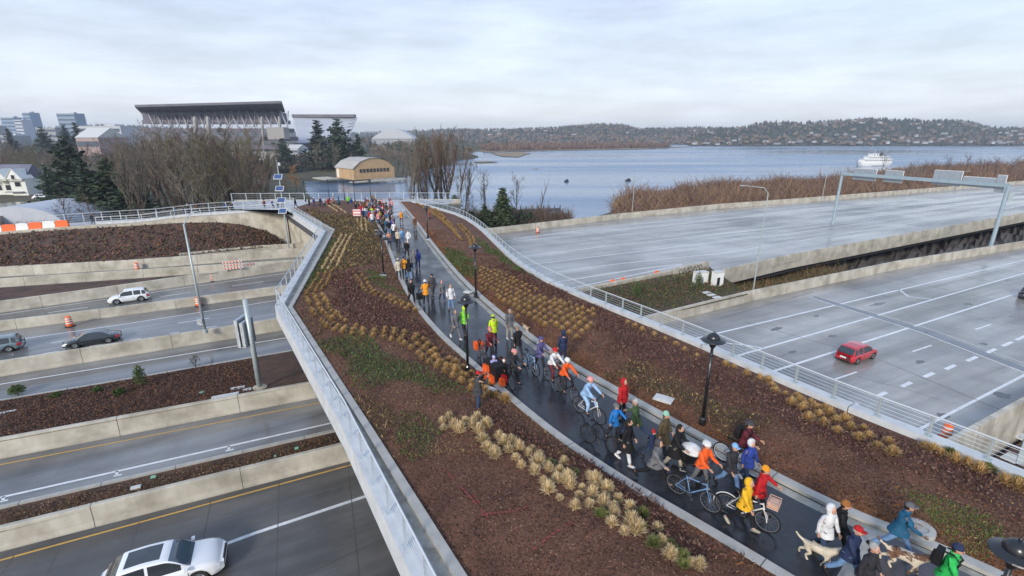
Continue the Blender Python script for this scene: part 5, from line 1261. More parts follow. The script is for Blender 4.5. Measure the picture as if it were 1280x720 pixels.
# ------------------------------------------------------------------ tall street light, boxed sign pole, solar mast, gantry
p = P(257, 416, -6.05); e = empty('street_light', p, 0, 'tall slim grey street light on the concrete wall at the left', 'street light')
mb = MB(); mb.tube([(0, 0, 0), (0, 0, 9.6)], [.12, .065], 10); mk('pole', mb, M['pole'], e, smooth=True)
mb = MB(); mb.lathe([(.0, 0), (.2, 0), (.2, .3), (.12, .35)], 10); mk('base', mb, M['pole'], e)
mb = MB(); mb.tube([(0, 0, 9.5), (.1, .5, 10.1), (.1, 1.3, 10.3)], [.05, .04, .03], 6); mk('arm', mb, M['pole'], e)
mb = MB(); mb.box((.1, 1.5, 10.3), (.28, .65, .12)); mk('lamp_head', mb, M['steel'], e)
mb = MB(); mb.box((-.15, -.15, 1.1), (.45, .32, .5)); mk('cabinet', mb, M['steel'], e)
p = P(325, 486, -5.75); e = empty('sign_pole', p, 0, 'thick grey pole carrying two slim sign boxes beside the left edge of the footbridge', 'sign pole')
mb = MB(); mb.tube([(0, 0, .15), (0, 0, 6.3)], [.17, .14], 14); mb.lathe([(.14, 6.3), (0, 6.33)], 14); mk('pole', mb, M['pole'], e, smooth=True)
mb = MB(); mb.lathe([(0, 0), (.45, 0), (.45, .14), (.3, .16), (.3, .2), (0, .2)], 16); mk('base', mb, M['concrete'], e)
for k, (dx, zz, hh) in enumerate(((-.62, 4.1, 1.85), (-.3, 4.0, 1.7))):
    mb = MB(); mb.box((dx, .25, zz), (.2, 1.3, hh)); b_ = mk('sign_box', mb, M['steel'], e); mb = MB(); mb.box((dx - .11, .25, zz), (.02, 1.15, hh * .9)); mk('sign_face', mb, M['black'], b_)
mb = MB(); mb.box((-.2, .1, 4.5), (.55, .08, .08)); mb.box((-.2, .1, 3.5), (.55, .08, .08)); mb.tube([(-.3, .2, 3.1), (-.3, .25, 2.6), (-.05, 0, 2.4)], .04, 6); mk('bracket', mb, M['pole'], e)
bs = P(361, 309, -6.0); e = empty('solar_mast', bs, 0, 'slim mast with three blue solar panels in front of the overpass wall', 'solar mast')
mb = MB(); mb.tube([(0, 0, -1), (0, 0, 12.2)], [.14, .08], 8); mb.tube([(0, 0, 12.2), (-.1, 0, 13.3)], .03, 5); mb.box((.3, 0, 12.4), (.3, .3, .4)); mk('mast', mb, M['pole'], e)
M['solar'] = mat('solar_cell', (.03, .07, .2), None, rough=.5)
for zz in (10.6, 8.9, 7.2, 5.6):
    mb = MB(); mb.box((0, -.35, zz), (1.2, .08, .85), rx=R(-38)); f = mk('panel_frame', mb, M['white'], e)
    mb = MB(); mb.box((0, -.385, zz + .03), (1.06, .07, .72), rx=R(-38)); mk('solar_cells', mb, M['solar'], f)
mb = MB(); mb.box((-2.1, 0, 9.9), (4.2, .08, .08)); mb.box((2.0, 0, 9.9), (2.0, .08, .08)); mk('crossbar', mb, M['black'], e)
# overhead gantry
gA = Vector((P(1237, 314, ZR).x, P(1237, 314, ZR).y, ZR)); topz = PD(1261, 232, gA.y).z
gB = PD(1053, 217, gA.y); gBd = (CAMZ - topz) / (-(ray(1053, 217).z / ray(1053, 217).y)); gB = PD(1053, 217, gBd); gA2 = PD(1261, 232, gA.y)
e = empty('sign_gantry', (gA.x, gA.y, ZR), 0, 'long grey overhead sign gantry spanning the distant viaduct', 'sign gantry')
base = Vector((gA.x, gA.y, ZR)); tA = gA2 - base; tB = gB - base
M['gantry'] = mat('gantry_paint', (.25, .33, .38), (.3, .38, .43), 1, .5)
def beam(mb, a, b2, w_, h_):
    d = b2 - a; rz = math.atan2(d.y, d.x); ry = -math.atan2(d.z, math.hypot(d.x, d.y)); mb.box((a + b2) / 2, (d.length, w_, h_), rz, ry=ry)
mb = MB(); beam(mb, tA, tB, .6, .55); mk('beam', mb, M['gantry'], e)
mb = MB(); mb.tube([(tA.x, tA.y, -.5), tA], [.27, .25], 8); mk('post', mb, M['gantry'], e)
mb = MB(); mb.tube([(tB.x, tB.y, -.5), tB], [.27, .25], 8); mk('post', mb, M['gantry'], e)
mb = MB(); mb.box((tA.x + .6, tA.y, tA.z - 1.7), (.8, .5, 1.3)); mk('control_box', mb, M['pole'], e)
dG = (tB - tA); LG = dG.length; uG = dG.normalized(); nG = Vector((-uG.y, uG.x, 0)).normalized()
def beam_u(px):   # parameter along the beam that shows at px
    best = min(range(401), key=lambda k: abs((640 + (lambda q: q.x / (q.y * cs - (q.z - CAMZ) * sn) * FOC)(base + tA + dG * (k / 400))) - px)); return best / 400
for (x0, x1, up_, dn_) in ((1064, 1092, 1.5, 1.6), (1103, 1125, 1.5, 1.6), (1163, 1198, 2.2, 1.2), (1200, 1241, 1.2, 1.0), (1242, 1253, 1.9, 1.9)):
    up_, dn_ = up_ * .75, dn_ * .6; a, b2 = beam_u(x0), beam_u(x1); c = tA + dG * ((a + b2) / 2); w_ = abs(a - b2) * LG
    rz = math.atan2(dG.y, dG.x); mb = MB(); mb.box(c - nG * .6 + Vector((0, 0, (up_ - dn_) / 2)), (w_, .1, up_ + dn_), rz); s_ = mk('sign_panel', mb, M['steel'], e)
    mb = MB()
    n = max(int(w_ / 1.2), 1)
    for k in range(n + 1): mb.box(c - nG * .72 + uG * (-w_ / 2 + w_ * k / n) + Vector((0, 0, (up_ - dn_) / 2)), (.08, .1, up_ + dn_ + .1), rz)
    for zz in (up_, .5 * (up_ - dn_), -dn_): mb.box(c - nG * .72 + Vector((0, 0, zz)), (w_, .08, .1), rz)
    mk('sign_frame', mb, M['white'], s_)
# slender highway lights on the viaduct
def hw_light(px, pt, pb, lb, d=None, side=1):
    b_ = P(px, pb, ZR); t = PD(pt[0], pt[1], b_.y); e = empty('street_light', b_, 0, lb, 'street light', 'slender highway lights on the viaduct'); h = t.z - ZR
    mb = MB(); mb.tube([(0, 0, 0), (0, 0, h * .93), (side * .5, 0, h * .98), (side * 2.6, 0, h)], [.08, .06, .045, .03], 6); mk('pole', mb, M['pole'], e); mb = MB(); mb.box((side * 2.9, 0, h), (.6, .22, .1)); mk('lamp_head', mb, M['steel'], e)
hw_light(1027, (1032, 203), 252, 'slender curved street light on the viaduct just left of the gantry'); hw_light(941, (964, 232), 366, 'street light standing on the near barrier below the viaduct edge', side=-1)
hw_light(790, (793, 215), 268, 'slender curved street light at the far left part of the viaduct')
hw_light(1195, (1210, 214), 238, 'slender curved street light behind the gantry signs', side=1)
# white cabinets and the marked low wall
p = P(893, 360, ZR + .5)
for k, (dx, dy, w_, d_, h_, lb) in enumerate(((-1.3, 1.2, 1.6, .8, 1.6, 'left white utility cabinet at the tip of the planted triangle'), (.3, .2, 1.1, .8, 1.9, 'right white utility cabinet with a dark opening beside the viaduct girder'))):
    e = empty('utility_cabinet', (p.x + dx, p.y + dy, p.z), R(20), lb, 'cabinet'); mb = MB(); mb.box((0, 0, h_ / 2), (w_, d_, h_)); mk('box', mb, M['white'], e)
    mb = MB(); mb.box((-.2, -d_ / 2 - .02, h_ * .45), (w_ * .35, .04, h_ * .5)); mk('door', mb, M['dark'] if k else M['steel'], e); mb = MB(); mb.box((0, 0, h_ + .04), (w_ + .1, d_ + .1, .08)); mk('top', mb, M['cover'], e)
A_, B_ = P(842, 348, ZR + .35), P(884, 338, ZR + .4); rz = math.atan2(B_.y - A_.y, B_.x - A_.x); LW = (B_ - A_).length
e = empty('low_wall', ((A_ + B_) / 2), rz, 'short pale concrete wall with scrawled black graffiti behind the planted triangle', 'wall')
mb = MB(); mb.box((0, 0, .55), (LW, .3, 1.5)); mk('wall_panel', mb, M['concrete'], e)
mb = MB(); rg = random.Random(4)
for k in range(7):      # illegible looping scrawl
    x0 = -LW * .36 + k * LW * .1; pts = [(x0 + .28 * math.cos(t) + .06 * t * .5, -.165, .75 + (.28 + .1 * rg.random()) * math.sin(t * (1 + .3 * (k % 3)))) for t in np.linspace(0, 5.2, 12)]
    mb.tube(pts, .045, 4)
mk('graffiti', mb, M['black'], e)

# ------------------------------------------------------------------ traffic barrels, barricades
M['refl'] = mat('white_reflective', (.75, .72, .68), None, rough=.4)
def barrel_proto():
    e = empty('traffic_barrel', (0, 0, 0), 0, '', 'traffic barrel', 'orange traffic barrels')
    prof = [(.0, .04), (.29, .04), (.29, .28), (.275, .30), (.275, .50), (.26, .52), (.26, .72), (.245, .74), (.245, .92), (.22, .98), (0, .98)]
    mb = MB(); mb.lathe(prof, 18); mb.box((0, 0, 1.02), (.25, .04, .08)); mk('drum', mb, M['orange'], e)
    for z0, r in ((.33, .279), (.56, .264), (.78, .249)):
        mb = MB(); mb.lathe([(r, z0), (r, z0 + .12)], 18); mk('reflective_band', mb, M['refl'], e)
    mb = MB(); mb.lathe([(0, 0), (.42, 0), (.42, .05), (.3, .08), (0, .08)], 12); mk('base', mb, M['rubber'], e); return e
bar = barrel_proto()
for i, (x, y, z, lb) in enumerate(((6, 388, ZL, 'orange traffic barrel at the left edge behind the white sport utility car lane'), (88, 408, ZL, 'orange traffic barrel on the shoulder above the dark saloon'), (265, 351.5, ZL, 'orange traffic barrel beside the wall right of the white sport utility car'),
                                   (249, 382.5, ZL, 'orange traffic barrel lying close behind the tall street light'), (1181, 549, ZR, 'orange traffic barrel beside the exit wall at the lower right'), (672, 291, ZR, 'small orange barrel by the far parapet beside the viaduct lanes'),
                                   (172, 337.5, ZL, 'orange traffic barrel half hidden between the two far walls'))):
    p = P(x, y, z); o = bar if i == 0 else dup(bar, (0, 0, 0)); place(o, (p.x, p.y, z + .01), random.random(), lb)
# red flat markers along the kerb of the planted triangle road
for x, y, lb in ((766, 352, 'low red marker at the road edge, left of three'), (779, 349.5, 'low red marker at the road edge, middle of three'), (821, 341, 'low red marker at the road edge, right of three')):
    p = P(x, y, ZR); mb = MB(); mb.box((0, 0, .1), (1.0, .25, .2), taper=.6); mb.box((0, 0, .24), (.5, .1, .1)); o = mk('road_marker', mb, M['orange'], None, tuple(p), R(20)); tag(o, lb, 'road marker')
# striped board barricades
def barricade(x, y, n, L_, lb, z=-6.1, rz=R(33)):
    p = P(x, y, z); e = empty('barricade', p, rz, lb, 'barricade')
    for k in range(n):
        b_ = MB(); b_.box((0, 0, .3 + k * .42), (L_, .06, .26)); f = mk('board', b_, M['refl'], e)
        s_ = MB()
        for j in range(int(L_ / .35)): s_.box((-L_ / 2 + .2 + j * .35, -.034, .3 + k * .42), (.15, .012, .25))
        mk('stripes', s_, M['orange'], f)
    for sx in (-1, 1): b_ = MB(); b_.box((sx * L_ * .38, 0, n * .24), (.08, .08, n * .48)); mk('leg', b_, M['white'], e)
barricade(292, 338, 3, 2.2, 'stack of orange and white striped boards at the tip of the small mulch strip'); barricade(313, 333, 1, 1.6, 'single striped board right of the striped stack', z=-6.1)
# orange and white water filled barriers on the overpass footway
def waterwall(k, px0, px1, m, lb):
    a, b2 = PV(px0, 291 - px0 * .13 - .5, B0, A1), PV(px1, 291 - px1 * .13 - .5, B0, A1); c = (a + b2) / 2; z = float(np.interp(c.x, [t.x for t in tops], [t.z for t in tops])); rz = math.atan2(b2.y - a.y, b2.x - a.x); L_ = math.hypot(b2.x - a.x, b2.y - a.y)
    n_ = Vector((-(b2 - a).y, (b2 - a).x, 0)).normalized() * .5; e = empty('water_barrier', (c.x + n_.x, c.y + n_.y, z - .12), rz, lb, 'barrier', 'orange and white plastic barriers on the overpass')
    mb = MB(); mb.box((0, 0, .18), (L_ * .97, .55, .36), taper=.95); mb.box((0, 0, .7), (L_ * .97, .3, .7), taper=.92); mk('shell', mb, m, e)
    mb = MB(); mb.box((0, 0, 1.06), (L_ * .5, .12, .06)); mk('top_rib', mb, m, e)
xs0 = [-34, -15, 1, 18, 34, 51, 67, 83]
nm_ = ['farthest left', 'second', 'third', 'fourth', 'fifth', 'sixth', 'rightmost']
for k in range(7):
    waterwall(k, xs0[k], xs0[k + 1], M['orange'] if k % 2 == 0 else M['white'], ('orange' if k % 2 == 0 else 'white') + ' plastic barrier on the overpass wall, ' + nm_[k] + ' of the row')

# ------------------------------------------------------------------ cars
glass = mat('car_glass', (.02, .026, .03), None, rough=.05, coat=1)
glassl = mat('windscreen_glass', (.09, .13, .16), None, rough=.05, coat=1)
paintm = {'white': mat('paint_white', (.78, .79, .8), None, rough=.25, coat=1), 'black': mat('paint_black', (.025, .03, .035), None, rough=.2, coat=1), 'red': mat('paint_red', (.48, .012, .02), None, rough=.25, coat=1), 'bluegrey': mat('paint_bluegrey', (.16, .22, .24), None, rough=.25, coat=1), 'dark': mat('paint_dark', (.04, .045, .06), None, rough=.25, coat=1)}
rimm = mat('wheel_rim', (.45, .46, .47), None, rough=.3, metal=.8); tyrem = M['rubber']; trimm = mat('dark_trim', (.02, .02, .022), None, rough=.5)
lightr = mat('tail_lamp', (.5, .02, .03), None, rough=.15, coat=1); lightf = mat('head_lamp', (.75, .78, .8), None, rough=.1, coat=1)
def car(name, L_, W_, H_, paint, label, belt=.62, hood=.27, ws=.12, roof=.38, rear=.10, tail=.05, roofglass=False, rails=False, wheel_r=.34, cat='car', deck_h=.0, group=None):
    """front at +x. hood.. are fractions of the length"""
    e = empty(name, (0, 0, 0), 0, label, cat, group)
    gc = .19; hb = H_ * belt
    # lower body: stations along x with (half width, z low, z high)
    st = []
    n = 28
    for i in range(n + 1):
        t = i / n; x = L_ * (t - .5)
        f = abs(2 * t - 1); wv = W_ / 2 * (1 - .02 - .24 * max(0, (f - .66) / .34) ** 2.6)
        zl = gc + .12 * max(0, (f - .88) / .12) ** 2
        if t > 1 - hood: u = (t - (1 - hood)) / hood; zh = hb - (.07 + .15 * u ** 3) * H_ * u ** .9
        elif t < tail + .12: u = 1 - t / (tail + .12); zh = hb + deck_h * (1 - u) - .09 * H_ * u ** 1.8
        else: zh = hb + deck_h * max(0, 1 - (t - tail - .12) * 8)
        st.append((x, wv, zl, zh))
    mb = MB(); ring = 12; wb = L_ * .29
    for (x, wv, zl, zh) in st:
        sh = [(-.86, zl), (-1.0, zl + .10), (-1.02, zl + (zh - zl) * .5), (-.985, zl + (zh - zl) * .78), (-.93, zh - .03), (-.80, zh + .012), (.80, zh + .012), (.93, zh - .03), (.985, zl + (zh - zl) * .78), (1.02, zl + (zh - zl) * .5), (1.0, zl + .10), (.86, zl)]
        # wheel arches: pull the sill up
        up_ = 0
        for xc in (wb, -wb):
            dd_ = abs(x - xc)
            if dd_ < wheel_r * 1.12: up_ = max(up_, math.sqrt(max((wheel_r * 1.12) ** 2 - dd_ ** 2, 0)) + wheel_r - zl)
        for (u, z) in sh:
            zz = z
            if z < zl + up_: zz = min(zl + up_, zh - .06)
            mb.v.append((x, u * wv, zz))
    for i in range(n):
        for k in range(ring):
            k2 = (k + 1) % ring; mb.f.append((i * ring + k, i * ring + k2, (i + 1) * ring + k2, (i + 1) * ring + k)); mb.m.append(0)
    mb.f.append(tuple(range(ring))); mb.m.append(0); mb.f.append(tuple(n * ring + k for k in range(ring))[::-1]); mb.m.append(0)
    mb_body = list(mb.v)
    body = mk('body', mb, paint, e, smooth=False)
    for pz in body.data.polygons: pz.use_smooth = True
    mb = MB(); mb.box((0, 0, gc + .14), (L_ * .9, W_ * .82, .24)); mk('underbody', mb, trimm, e)
    # greenhouse: base outline, roof outline
    xf0 = L_ * (.5 - hood); xf1 = xf0 - L_ * ws; xr1 = xf1 - L_ * roof; xr0 = xr1 - L_ * rear; wb0 = W_ * .445; wr = W_ * .36; zb = hb - .02 + deck_h * .3; zr = H_
    B4 = [(xf0, wb0 * .9), (xf0 - L_ * .05, wb0), (xr0 + L_ * .04, wb0), (xr0, wb0 * .88)]; T4 = [(xf1, wr * .92), (xf1 - L_ * .04, wr), (xr1 + L_ * .03, wr), (xr1, wr * .92)]
    NX = 30; xsq = [xr0 + (xf0 - xr0) * i / NX for i in range(NX + 1)]
    cx_ = [xr0, xr0 + (xr1 - xr0) * .5, xr1, (xf1 + xr1) / 2, xf1, xf1 + (xf0 - xf1) * .5, xf0]; cz_ = [zb, zb + (zr - zb) * .60, zr - .05, zr + .01, zr - .045, zb + (zr - zb) * .55, zb]
    def roofz(x):      # smoothed roof line
        return sum(np.interp(x + o_, cx_, cz_) * w_ for o_, w_ in ((-.16, .15), (-.08, .2), (0, .3), (.08, .2), (.16, .15)))
    secs = []
    for x in xsq:
        zt = max(roofz(x), zb + .004); f = (zt - zb) / (zr - zb); e_ = min((x - xr0), (xf0 - x)); wbx = wb0 * (.90 + .10 * min(1, max(0, e_ / .35))); wtx = wbx + (wr - wbx) * min(f, 1)
        secs.append([(x, wbx, zb), (x, wbx + (wtx - wbx) * .55, zb + (zt - zb) * .5), (x, wtx + .012, zb + (zt - zb) * .84), (x, wtx * .95, zb + (zt - zb) * .955), (x, wtx * .72, zb + (zt - zb) * .995), (x, wtx * .35, zt), (x, 0, zt + .004)])
    G_ = {'roof': MB(), 'window_l': MB(), 'window_r': MB(), 'windscreen': MB(), 'rear_window': MB()}
    xB = (xf1 + xr1) / 2 + .1
    for i in range(NX):
        xm_ = (xsq[i] + xsq[i + 1]) / 2; zt = (secs[i][6][2] + secs[i + 1][6][2]) / 2
        for s in (1, -1):
            for k in range(6):
                q = [Vector(secs[i][k]), Vector(secs[i + 1][k]), Vector(secs[i + 1][k + 1]), Vector(secs[i][k + 1])]
                for v_ in q: v_.y *= s
                if s < 0: q = q[::-1]
                tgt = 'roof'
                if k < 2: tgt = 'roof' if (abs(xm_ - xB) < .06 or xm_ < xr0 + .22 + (zt < zr - .25) * .1 or xm_ > xf0 - .30 or (roof > .4 and abs(xm_ - (xr1 + .28)) < .07)) else 'window_' + ('l' if s > 0 else 'r')
                elif k > 2 and xm_ > xf1 + .02: tgt = 'windscreen'
                elif k > 2 and xm_ < xr1 - .04: tgt = 'rear_window'
                elif roofglass and k > 3 and xf1 - .25 > xm_ > xr1 + .15: tgt = 'sunroof'
                G_.setdefault(tgt, MB()).quad(*q)
    for k_, g in G_.items():
        if g.v: mk(k_.split('_l')[0].split('_r')[0] if k_.startswith('window_') else k_, g, {'roof': paint, 'windscreen': glassl}.get(k_, glass), e, smooth=False)
    if rails:
        for s in (1, -1): g = MB(); g.tube([(xf1 - .2, s * wr * .93, zr), (xf1 - .3, s * wr * .93, zr + .06), (xr1 + .3, s * wr * .93, zr + .06), (xr1 + .2, s * wr * .93, zr)], .02, 5); mk('roof_rail', g, rimm, e)
    for sx in (1, -1):
        for s in (1, -1):
            w_ = MB(); prof = [(wheel_r * .62, -.11), (wheel_r * .96, -.11), (wheel_r, -.08), (wheel_r, .08), (wheel_r * .96, .11), (wheel_r * .62, .11)]
            w_.lathe(prof, 22); w_.v = [(x, z, -y) for (x, y, z) in w_.v]; wh = mk('wheel', w_, tyrem, e, (sx * wb, s * (W_ / 2 - .12), wheel_r)); 
            r_ = MB(); r_.lathe([(0, s * .07), (wheel_r * .16, s * .075), (wheel_r * .2, s * .05), (wheel_r * .62, s * .09), (wheel_r * .66, s * .06)], 20); r_.v = [(x, z, -y) for (x, y, z) in r_.v]
            for k in range(5): a = 2 * PI * k / 5; r_.box((math.cos(a) * wheel_r * .38, s * .095, math.sin(a) * wheel_r * .38), (wheel_r * .5, .02, .05), ry=-a)
            mk('rim', r_, rimm, wh)
        mb = MB(); mb.box((sx * wb, 0, wheel_r), (wheel_r * 2.1, W_ * .8, wheel_r * 1.6)); mk('wheel_well', mb, M['dark'], e)
    def patch(nm_, i0, i1, ks, m_, out=.012):
        g = MB()
        for i in range(i0, i1):
            for k in ks:
                q = [mb_body[i * ring + k], mb_body[i * ring + k + 1], mb_body[(i + 1) * ring + k + 1], mb_body[(i + 1) * ring + k]]
                c_ = Vector((0, 0, hb * .5)); g.quad(*[Vector(v_) + Vector((math.copysign(out, v_[0]), math.copysign(out, v_[1]), out * .6)) for v_ in q])
        return mk(nm_, g, m_, e)
    for ks in ((2, 3), (7, 8)): patch('headlight', n - 2, n, ks, lightf); patch('tail_light', 0, 2, ks, lightr)
    for s in (1, -1):
        g = MB(); g.box((xf0 - .12, s * (W_ * .5 + .06), zb + .05), (.14, .16, .11)); mk('mirror', g, paint, e)
        g = MB(); 
        for xx in (xf0 - .1, (xf1 + xr1) / 2 + .1, xr1 + .2): g.box((xx, s * (W_ / 2 * 1.001), hb * .62), (.012, .012, hb * .42))
        for xx in ((xf0 + xf1) / 2 - .35, xr1 + .45): g.box((xx, s * (W_ / 2 * 1.004), hb * .83), (.16, .02, .03))
        mk('door_seams', g, trimm, e)
    g = MB(); g.box((L_ * .5 - .02, 0, hb * .62), (.06, W_ * .5, .2)); mk('grille', g, trimm, e)
    g = MB(); g.box((L_ * .5 - .03, 0, gc + .12), (.08, W_ * .7, .12)); mk('bumper', g, trimm, e)
    g = MB(); g.box((-L_ * .5 + .01, 0, hb * .68), (.06, .5, .12)); mk('number_plate', g, M['white'], e); g = MB(); g.box((-L_ * .5 + .04, 0, gc + .1), (.08, W_ * .75, .14)); mk('bumper', g, trimm, e)
    return e
def place_car(scl, o, loc, rz):
    place(o, loc, rz); o.scale = (scl,) * 3; return o
def on_lane(x0, y0, x1, y1, z):
    a, b2 = P(x0, y0, z), P(x1, y1, z); return (a + b2) / 2, math.atan2(b2.y - a.y, b2.x - a.x)
c, rz = on_lane(180, 374, 146, 378.5, ZL); place_car(.82, car('parked_car', 4.6, 1.86, 1.68, paintm['white'], 'white sport utility car driving left on the second highway lane', belt=.60, hood=.25, roof=.49, rear=.09, ws=.14, tail=.0, wheel_r=.37), (c.x, c.y, c.z), rz).name = 'sport_utility_car'
c, rz = on_lane(138, 425.5, 96, 432.5, ZL); place_car(.80, car('saloon_car', 4.95, 1.86, 1.44, paintm['black'], 'dark saloon car with red tail lamps driving left on the highway', belt=.62, hood=.25, ws=.15, roof=.27, rear=.17, tail=.04), (c.x, c.y, c.z), rz)
c, rz = on_lane(12, 437, -30, 444, ZL); place_car(.84, car('estate_car', 4.8, 1.86, 1.6, paintm['bluegrey'], 'blue grey estate car cut off by the left edge, behind the dark saloon', belt=.60, hood=.25, ws=.13, roof=.52, rear=.08, tail=.0, rails=True), (c.x, c.y, c.z), rz)
c = P(216, 712, ZL); a, b2 = P(140, 742, ZL), P(282, 700, ZL); c = P(210, 724, ZL); rz = math.atan2((b2 - a).y, (b2 - a).x); place_car(.92, car('hatchback_car', 4.75, 1.86, 1.62, paintm['white'], 'white car with a dark glass roof at the bottom left edge, driving right', belt=.62, hood=.26, ws=.17, roof=.37, rear=.15, tail=.0, roofglass=True, wheel_r=.37), (c.x, c.y, c.z), rz)
c = P(1069, 448, ZR); rz = math.atan2((P(1280, 363.9, ZR) - P(959, 466, ZR)).y, (P(1280, 363.9, ZR) - P(959, 466, ZR)).x); place_car(.92, car('hatchback_car', 4.1, 1.72, 1.52, paintm['red'], 'red hatchback driving away on the wide wet highway at the right', belt=.58, hood=.19, ws=.2, roof=.46, rear=.12, tail=.0), (c.x, c.y, c.z), rz)
c = P(1292, 372, ZR); place(car('hatchback_car', 4.4, 1.8, 1.5, paintm['dark'], 'dark car cut off by the right edge of the scene, up the highway', roof=.4), (c.x, c.y, c.z), rz)

# ------------------------------------------------------------------ buildings
def add_win(e, x, y, z, w_, h_, rz=0, m=None, fm=None, nx=1):
    f = MB(); f.box((x, y, z), (w_ + .2, .12, h_ + .2), rz); fo = mk('window', f, fm or M['white'], e); g = MB(); g.box((x, y - .05, z), (w_, .1, h_), rz); mk('pane', g, m or glass, fo)
# boathouse
wood_b = mat('timber_shingle', (.42, .27, .14), (.5, .34, .18), .5, .8); roof_b = mat('metal_roof', (.36, .34, .31), (.43, .41, .37), .3, .6)
bz = -11.2; p = P(457, 222, bz); e = empty('boathouse', (p.x, p.y, bz), R(-46), 'large tan timber boathouse with a curved gambrel roof on the far canal bank', 'boathouse')
LB, WB, HB = 20, 23, 5.2
mb = MB(); sec = [(-WB / 2, 0), (-WB / 2, HB), (-WB * .33, HB + 3.4), (-WB * .12, HB + 5), (WB * .12, HB + 5), (WB * .33, HB + 3.4), (WB / 2, HB), (WB / 2, 0)]
x0, x1 = -LB * .48, LB * .5
o_ = len(mb.v); mb.v += [(x0, y, z) for y, z in sec] + [(x1, y, z) for y, z in sec]; mb.f += [tuple(range(8)), tuple(range(8, 16))[::-1], (0, 1, 9, 8), (6, 7, 15, 14)]; mb.m += [0] * 4; mk('wall', mb, wood_b, e)
mb = MB(); s2 = [(y * 1.05, z + .15) for y, z in sec[1:7]]; mb.v += [(x0 - .8, y, z) for y, z in s2] + [(x1 + .5, y, z) for y, z in s2]
for k in range(5): mb.f.append((k, k + 1, 6 + k + 1, 6 + k)); mb.m.append(0)
mk('roof', mb, roof_b, e)
for k in range(9):
    yy = -7.6 + k * 1.9; f = MB(); f.box((x1 + .06, yy, 4.3), (.12, 1.6, 1.9)); fo = mk('window', f, wood_b, e); g = MB(); g.box((x1 + .13, yy, 4.3), (.08, 1.4, 1.7)); mk('pane', g, glass, fo)
for k in range(4): 
    f = MB(); f.box((-LB * .36 + k * 4.4, -WB / 2 - .06, 2.6), (2.2, .12, 4.2)); mk('door', f, M['white'] if k == 0 else wood_b, e)
mb = MB(); mb.box((-8, -18, .2), (14, 8, .5)); mb.box((14, 0, -.6), (5, 30, .4)); mk('apron', mb, M['concrete'], e)
# white gabled house at the left
hp = P(16, 243, -8.2); e = empty('gabled_house', (hp.x, hp.y, -8.3), R(8), 'white house with steep gables and a slate blue roof at the left edge', 'house')
wallm = mat('white_siding', (.66, .68, .62), (.72, .73, .68), .6, .6); slate = mat('slate_roof', (.13, .13, .18), (.17, .17, .22), .5, .7)
mb = MB(); mb.box((-2, 3, 2.7), (15, 8, 5.4)); mb.box((4.6, -1.5, 2.7), (4.4, 3, 5.4)); mk('wall', mb, wallm, e)
def gable(mb, cx, cy, w_, d_, z, h_, along='x', mi=0):
    if along == 'x': v = [(cx - w_ / 2, cy - d_ / 2, z), (cx + w_ / 2, cy - d_ / 2, z), (cx + w_ / 2, cy + d_ / 2, z), (cx - w_ / 2, cy + d_ / 2, z), (cx - w_ / 2, cy, z + h_), (cx + w_ / 2, cy, z + h_)]; f = [(0, 1, 5, 4), (2, 3, 4, 5), (0, 4, 3), (1, 2, 5)]
    else: v = [(cx - w_ / 2, cy - d_ / 2, z), (cx + w_ / 2, cy - d_ / 2, z), (cx + w_ / 2, cy + d_ / 2, z), (cx - w_ / 2, cy + d_ / 2, z), (cx, cy - d_ / 2, z + h_), (cx, cy + d_ / 2, z + h_)]; f = [(0, 3, 5, 4), (1, 4, 5, 2), (0, 4, 1), (3, 2, 5)]
    mb.add(v, f, mi)
mb = MB(); gable(mb, -2, 3, 16, 9.4, 5.3, 4.2); r_ = mk('roof', mb, slate, e)
for gx in (-5.5, .2, 4.6):
    mb = MB(); gable(mb, gx, -1.4, 4.4, 5.4, 5.2, 3.2, 'y'); mb.box((gx, -1.4 + .1, 5.0), (4.0, 5.0, .5)); mk('gable', mb, wallm, e)
    mb = MB(); s_ = 1
    for s_ in (-1, 1): mb.tube([(gx + s_ * 2.4, -4.2, 5.1), (gx, -4.2, 8.55)], .14, 4)
    mk('bargeboard', mb, M['white'], e); add_win(e, gx, -4.15, 5.9, .9, 1.3)
for gx in (-5.5, -2.5, .2): add_win(e, gx, -1.06, 2.4, 1.5, 1.6)
add_win(e, 4.6, -3.05, 3.6, 1.6, 1.4); mb = MB(); mb.box((3.4, -3.4, 1.2), (5, 1.2, .2)); mk('porch_roof', mb, slate, e)
# long low domed grey roof at the far left
dp = P(34, 296, -8.3); c0 = P(30, 290, -7.9); e = empty('domed_building', (c0.x - 3, c0.y + 5.5, -9.5), R(4), 'low building with a rounded pale grey roof behind the orange and white barriers', 'building')
domem = mat('membrane_roof', (.40, .43, .48), (.46, .49, .54), .4, .5)
mb = MB(); n = 14; Ld = 17
prof = [(math.cos(PI * (1 - k / n)) * 9.5, math.sin(PI * k / n) ** .8 * 5.0 + 1.3) for k in range(n + 1)]
mb.v += [(x * .98, -Ld * .22, z) for x, z in prof] + [(x, Ld * .6, z) for x, z in prof]
for k in range(n): mb.f.append((k, k + 1, n + 1 + k + 1, n + 1 + k)); mb.m.append(0)
mb.f.append(tuple(range(n + 1))); mb.m.append(0); mk('roof', mb, domem, e, smooth=False)
mb = MB(); mb.box((-5, -5.2, 2.6), (5.4, 3, 4.0)); mk('wall', mb, mat('sandstone', (.42, .33, .26), (.5, .4, .32), .5, .8), e)
for k in range(3): add_win(e, -6.4 + k * 1.4, -6.75, 3.0, 1.0, 1.2)
mb = MB(); mb.box((-10.5, -4.5, 2.2), (5.5, 4, 4.6)); mk('porch', mb, M['girder'], e)
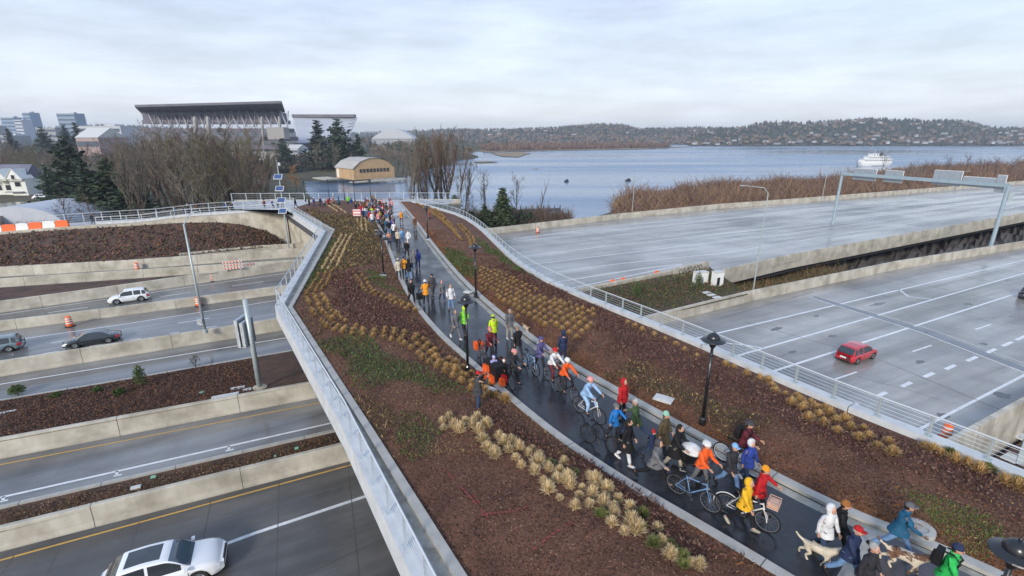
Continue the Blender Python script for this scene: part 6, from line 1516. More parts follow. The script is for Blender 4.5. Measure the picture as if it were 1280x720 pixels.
# lawn, drive and parked cars by the house
mb = MB(); fan(mb, [P(x, y, -7.75) for x, y in ((30, 262), (52, 250), (94, 248), (98, 262), (92, 278), (56, 280), (40, 270))], -7.75); struct('lawn', mb, M['lawn'])
mb = MB(); fan(mb, [P(x, y, -7.7) for x, y in ((-60, 275), (-60, 262), (0, 254), (28, 252), (46, 258), (20, 265))], -7.7); struct('driveway', mb, M['road_left'])
c = P(53, 249, -7.9); place(car('parked_car', 4.4, 1.8, 1.6, paintm['white'], 'white car parked behind the lawn beside the white gabled house'), (c.x, c.y, -7.9), R(20))
# distant buildings
db = {'pale': mat('pale_facade', (.45, .47, .5), None, rough=.7), 'glassy': mat('blue_facade', (.2, .28, .38), None, rough=.4), 'pink': mat('pinkish_facade', (.36, .27, .26), None, rough=.7), 'grey': mat('grey_facade', (.3, .31, .33), None, rough=.7), 'win': mat('dark_window_band', (.08, .1, .13), None, rough=.3)}
def block(px0, px1, top, d, m, lb, floors=4, dep=20, bz=-9, cat='building', cap=False):
    a, b2 = PD(px0, top, d), PD(px1, top, d); w_ = b2.x - a.x; h_ = a.z - bz; e = empty('distant_building', ((a.x + b2.x) / 2, d + dep / 2, bz), 0, lb, cat)
    mb = MB(); mb.box((0, 0, h_ / 2), (w_, dep, h_)); mk('wall', mb, db[m], e)
    for k in range(floors): mb = MB(); mb.box((0, -dep / 2 - .05, h_ * (k + .55) / floors), (w_ * .95, .2, h_ / floors * .38)); mk('window_band', mb, db['win'], e)
    mb = MB()
    if cap: gable(mb, 0, 0, w_ * 1.04, dep * 1.04, h_, h_ * .35)
    else: mb.box((0, 0, h_ + .3), (w_ * 1.01, dep * 1.02, .6)); mb.box((w_ * .2, 0, h_ + 1.4), (w_ * .2, dep * .3, 2.2))
    mk('roof', mb, db['pale'] if not cap else M['cover'], e)
block(94, 122, 172, 330, 'pink', 'pinkish hall with a pale roof above the dark conifers', 2, 24, cap=True)
block(0, 16, 147, 900, 'glassy', 'bluish distant tower at the far left edge', 8); block(17, 26, 150, 880, 'pale', 'pale slab tower right of the bluish distant one', 8); block(27, 36, 141, 900, 'glassy', 'second bluish distant tower with domed top', 9); block(70, 92, 142, 800, 'glassy', 'wide bluish distant block on the left skyline', 8)
block(90, 150, 158, 620, 'pale', 'long pale low building on the left skyline', 3); block(44, 68, 160, 640, 'grey', 'grey low building on the left skyline', 4); block(0, 14, 170, 500, 'grey', 'grey hall with dark windows at the far left edge', 3)
block(-60, -10, 158, 700, 'grey', 'grey building beyond the left edge of the scene', 4)
block(478, 500, 178, 620, 'pale', 'low pale building among trees behind the boathouse', 2); block(352, 372, 186, 400, 'pale', 'low white building at the foot of the white grandstand', 2, cap=True); block(378, 392, 190, 380, 'pale', 'small white building right of the one at the foot of the grandstand', 2)
# pale arched field house behind the boathouse
q0, q1 = PD(466, 183, 700), PD(520, 183, 700); e = empty('field_house', ((q0.x + q1.x) / 2, 710, -9), 0, 'long pale arched roof building beyond the boathouse', 'building'); w_ = q1.x - q0.x
mb = MB(); prof = [(-w_ / 2 + w_ * k / 12, 14 + 13 * math.sin(PI * k / 12)) for k in range(13)]; mb.v += [(x, -15, z) for x, z in prof] + [(x, 15, z) for x, z in prof]
for k in range(12): mb.f.append((k, k + 1, 14 + k, 13 + k)); mb.m.append(0)
mb.f.append(tuple(range(13))); mb.m.append(0); mk('roof', mb, db['pale'], e); mb = MB(); mb.box((0, 0, 7), (w_, 28, 14)); mk('wall', mb, db['grey'], e)

# stadium: near grandstand with cantilevered roof, and the pale far grandstand
stw = mat('stadium_white', (.42, .43, .46), (.36, .37, .41), .1, .5); std = mat('stadium_steel', (.09, .09, .11), (.13, .13, .15), .1, .6); sts = mat('stadium_seating', (.10, .09, .12), (.15, .14, .17), .1, .7); stc = mat('stadium_concrete', (.30, .29, .28), None, rough=.8); stp = mat('stadium_purple', (.13, .10, .2), None, rough=.6)
D1 = 430
def S(px, py, d): return PD(px, py, d)
e = empty('stadium_grandstand', (S(270, 200, D1).x, D1, -9), 0, 'huge grey stadium grandstand with a cantilevered roof and steel trusses', 'stadium'); o0 = Vector((S(270, 200, D1).x, D1, -9))
mb = MB(); a, b2, c2, d2 = S(168, 131, D1 - 12), S(352, 126, D1 - 12), S(356, 138, D1 + 30), S(178, 141, D1 + 30)
lo = Vector((0, 0, -1.8))
vs = [v_ - o0 for v_ in (a, b2, c2, d2)]; vs += [v_ + lo for v_ in vs]; mb.add(vs, [(0, 1, 2, 3), (7, 6, 5, 4), (0, 4, 5, 1), (1, 5, 6, 2), (2, 6, 7, 3), (3, 7, 4, 0)]); mk('roof', mb, std, e)
mb = MB()
for k in range(-1, 5):
    ty, by = (150 + k * 10.5, 155 + k * 10.5) if k >= 0 else (140.5, 151); xa, xb = 178, 352 + k * 5 - (0 if k < 3 else 14); pa, pb = S(xa, ty, D1 + 4 - k * 6), S(xb, ty, D1 + 4 - k * 6); hh = (S(xa, ty, D1) - S(xa, by, D1)).z
    mb.box(((pa + pb) / 2 - o0 - Vector((0, -8, hh / 2))), ((pb - pa).length, 18, hh))
mk('seating_deck', mb, sts, e)
mb = MB(); 
for k in range(4):
    y_ = 163 + k * 10.5; pa, pb = S(182, y_, D1 - k * 6), S(345 + k * 4, y_, D1 - k * 6); mb.box(((pa + pb) / 2 - o0), ((pb - pa).length, 1.0, 2.0))
mk('concourse_rail', mb, stc, e)
for px in (247, 263, 330, 352):
    mb = MB(); pt, pb = S(px - 3, 146, D1 - 10) - o0, S(px + 1, 205, D1 - 14) - o0; mb.tube([pb, pt], 2.0 if px < 300 else 1.2, 6); mk('column', mb, stc, e)
mb = MB()
for k in range(17):
    px = 184 + k * 10.4; mb.tube([S(px, 139, D1 + 12) - o0, S(px + 9, 158, D1 - 2) - o0], .55, 4); mb.tube([S(px + 10, 139, D1 + 12) - o0, S(px + 9, 158, D1 - 2) - o0], .4, 4)
mk('truss', mb, stw, e)
mb = MB(); mb.tube([S(284, 161, D1 - 16) - o0, S(292, 149, D1 - 16) - o0, S(300, 161, D1 - 16) - o0], .8, 4); mk('brace', mb, stw, e)
mb = MB(); pa, pb = S(338, 170, D1 - 20) - o0, S(358, 163, D1 - 20) - o0; mb.box((pa + pb) / 2, ((pb - pa).x, 10, 9)); mb.box(((S(300, 200, D1 - 22) + S(350, 190, D1 - 22)) / 2 - o0), (38, 10, 7)); mb.box((S(240, 205, D1 - 15) - o0), (110, 16, 14)); mk('wall_panel', mb, stc, e)
D2 = 520
e = empty('stadium_grandstand', (S(405, 190, D2).x, D2, -9), 0, 'pale far stadium grandstand with a white sloping underside behind two conifers', 'stadium'); o0 = Vector((S(405, 190, D2).x, D2, -9))
mb = MB(); a, b2 = S(366, 147, D2 + 30) - o0, S(444, 149, D2 + 30) - o0; c2, d2 = S(430, 178, D2 - 20) - o0, S(372, 179, D2 - 20) - o0; n_ = Vector((0, 3, 2)); vs = [a, b2, c2, d2, a + n_, b2 + n_, c2 + n_, d2 + n_]; mb.add(vs, [(0, 1, 2, 3), (7, 6, 5, 4), (0, 4, 5, 1), (1, 5, 6, 2), (2, 6, 7, 3), (3, 7, 4, 0)]); mk('underside', mb, stw, e)
mb = MB(); mb.box(((S(372, 183, D2 - 12) + S(428, 183, D2 - 12)) / 2 - o0), (48, 14, 6)); mk('concourse', mb, stp, e)
mb = MB(); mb.box(((S(372, 197, D2 - 6) + S(428, 197, D2 - 6)) / 2 - o0), (50, 14, 16)); mk('wall', mb, stc, e)
mb = MB(); mb.box(((a + b2) / 2 + Vector((0, 1, 2.5))), ((b2 - a).x, 6, 3)); mk('rim', mb, std, e)
mb = MB()
for k in range(7): 
    u = k / 6; mb.tube([S(446 - u * 12, 148 + u * 26, D2 + 22 - u * 30) - o0, S(438 - u * 14, 150 + u * 26, D2 + 20 - u * 30) - o0], .6, 4)
mb.tube([S(446, 147, D2 + 22) - o0, S(434, 176, D2 - 12) - o0], .7, 4); mk('stair_tower', mb, stw, e)

# ------------------------------------------------------------------ ferry and boats
fp = P(1092, 207, WZ); e = empty('ferry', (fp.x, fp.y, WZ), R(8), 'white double decked ferry lying on the lake beyond the gantry', 'ferry'); LF = 30
mb = MB(); n = 16
for (z, k) in ((-.3, .86), (1.2, .95), (2.6, 1.0)):
    for i in range(n):
        t = 2 * PI * i / n; mb.v.append((LF / 2 * k * math.copysign(abs(math.cos(t)) ** .7, math.cos(t)), 4.2 * k * math.copysign(abs(math.sin(t)) ** .55, math.sin(t)), z + (.7 if abs(math.cos(t)) > .8 and math.cos(t) < 0 and z > 1 else 0)))
for r_ in range(2):
    for i in range(n): mb.f.append((r_ * n + i, r_ * n + (i + 1) % n, (r_ + 1) * n + (i + 1) % n, (r_ + 1) * n + i)); mb.m.append(0)
mb.f.append(tuple(2 * n + i for i in range(n))); mb.m.append(0); mk('hull', mb, M['white'], e)
mb = MB(); mb.lathe([(1, -.4), (1, .25)], 24); mb.v = [(x * LF / 2 * .87, y * 4.0, z) for x, y, z in mb.v]; mk('waterline', mb, trimm, e)
for (x, w_, z, h_, lbn) in ((.5, 24, 2.6, 2.4, 'main_deck'), (1.2, 18, 5.0, 2.2, 'upper_deck'), (-2, 5, 7.2, 1.9, 'wheelhouse')):
    mb = MB(); mb.box((x, 0, z + h_ / 2), (w_, 6.4 - z * .25, h_)); mb.box((x, 0, z + h_ + .06), (w_ + 1, 7 - z * .25, .14)); dk = mk(lbn, mb, M['white'], e)
    mb = MB(); m_ = int(w_ / 1.8)
    for k in range(m_): mb.box((x - w_ / 2 + (k + .5) * w_ / m_, -(3.2 - z * .125) - .03, z + h_ * .55), (.9, .08, .8))
    mk('windows', mb, glass, dk)
mb = MB(); mb.tube([(4.5, 0, 7), (4.9, 0, 10)], [.9, .8], 10); mk('funnel', mb, trimm, e); mb = MB(); mb.tube([(-1, 0, 9), (-1, 0, 12)], .1, 5); mb.tube([(9, 0, 7), (9, 0, 9.5)], .1, 5); mk('mast', mb, M['white'], e)
mb = MB(); 
for k in range(12): mb.box((-11 + k * 2, -3.4, 5.6), (.08, .08, .9))
mb.box((0, -3.4, 6.1), (23, .08, .08)); mk('deck_rail', mb, M['white'], e)
for (x, y, s, lb) in ((785, 226, 1, 'small dark buoy boat on the lake'), (708, 227, .8, 'tiny dark boat on the lake left of the other small boat')):
    p = P(x, y, WZ); mb = MB(); mb.box((0, 0, .3), (3.2 * s, 1.2 * s, .7), taper=.85); mb.box((.3, 0, .9), (1.0 * s, .8 * s, .7)); tag(mk('small_boat', mb, trimm, None, tuple(p), .4), lb, 'boat')
# log boom at the near shore
mb = MB(); a, b2 = P(636, 264, WZ + .3), P(700, 261.5, WZ + .3); mb.tube([a, b2], .45, 6)
for k in range(10): q = a.lerp(b2, k / 9); mb.tube([q - Vector((0, 0, 1)), q + Vector((0, 0, 1.3))], .2, 5)
tag(mkw('log_boom', mb, M['girder']), 'dark low pier of pilings in the water behind the snag trunk', 'pier')
# ------------------------------------------------------------------ people
def skin_mesh(name, nodes, edges, sub=1):
    me = bpy.data.meshes.new(name); me.from_pydata([tuple(n[0]) for n in nodes], edges, []); ob = bpy.data.objects.new(name, me); COL.objects.link(ob)
    md = ob.modifiers.new('s', 'SKIN'); md.branch_smoothing = .4; md.use_smooth_shade = True
    sv = me.skin_vertices[0].data
    for i, n in enumerate(nodes): r = n[1]; sv[i].radius = (r, r) if not hasattr(r, '__len__') else r; sv[i].use_root = (i == 0)
    if sub: ms = ob.modifiers.new('u', 'SUBSURF'); ms.levels = sub
    dg = bpy.context.evaluated_depsgraph_get(); ev = ob.evaluated_get(dg); m2 = bpy.data.meshes.new_from_object(ev); mb = MB()
    mb.v = [tuple(v.co) for v in m2.vertices]; mb.f = [tuple(p.vertices) for p in m2.polygons]; mb.m = [0] * len(mb.f)
    bpy.data.objects.remove(ob); bpy.data.meshes.remove(me); bpy.data.meshes.remove(m2); return mb
def rotv(a, ab=0):      # unit vector hanging down, swung forward by a, outward by ab (deg)
    a, ab = R(a), R(ab); return Vector((math.sin(a) * math.cos(ab), math.sin(ab), -math.cos(a) * math.cos(ab)))
POSES = {
 'walk': dict(hl=24, hr=-20, kl=6, kr=22, sl=-22, sr=22, el=12, er=18), 'walk2': dict(hl=-16, hr=18, kl=20, kr=6, sl=14, sr=-12, el=15, er=20),
 'stride': dict(hl=38, hr=-34, kl=4, kr=28, sl=-30, sr=34, el=20, er=30, lean=6), 'stand': dict(hl=3, hr=-3, kl=2, kr=2, sl=2, sr=5, el=12, er=10),
 'pockets': dict(hl=6, hr=-5, kl=3, kr=4, sl=-12, sr=-10, el=50, er=52, ab=14), 'push': dict(hl=18, hr=-14, kl=6, kr=16, sl=26, sr=30, el=48, er=44, lean=7),
 'pushl': dict(hl=18, hr=-14, kl=6, kr=16, sl=34, sr=-10, el=22, er=10, lean=5, abl=24), 'photo': dict(hl=5, hr=-5, kl=2, kr=2, sl=62, sr=62, el=92, er=92, lean=2, ab=8, hold=1),
 'ride': dict(hl=78, hr=48, kl=62, kr=60, sl=52, sr=52, el=12, er=12, lean=22, pz=1.0), 'sit': dict(hl=82, hr=78, kl=80, kr=82, sl=40, sr=40, el=30, er=30, lean=8, pz=.55),
 'hold': dict(hl=3, hr=-3, kl=2, kr=2, sl=42, sr=42, el=60, er=60, ab=5), 'cane': dict(hl=30, hr=-32, kl=5, kr=18, sl=22, sr=30, el=18, er=36, lean=6), 'wave': dict(hl=3, hr=-6, kl=2, kr=3, sl=5, sr=70, el=10, er=40)}
def joints(p):
    lean = R(p.get('lean', 2)); J = {}
    hip = Vector((0, 0, 0)); T = lambda h: Vector((math.sin(lean) * h, 0, math.cos(lean) * h))
    J['pelvis'] = hip; J['waist'] = T(.16); J['chest'] = T(.36); J['neck'] = T(.53); J['head'] = T(.53) + Vector((.02 + math.sin(lean) * .05, 0, .155))
    for s, k in ((1, 'l'), (-1, 'r')):
        h = Vector((0, s * .095, -.03)); th = rotv(p['h' + k], s * 3); kn = h + th * .43; sh = rotv(p['h' + k] - p['k' + k], s * 1); an = kn + sh * .41
        J['hip' + k] = h; J['knee' + k] = kn; J['ank' + k] = an
        fa = p['h' + k] - p['k' + k]; fd = Vector((math.cos(R(max(min(fa, 15), -38))), s * .12, math.sin(R(max(min(fa, 15), -38))))); J['toe' + k] = an + Vector((0, 0, -.045)) + fd * .17; J['heel' + k] = an + Vector((0, 0, -.045)) - fd * .06
        ab = p.get('ab' + k, p.get('ab', 9)); so_ = J['neck'] + Vector((-.005, s * .175, -.07)); ua_ = rotv(p['s' + k], s * ab); eb = so_ + ua_ * .285; fa_ = rotv(p['s' + k] + p['e' + k], s * (ab * .3 - (18 if p.get('hold') else 0))); wr = eb + fa_ * .25
        J['sh' + k] = so_; J['elb' + k] = eb; J['wr' + k] = wr; J['hd' + k] = fa_
    low = min((J['toe' + k].z for k in 'lr')); low = min(low, min(J['heel' + k].z for k in 'lr'))
    off = Vector((0, 0, (p['pz'] if 'pz' in p else -low + .035)))
    for k in J:
        if not k.startswith('hd'): J[k] = J[k] + off
    return J
_cache = {}
def hand(mb, w, d, s):
    d = d.normalized(); side_ = Vector((0, 1, 0)) - d * d.y; side_ = side_.normalized() if side_.length > .1 else Vector((1, 0, 0)); n = d.cross(side_).normalized(); fwd = n if n.x > 0 else -n
    mb.tube([w - d * .02, w + d * .03, w + d * .085], [.022, .03, .028], 6, sx=.55)
    for i, (o_, L_) in enumerate(((-.026, .055), (-.009, .068), (.009, .064), (.026, .05))):
        a = w + d * .08 + fwd * o_; b_ = a + d * L_ * .55 - side_ * s * .006; c = b_ + d * L_ * .42 - side_ * s * .022; mb.tube([a, b_, c], [.0095, .009, .006], 5)
    a = w + d * .03 + fwd * .024; mb.tube([a, a + fwd * .028 + d * .022, a + fwd * .036 + d * .052 - side_ * s * .01], [.012, .011, .008], 5)
def body_meshes(pose, coat, detail):
    key = (pose, coat, detail)
    if key in _cache: return _cache[key]
    p = POSES[pose]; J = joints(p); nd = []; ed = []
    def n(pos, r): nd.append((pos, r)); return len(nd) - 1
    # body
    pe = n(J['pelvis'], .085); wa = n(J['waist'], .08); ch = n(J['chest'], .09); nk = n(J['neck'], .055); hb = n(J['head'] + Vector((-.01, 0, -.07)), .05); ed += [(pe, wa), (wa, ch), (ch, nk), (nk, hb)]
    for s, k in ((1, 'l'), (-1, 'r')):
        a = n(J['sh' + k], .038); b_ = n(J['elb' + k], .03); c = n(J['wr' + k], .026); ed += [(ch, a), (a, b_), (b_, c)]
        a = n(J['hip' + k], .062); b_ = n(J['knee' + k], .042); m_ = n(J['knee' + k].lerp(J['ank' + k], .35), .042); c = n(J['ank' + k], .036); t = n(J['toe' + k], .03); ed += [(pe, a), (a, b_), (b_, m_), (m_, c), (c, t)]
    B = skin_mesh('b', nd, ed)
    H = J['head']; nn_ = 14 if detail else 8
    B.ell(H, (.098, .078, .122), nn_, 9 if detail else 6)
    if detail:
        B.ell(H + Vector((.055, 0, -.055)), (.045, .05, .055), 8, 5)
        B.tube([H + Vector((.085, 0, .025)), H + Vector((.118, 0, -.018)), H + Vector((.092, 0, -.03))], [.010, .017, .008], 5)
        for s in (1, -1): B.ell(H + Vector((-.005, s * .08, -.005)), (.02, .012, .032), 6, 4)
        for s, k in ((1, 'l'), (-1, 'r')): hand(B, J['wr' + k], J['hd' + k], s)
    else:
        for s, k in ((1, 'l'), (-1, 'r')): B.ell(J['wr' + k] + J['hd' + k] * .06, (.035, .03, .055), 5, 4)
    def axis(z):
        ks = [J['pelvis'], J['waist'], J['chest'], J['neck']]
        for a_, b2_ in zip(ks, ks[1:]):
            if z <= b2_.z: return a_.lerp(b2_, max(0, (z - a_.z) / max(b2_.z - a_.z, 1e-6)))
        return ks[-1]
    zlo, zhi = J['pelvis'].z - .06, J['neck'].z - .03
    def clampin(v_):
        x, y, z = v_
        if zlo < z < zhi and abs(y) < .17 and not (abs(y) > .12 and z > J['chest'].z):
            c_ = axis(z); q = math.hypot((x - c_.x) / .075, (y - c_.y) / .105)
            if q > 1: return (c_.x + (x - c_.x) / q, c_.y + (y - c_.y) / q, z)
        return v_
    if 'pz' not in p or True:
        keep_ = [J['wrl'], J['wrr']]
        B.v = [v_ if min((Vector(v_) - k_).length for k_ in keep_) < .2 else clampin(v_) for v_ in B.v]
    # jacket
    nd = []; ed = []
    lo = n(J['pelvis'] + Vector((0, 0, -.02)), .145); wa = n(J['waist'], .14); ch = n(J['chest'], .158); nk = n(J['neck'] + Vector((0, 0, -.01)), .085); ed += [(lo, wa), (wa, ch), (ch, nk)]
    for s, k in ((1, 'l'), (-1, 'r')):
        a = n(J['sh' + k] + Vector((0, 0, .01)), .083); m_ = n(J['sh' + k].lerp(J['elb' + k], .5), .075); b_ = n(J['elb' + k], .062); c = n(J['elb' + k].lerp(J['wr' + k], .97), .05); ed += [(ch, a), (a, m_), (m_, b_), (b_, c)]
    K = skin_mesh('j', nd, ed)
    zt_ = J['neck'].z - .08
    def pushout(v_):
        x, y, z = v_
        if zlo - .05 < z < zt_ and abs(y) < .19:
            c_ = axis(z); q = math.hypot((x - c_.x) / .135, (y - c_.y) / .17)
            if .62 < q < 1: return (c_.x + (x - c_.x) / q, c_.y + (y - c_.y) / q, z)
        return v_
    K.v = [pushout(v_) for v_ in K.v]
    hem = {'short': -.08, 'mid': -.16, 'long': -.38}[coat]
    P0 = J['pelvis']; W_ = J['waist']; o_ = len(K.v); sp = abs(p['hl'] - p['hr']) / 60 * abs(hem); rings = [(W_, .145, .165), (P0.lerp(W_, .3), .165, .19), (P0 + Vector((0, 0, hem * .5)), .18 + .2 * sp, .205), (P0 + Vector((0, 0, hem)), .185 + .03 * (coat == 'long') + .4 * sp, .21 + .02 * (coat == 'long'))]
    if 'pz' in p: rings = rings[:3]
    N_ = 14
    for c, ra, rb in rings:
        for q in range(N_):
            t = 2 * PI * q / N_; wob = 1 + .05 * math.sin(5 * t); K.v.append((c.x + ra * math.cos(t) * wob, c.y + rb * math.sin(t) * wob, c.z))
    for i in range(len(rings) - 1):
        for q in range(N_): K.f.append((o_ + i * N_ + q, o_ + i * N_ + (q + 1) % N_, o_ + (i + 1) * N_ + (q + 1) % N_, o_ + (i + 1) * N_ + q)); K.m.append(0)
    # trousers
    nd = []; ed = []; pe = n(J['pelvis'], .13); 
    for s, k in ((1, 'l'), (-1, 'r')):
        a = n(J['hip' + k] + Vector((0, 0, -.03)), .102); b_ = n(J['knee' + k], .074); c = n(J['knee' + k].lerp(J['ank' + k], .93), .064); ed += [(pe, a), (a, b_), (b_, c)]
    Tr = skin_mesh('t', nd, ed)
    S = []
    for s, k in ((1, 'l'), (-1, 'r')):
        m_ = MB(); he, to, an = J['heel' + k], J['toe' + k], J['ank' + k]; m_.tube([he + Vector((-.01, 0, .0)), he.lerp(to, .35) + Vector((0, 0, .012)), he.lerp(to, .8), to + Vector((.02, 0, -.002))], [.036, .05, .046, .026], 8); m_.tube([an + Vector((0, 0, .03)), he.lerp(to, .22) + Vector((0, 0, .02))], [.048, .045], 8); S.append(mesh_of('shoe', m_, M['rubber'], True))
    res = dict(J=J, body=mesh_of('body', B, M['rubber'], True), jacket=mesh_of('jacket', K, M['rubber'], True), trousers=mesh_of('trousers', Tr, M['rubber'], True), shoes=S)
    _cache[key] = res; return res
def head_mesh(kind, H, detail):
    m = MB(); n_ = 16 if detail else 8; h = 8 if detail else 5
    if kind == 'cap': m.ell(H + Vector((-.006, 0, .022)), (.108, .092, .115), n_, h, z0=.05, z1=1); m.tube([H + Vector((.06, 0, .045)), H + Vector((.155, 0, .035))], [.06, .045], 8, sx=1.0) if False else m.box(H + Vector((.125, 0, .036)), (.09, .12, .012))
    elif kind == 'beanie': m.ell(H + Vector((-.008, 0, .02)), (.112, .095, .14), n_, h, z0=-.05, z1=1); m.lathe([(1, 0), (1.06, .01), (1.06, .04), (1, .05)], n_, (0, 0, 0)); k = 4 * n_; m.v[-k:] = [(H.x - .008 + x * .108, H.y + y * .091, H.z + .01 + z) for x, y, z in m.v[-k:]]
    elif kind == 'pom': m.ell(H + Vector((-.008, 0, .02)), (.112, .095, .15), n_, h, z0=-.05, z1=1); m.ell(H + Vector((-.02, 0, .19)), (.04, .04, .04), 8, 5)
    elif kind == 'helmet': m.ell(H + Vector((-.01, 0, .035)), (.145, .112, .125), n_, h, z0=-.1, z1=1); m.box(H + Vector((-.01, 0, .12)), (.2, .02, .07)); m.box(H + Vector((-.01, .05, .10)), (.19, .015, .07)); m.box(H + Vector((-.01, -.05, .10)), (.19, .015, .07))
    elif kind == 'hood': 
        m.ell(H + Vector((-.035, 0, .0)), (.125, .115, .155), n_, h + 2, z0=-.97, z1=1); m.v = [((H.x + .035 + (x - H.x - .035) * .4) if x > H.x + .035 else x, y, z) for x, y, z in m.v]
    elif kind == 'fur': m.ell(H + Vector((-.03, 0, .02)), (.13, .12, .15), n_, h + 2, z0=-.97, z1=1); m.v = [((H.x + .03 + (x - H.x - .03) * .3) * (1) + random.uniform(-.012, .012) if x > H.x + .03 else x + random.uniform(-.012, .012), y * 1 + random.uniform(-.012, .012), z) for x, y, z in m.v]
    elif kind == 'long': m.ell(H + Vector((-.022, 0, .018)), (.105, .092, .125), n_, h, z0=-.25, z1=1); m.tube([H + Vector((-.05, 0, .03)), H + Vector((-.075, 0, -.1)), H + Vector((-.09, 0, -.24))], [.075, .08, .045], 8, sx=1.25)
    elif kind == 'short': m.ell(H + Vector((-.02, 0, .02)), (.10, .086, .118), n_, h, z0=-.15, z1=1)
    elif kind == 'band': m.ell(H + Vector((-.018, 0, .018)), (.103, .088, .122), n_, h, z0=-.2, z1=1); m.lathe([(1, 0), (1.05, .02), (1, .045)], n_); k = 3 * n_; m.v[-k:] = [(H.x - .01 + x * .104, H.y + y * .088, H.z + .03 + z) for x, y, z in m.v[-k:]]
    return m
cm_ = {}
COLR = dict(red=(.50, .015, .02), blue=(.02, .19, .55), ltblue=(.32, .50, .74), green=(.06, .10, .04), black=(.012, .012, .014), dark=(.03, .03, .036), olive=(.10, .075, .04), grey=(.16, .16, .17), dkgrey=(.06, .06, .065), orange=(.85, .12, .02), amber=(.85, .33, .02), yellow=(.82, .45, .02), lime=(.60, .80, .02), limeg=(.22, .70, .04),
            white=(.72, .72, .72), navy=(.022, .035, .09), royal=(.03, .06, .30), teal=(.02, .12, .22), jeans=(.16, .28, .48), dkjeans=(.035, .06, .12), khaki=(.42, .38, .30), maroon=(.14, .02, .03), purple=(.10, .09, .22), lilac=(.42, .42, .72), pink=(.70, .30, .28), salmon=(.60, .28, .2), brown=(.14, .07, .04), ginger=(.34, .13, .03), dkhair=(.02, .014, .01), grhair=(.4, .39, .37), fairhair=(.32, .22, .12),
            skin=(.52, .30, .21), skin2=(.30, .16, .10), sky=(.25, .5, .8), cream=(.6, .52, .4), mint=(.3, .6, .45), brightgreen=(.03, .5, .1), rust=(.35, .09, .04), lime2=(.5, .7, .05), peach=(.65, .42, .32))
def cmat(c):
    if c not in cm_: cm_[c] = mat(c, COLR[c], None, rough=.5, spec=.3) if 'skin' in c else mat('cloth_' + c if 'hair' not in c else c, COLR[c], tuple(v_ * .72 for v_ in COLR[c]), 5, .75, spec=.3, bump=.7, bscale=11, bdist=.035, contrast=(.4, .62))
    return cm_[c]
def setm(o, c):
    s = o.material_slots[0]; s.link = 'OBJECT'; s.material = cmat(c)
ctrx = lambda y: .5 * float(fPL(y) + fPR(y))
def pdir(y):                           # angle of walking "down" the path toward the bottom right
    return math.atan2(-1.2, ctrx(y - .6) - ctrx(y + .6))
def person(pos, head_deg, pose='walk', top='dark', bot='dkjeans', shoe='black', hat=('short', 'dkhair'), coat='mid', h=1.72, label='', detail=True, skin='skin', group=None, pack=None, z=None, absang=None, stripe=None, hands=None):
    if len(pos) == 2: p = G(*pos)
    else: p = Vector(pos)
    if z is not None: p.z += z
    rz = (absang if absang is not None else pdir(p.y) + R(head_deg))
    e = empty('person', p, rz, label, 'person', group); s = h / 1.74; e.scale = (s, s, s)
    b_ = body_meshes(pose, coat, detail); H = b_['J']['head']
    o = mk('body', b_['body'], None, e); setm(o, skin); o = mk('jacket', b_['jacket'], None, e); setm(o, top); jk = o; o = mk('trousers', b_['trousers'], None, e); setm(o, bot)
    for q in b_['shoes']: o = mk('shoe', q, None, e); setm(o, shoe)
    key = ('h', hat[0], pose, detail)
    if key not in _cache: _cache[key] = mesh_of('hat', head_mesh(hat[0], H, detail), M['rubber'], True)
    nm = {'short': 'hair', 'long': 'hair', 'helmet': 'helmet', 'hood': 'hood', 'fur': 'hood'}.get(hat[0], 'hat'); o = mk(nm, _cache[key], None, e); setm(o, hat[1])
    if hat[0] in ('cap', 'beanie', 'pom', 'helmet', 'band') and detail:
        key = ('hh', pose)
        if key not in _cache: m = MB(); m.ell(H + Vector((-.03, 0, -.01)), (.088, .083, .10), 12, 6, z0=-.6, z1=.5); _cache[key] = mesh_of('hair', m, M['rubber'], True)
        o = mk('hair', _cache[key], None, e); setm(o, hat[2] if len(hat) > 2 else 'dkhair')
    if detail:
        key = ('eye', pose)
        if key not in _cache:
            q = []
            for sg in (1, -1): m = MB(); m.ell(H + Vector((.086, sg * .03, .008)), (.010, .013, .008), 6, 4); q.append(mesh_of('eye', m, M['rubber'], True))
            m = MB(); m.box(H + Vector((.102, 0, -.062)), (.008, .04, .009)); q.append(mesh_of('mouth', m, M['rubber'])); _cache[key] = q
        for k, q in enumerate(_cache[key]): o = mk(q.name.split('.')[0], q, None, e); setm(o, 'black' if k < 2 else 'maroon')
        key = ('col', pose)
        if key not in _cache: m = MB(); N0 = b_['J']['neck']; m.lathe([(.075, -.02), (.09, .02), (.082, .055), (.066, .05)], 14, N0); _cache[key] = mesh_of('collar', m, M['rubber'], True)
        o = mk('collar', _cache[key], None, jk); setm(o, top)
    if pack:
        key = ('pk', pose)
        if key not in _cache:
            c = b_['J']['chest']; w_ = b_['J']['waist']; ln = R(POSES[pose].get('lean', 2)); m = MB(); m.box(c.lerp(w_, .35) + Vector((-.24, 0, 0)), (.16, .27, .42), ry=ln, taper=.85); m.box(c.lerp(w_, .6) + Vector((-.33, 0, 0)), (.06, .2, .2), ry=ln)
            for sg in (1, -1): m.tube([c + Vector((-.15, sg * .09, .16)), c + Vector((.0, sg * .10, .19)), c + Vector((.155, sg * .10, .05)), w_ + Vector((.08, sg * .13, .0))], .022, 5)
            _cache[key] = mesh_of('backpack', m, M['rubber'])
        o = mk('backpack', _cache[key], None, e); setm(o, pack)
    if stripe:
        c = b_['J']['chest']; m = MB(); m.lathe([(.172, -.14), (.172, -.09)], 14, c); m.v = [(x, c.y + (y - c.y) * 1.08, z_) for x, y, z_ in m.v]; o = mk('reflective_band', m, M['refl'], jk)
    return e

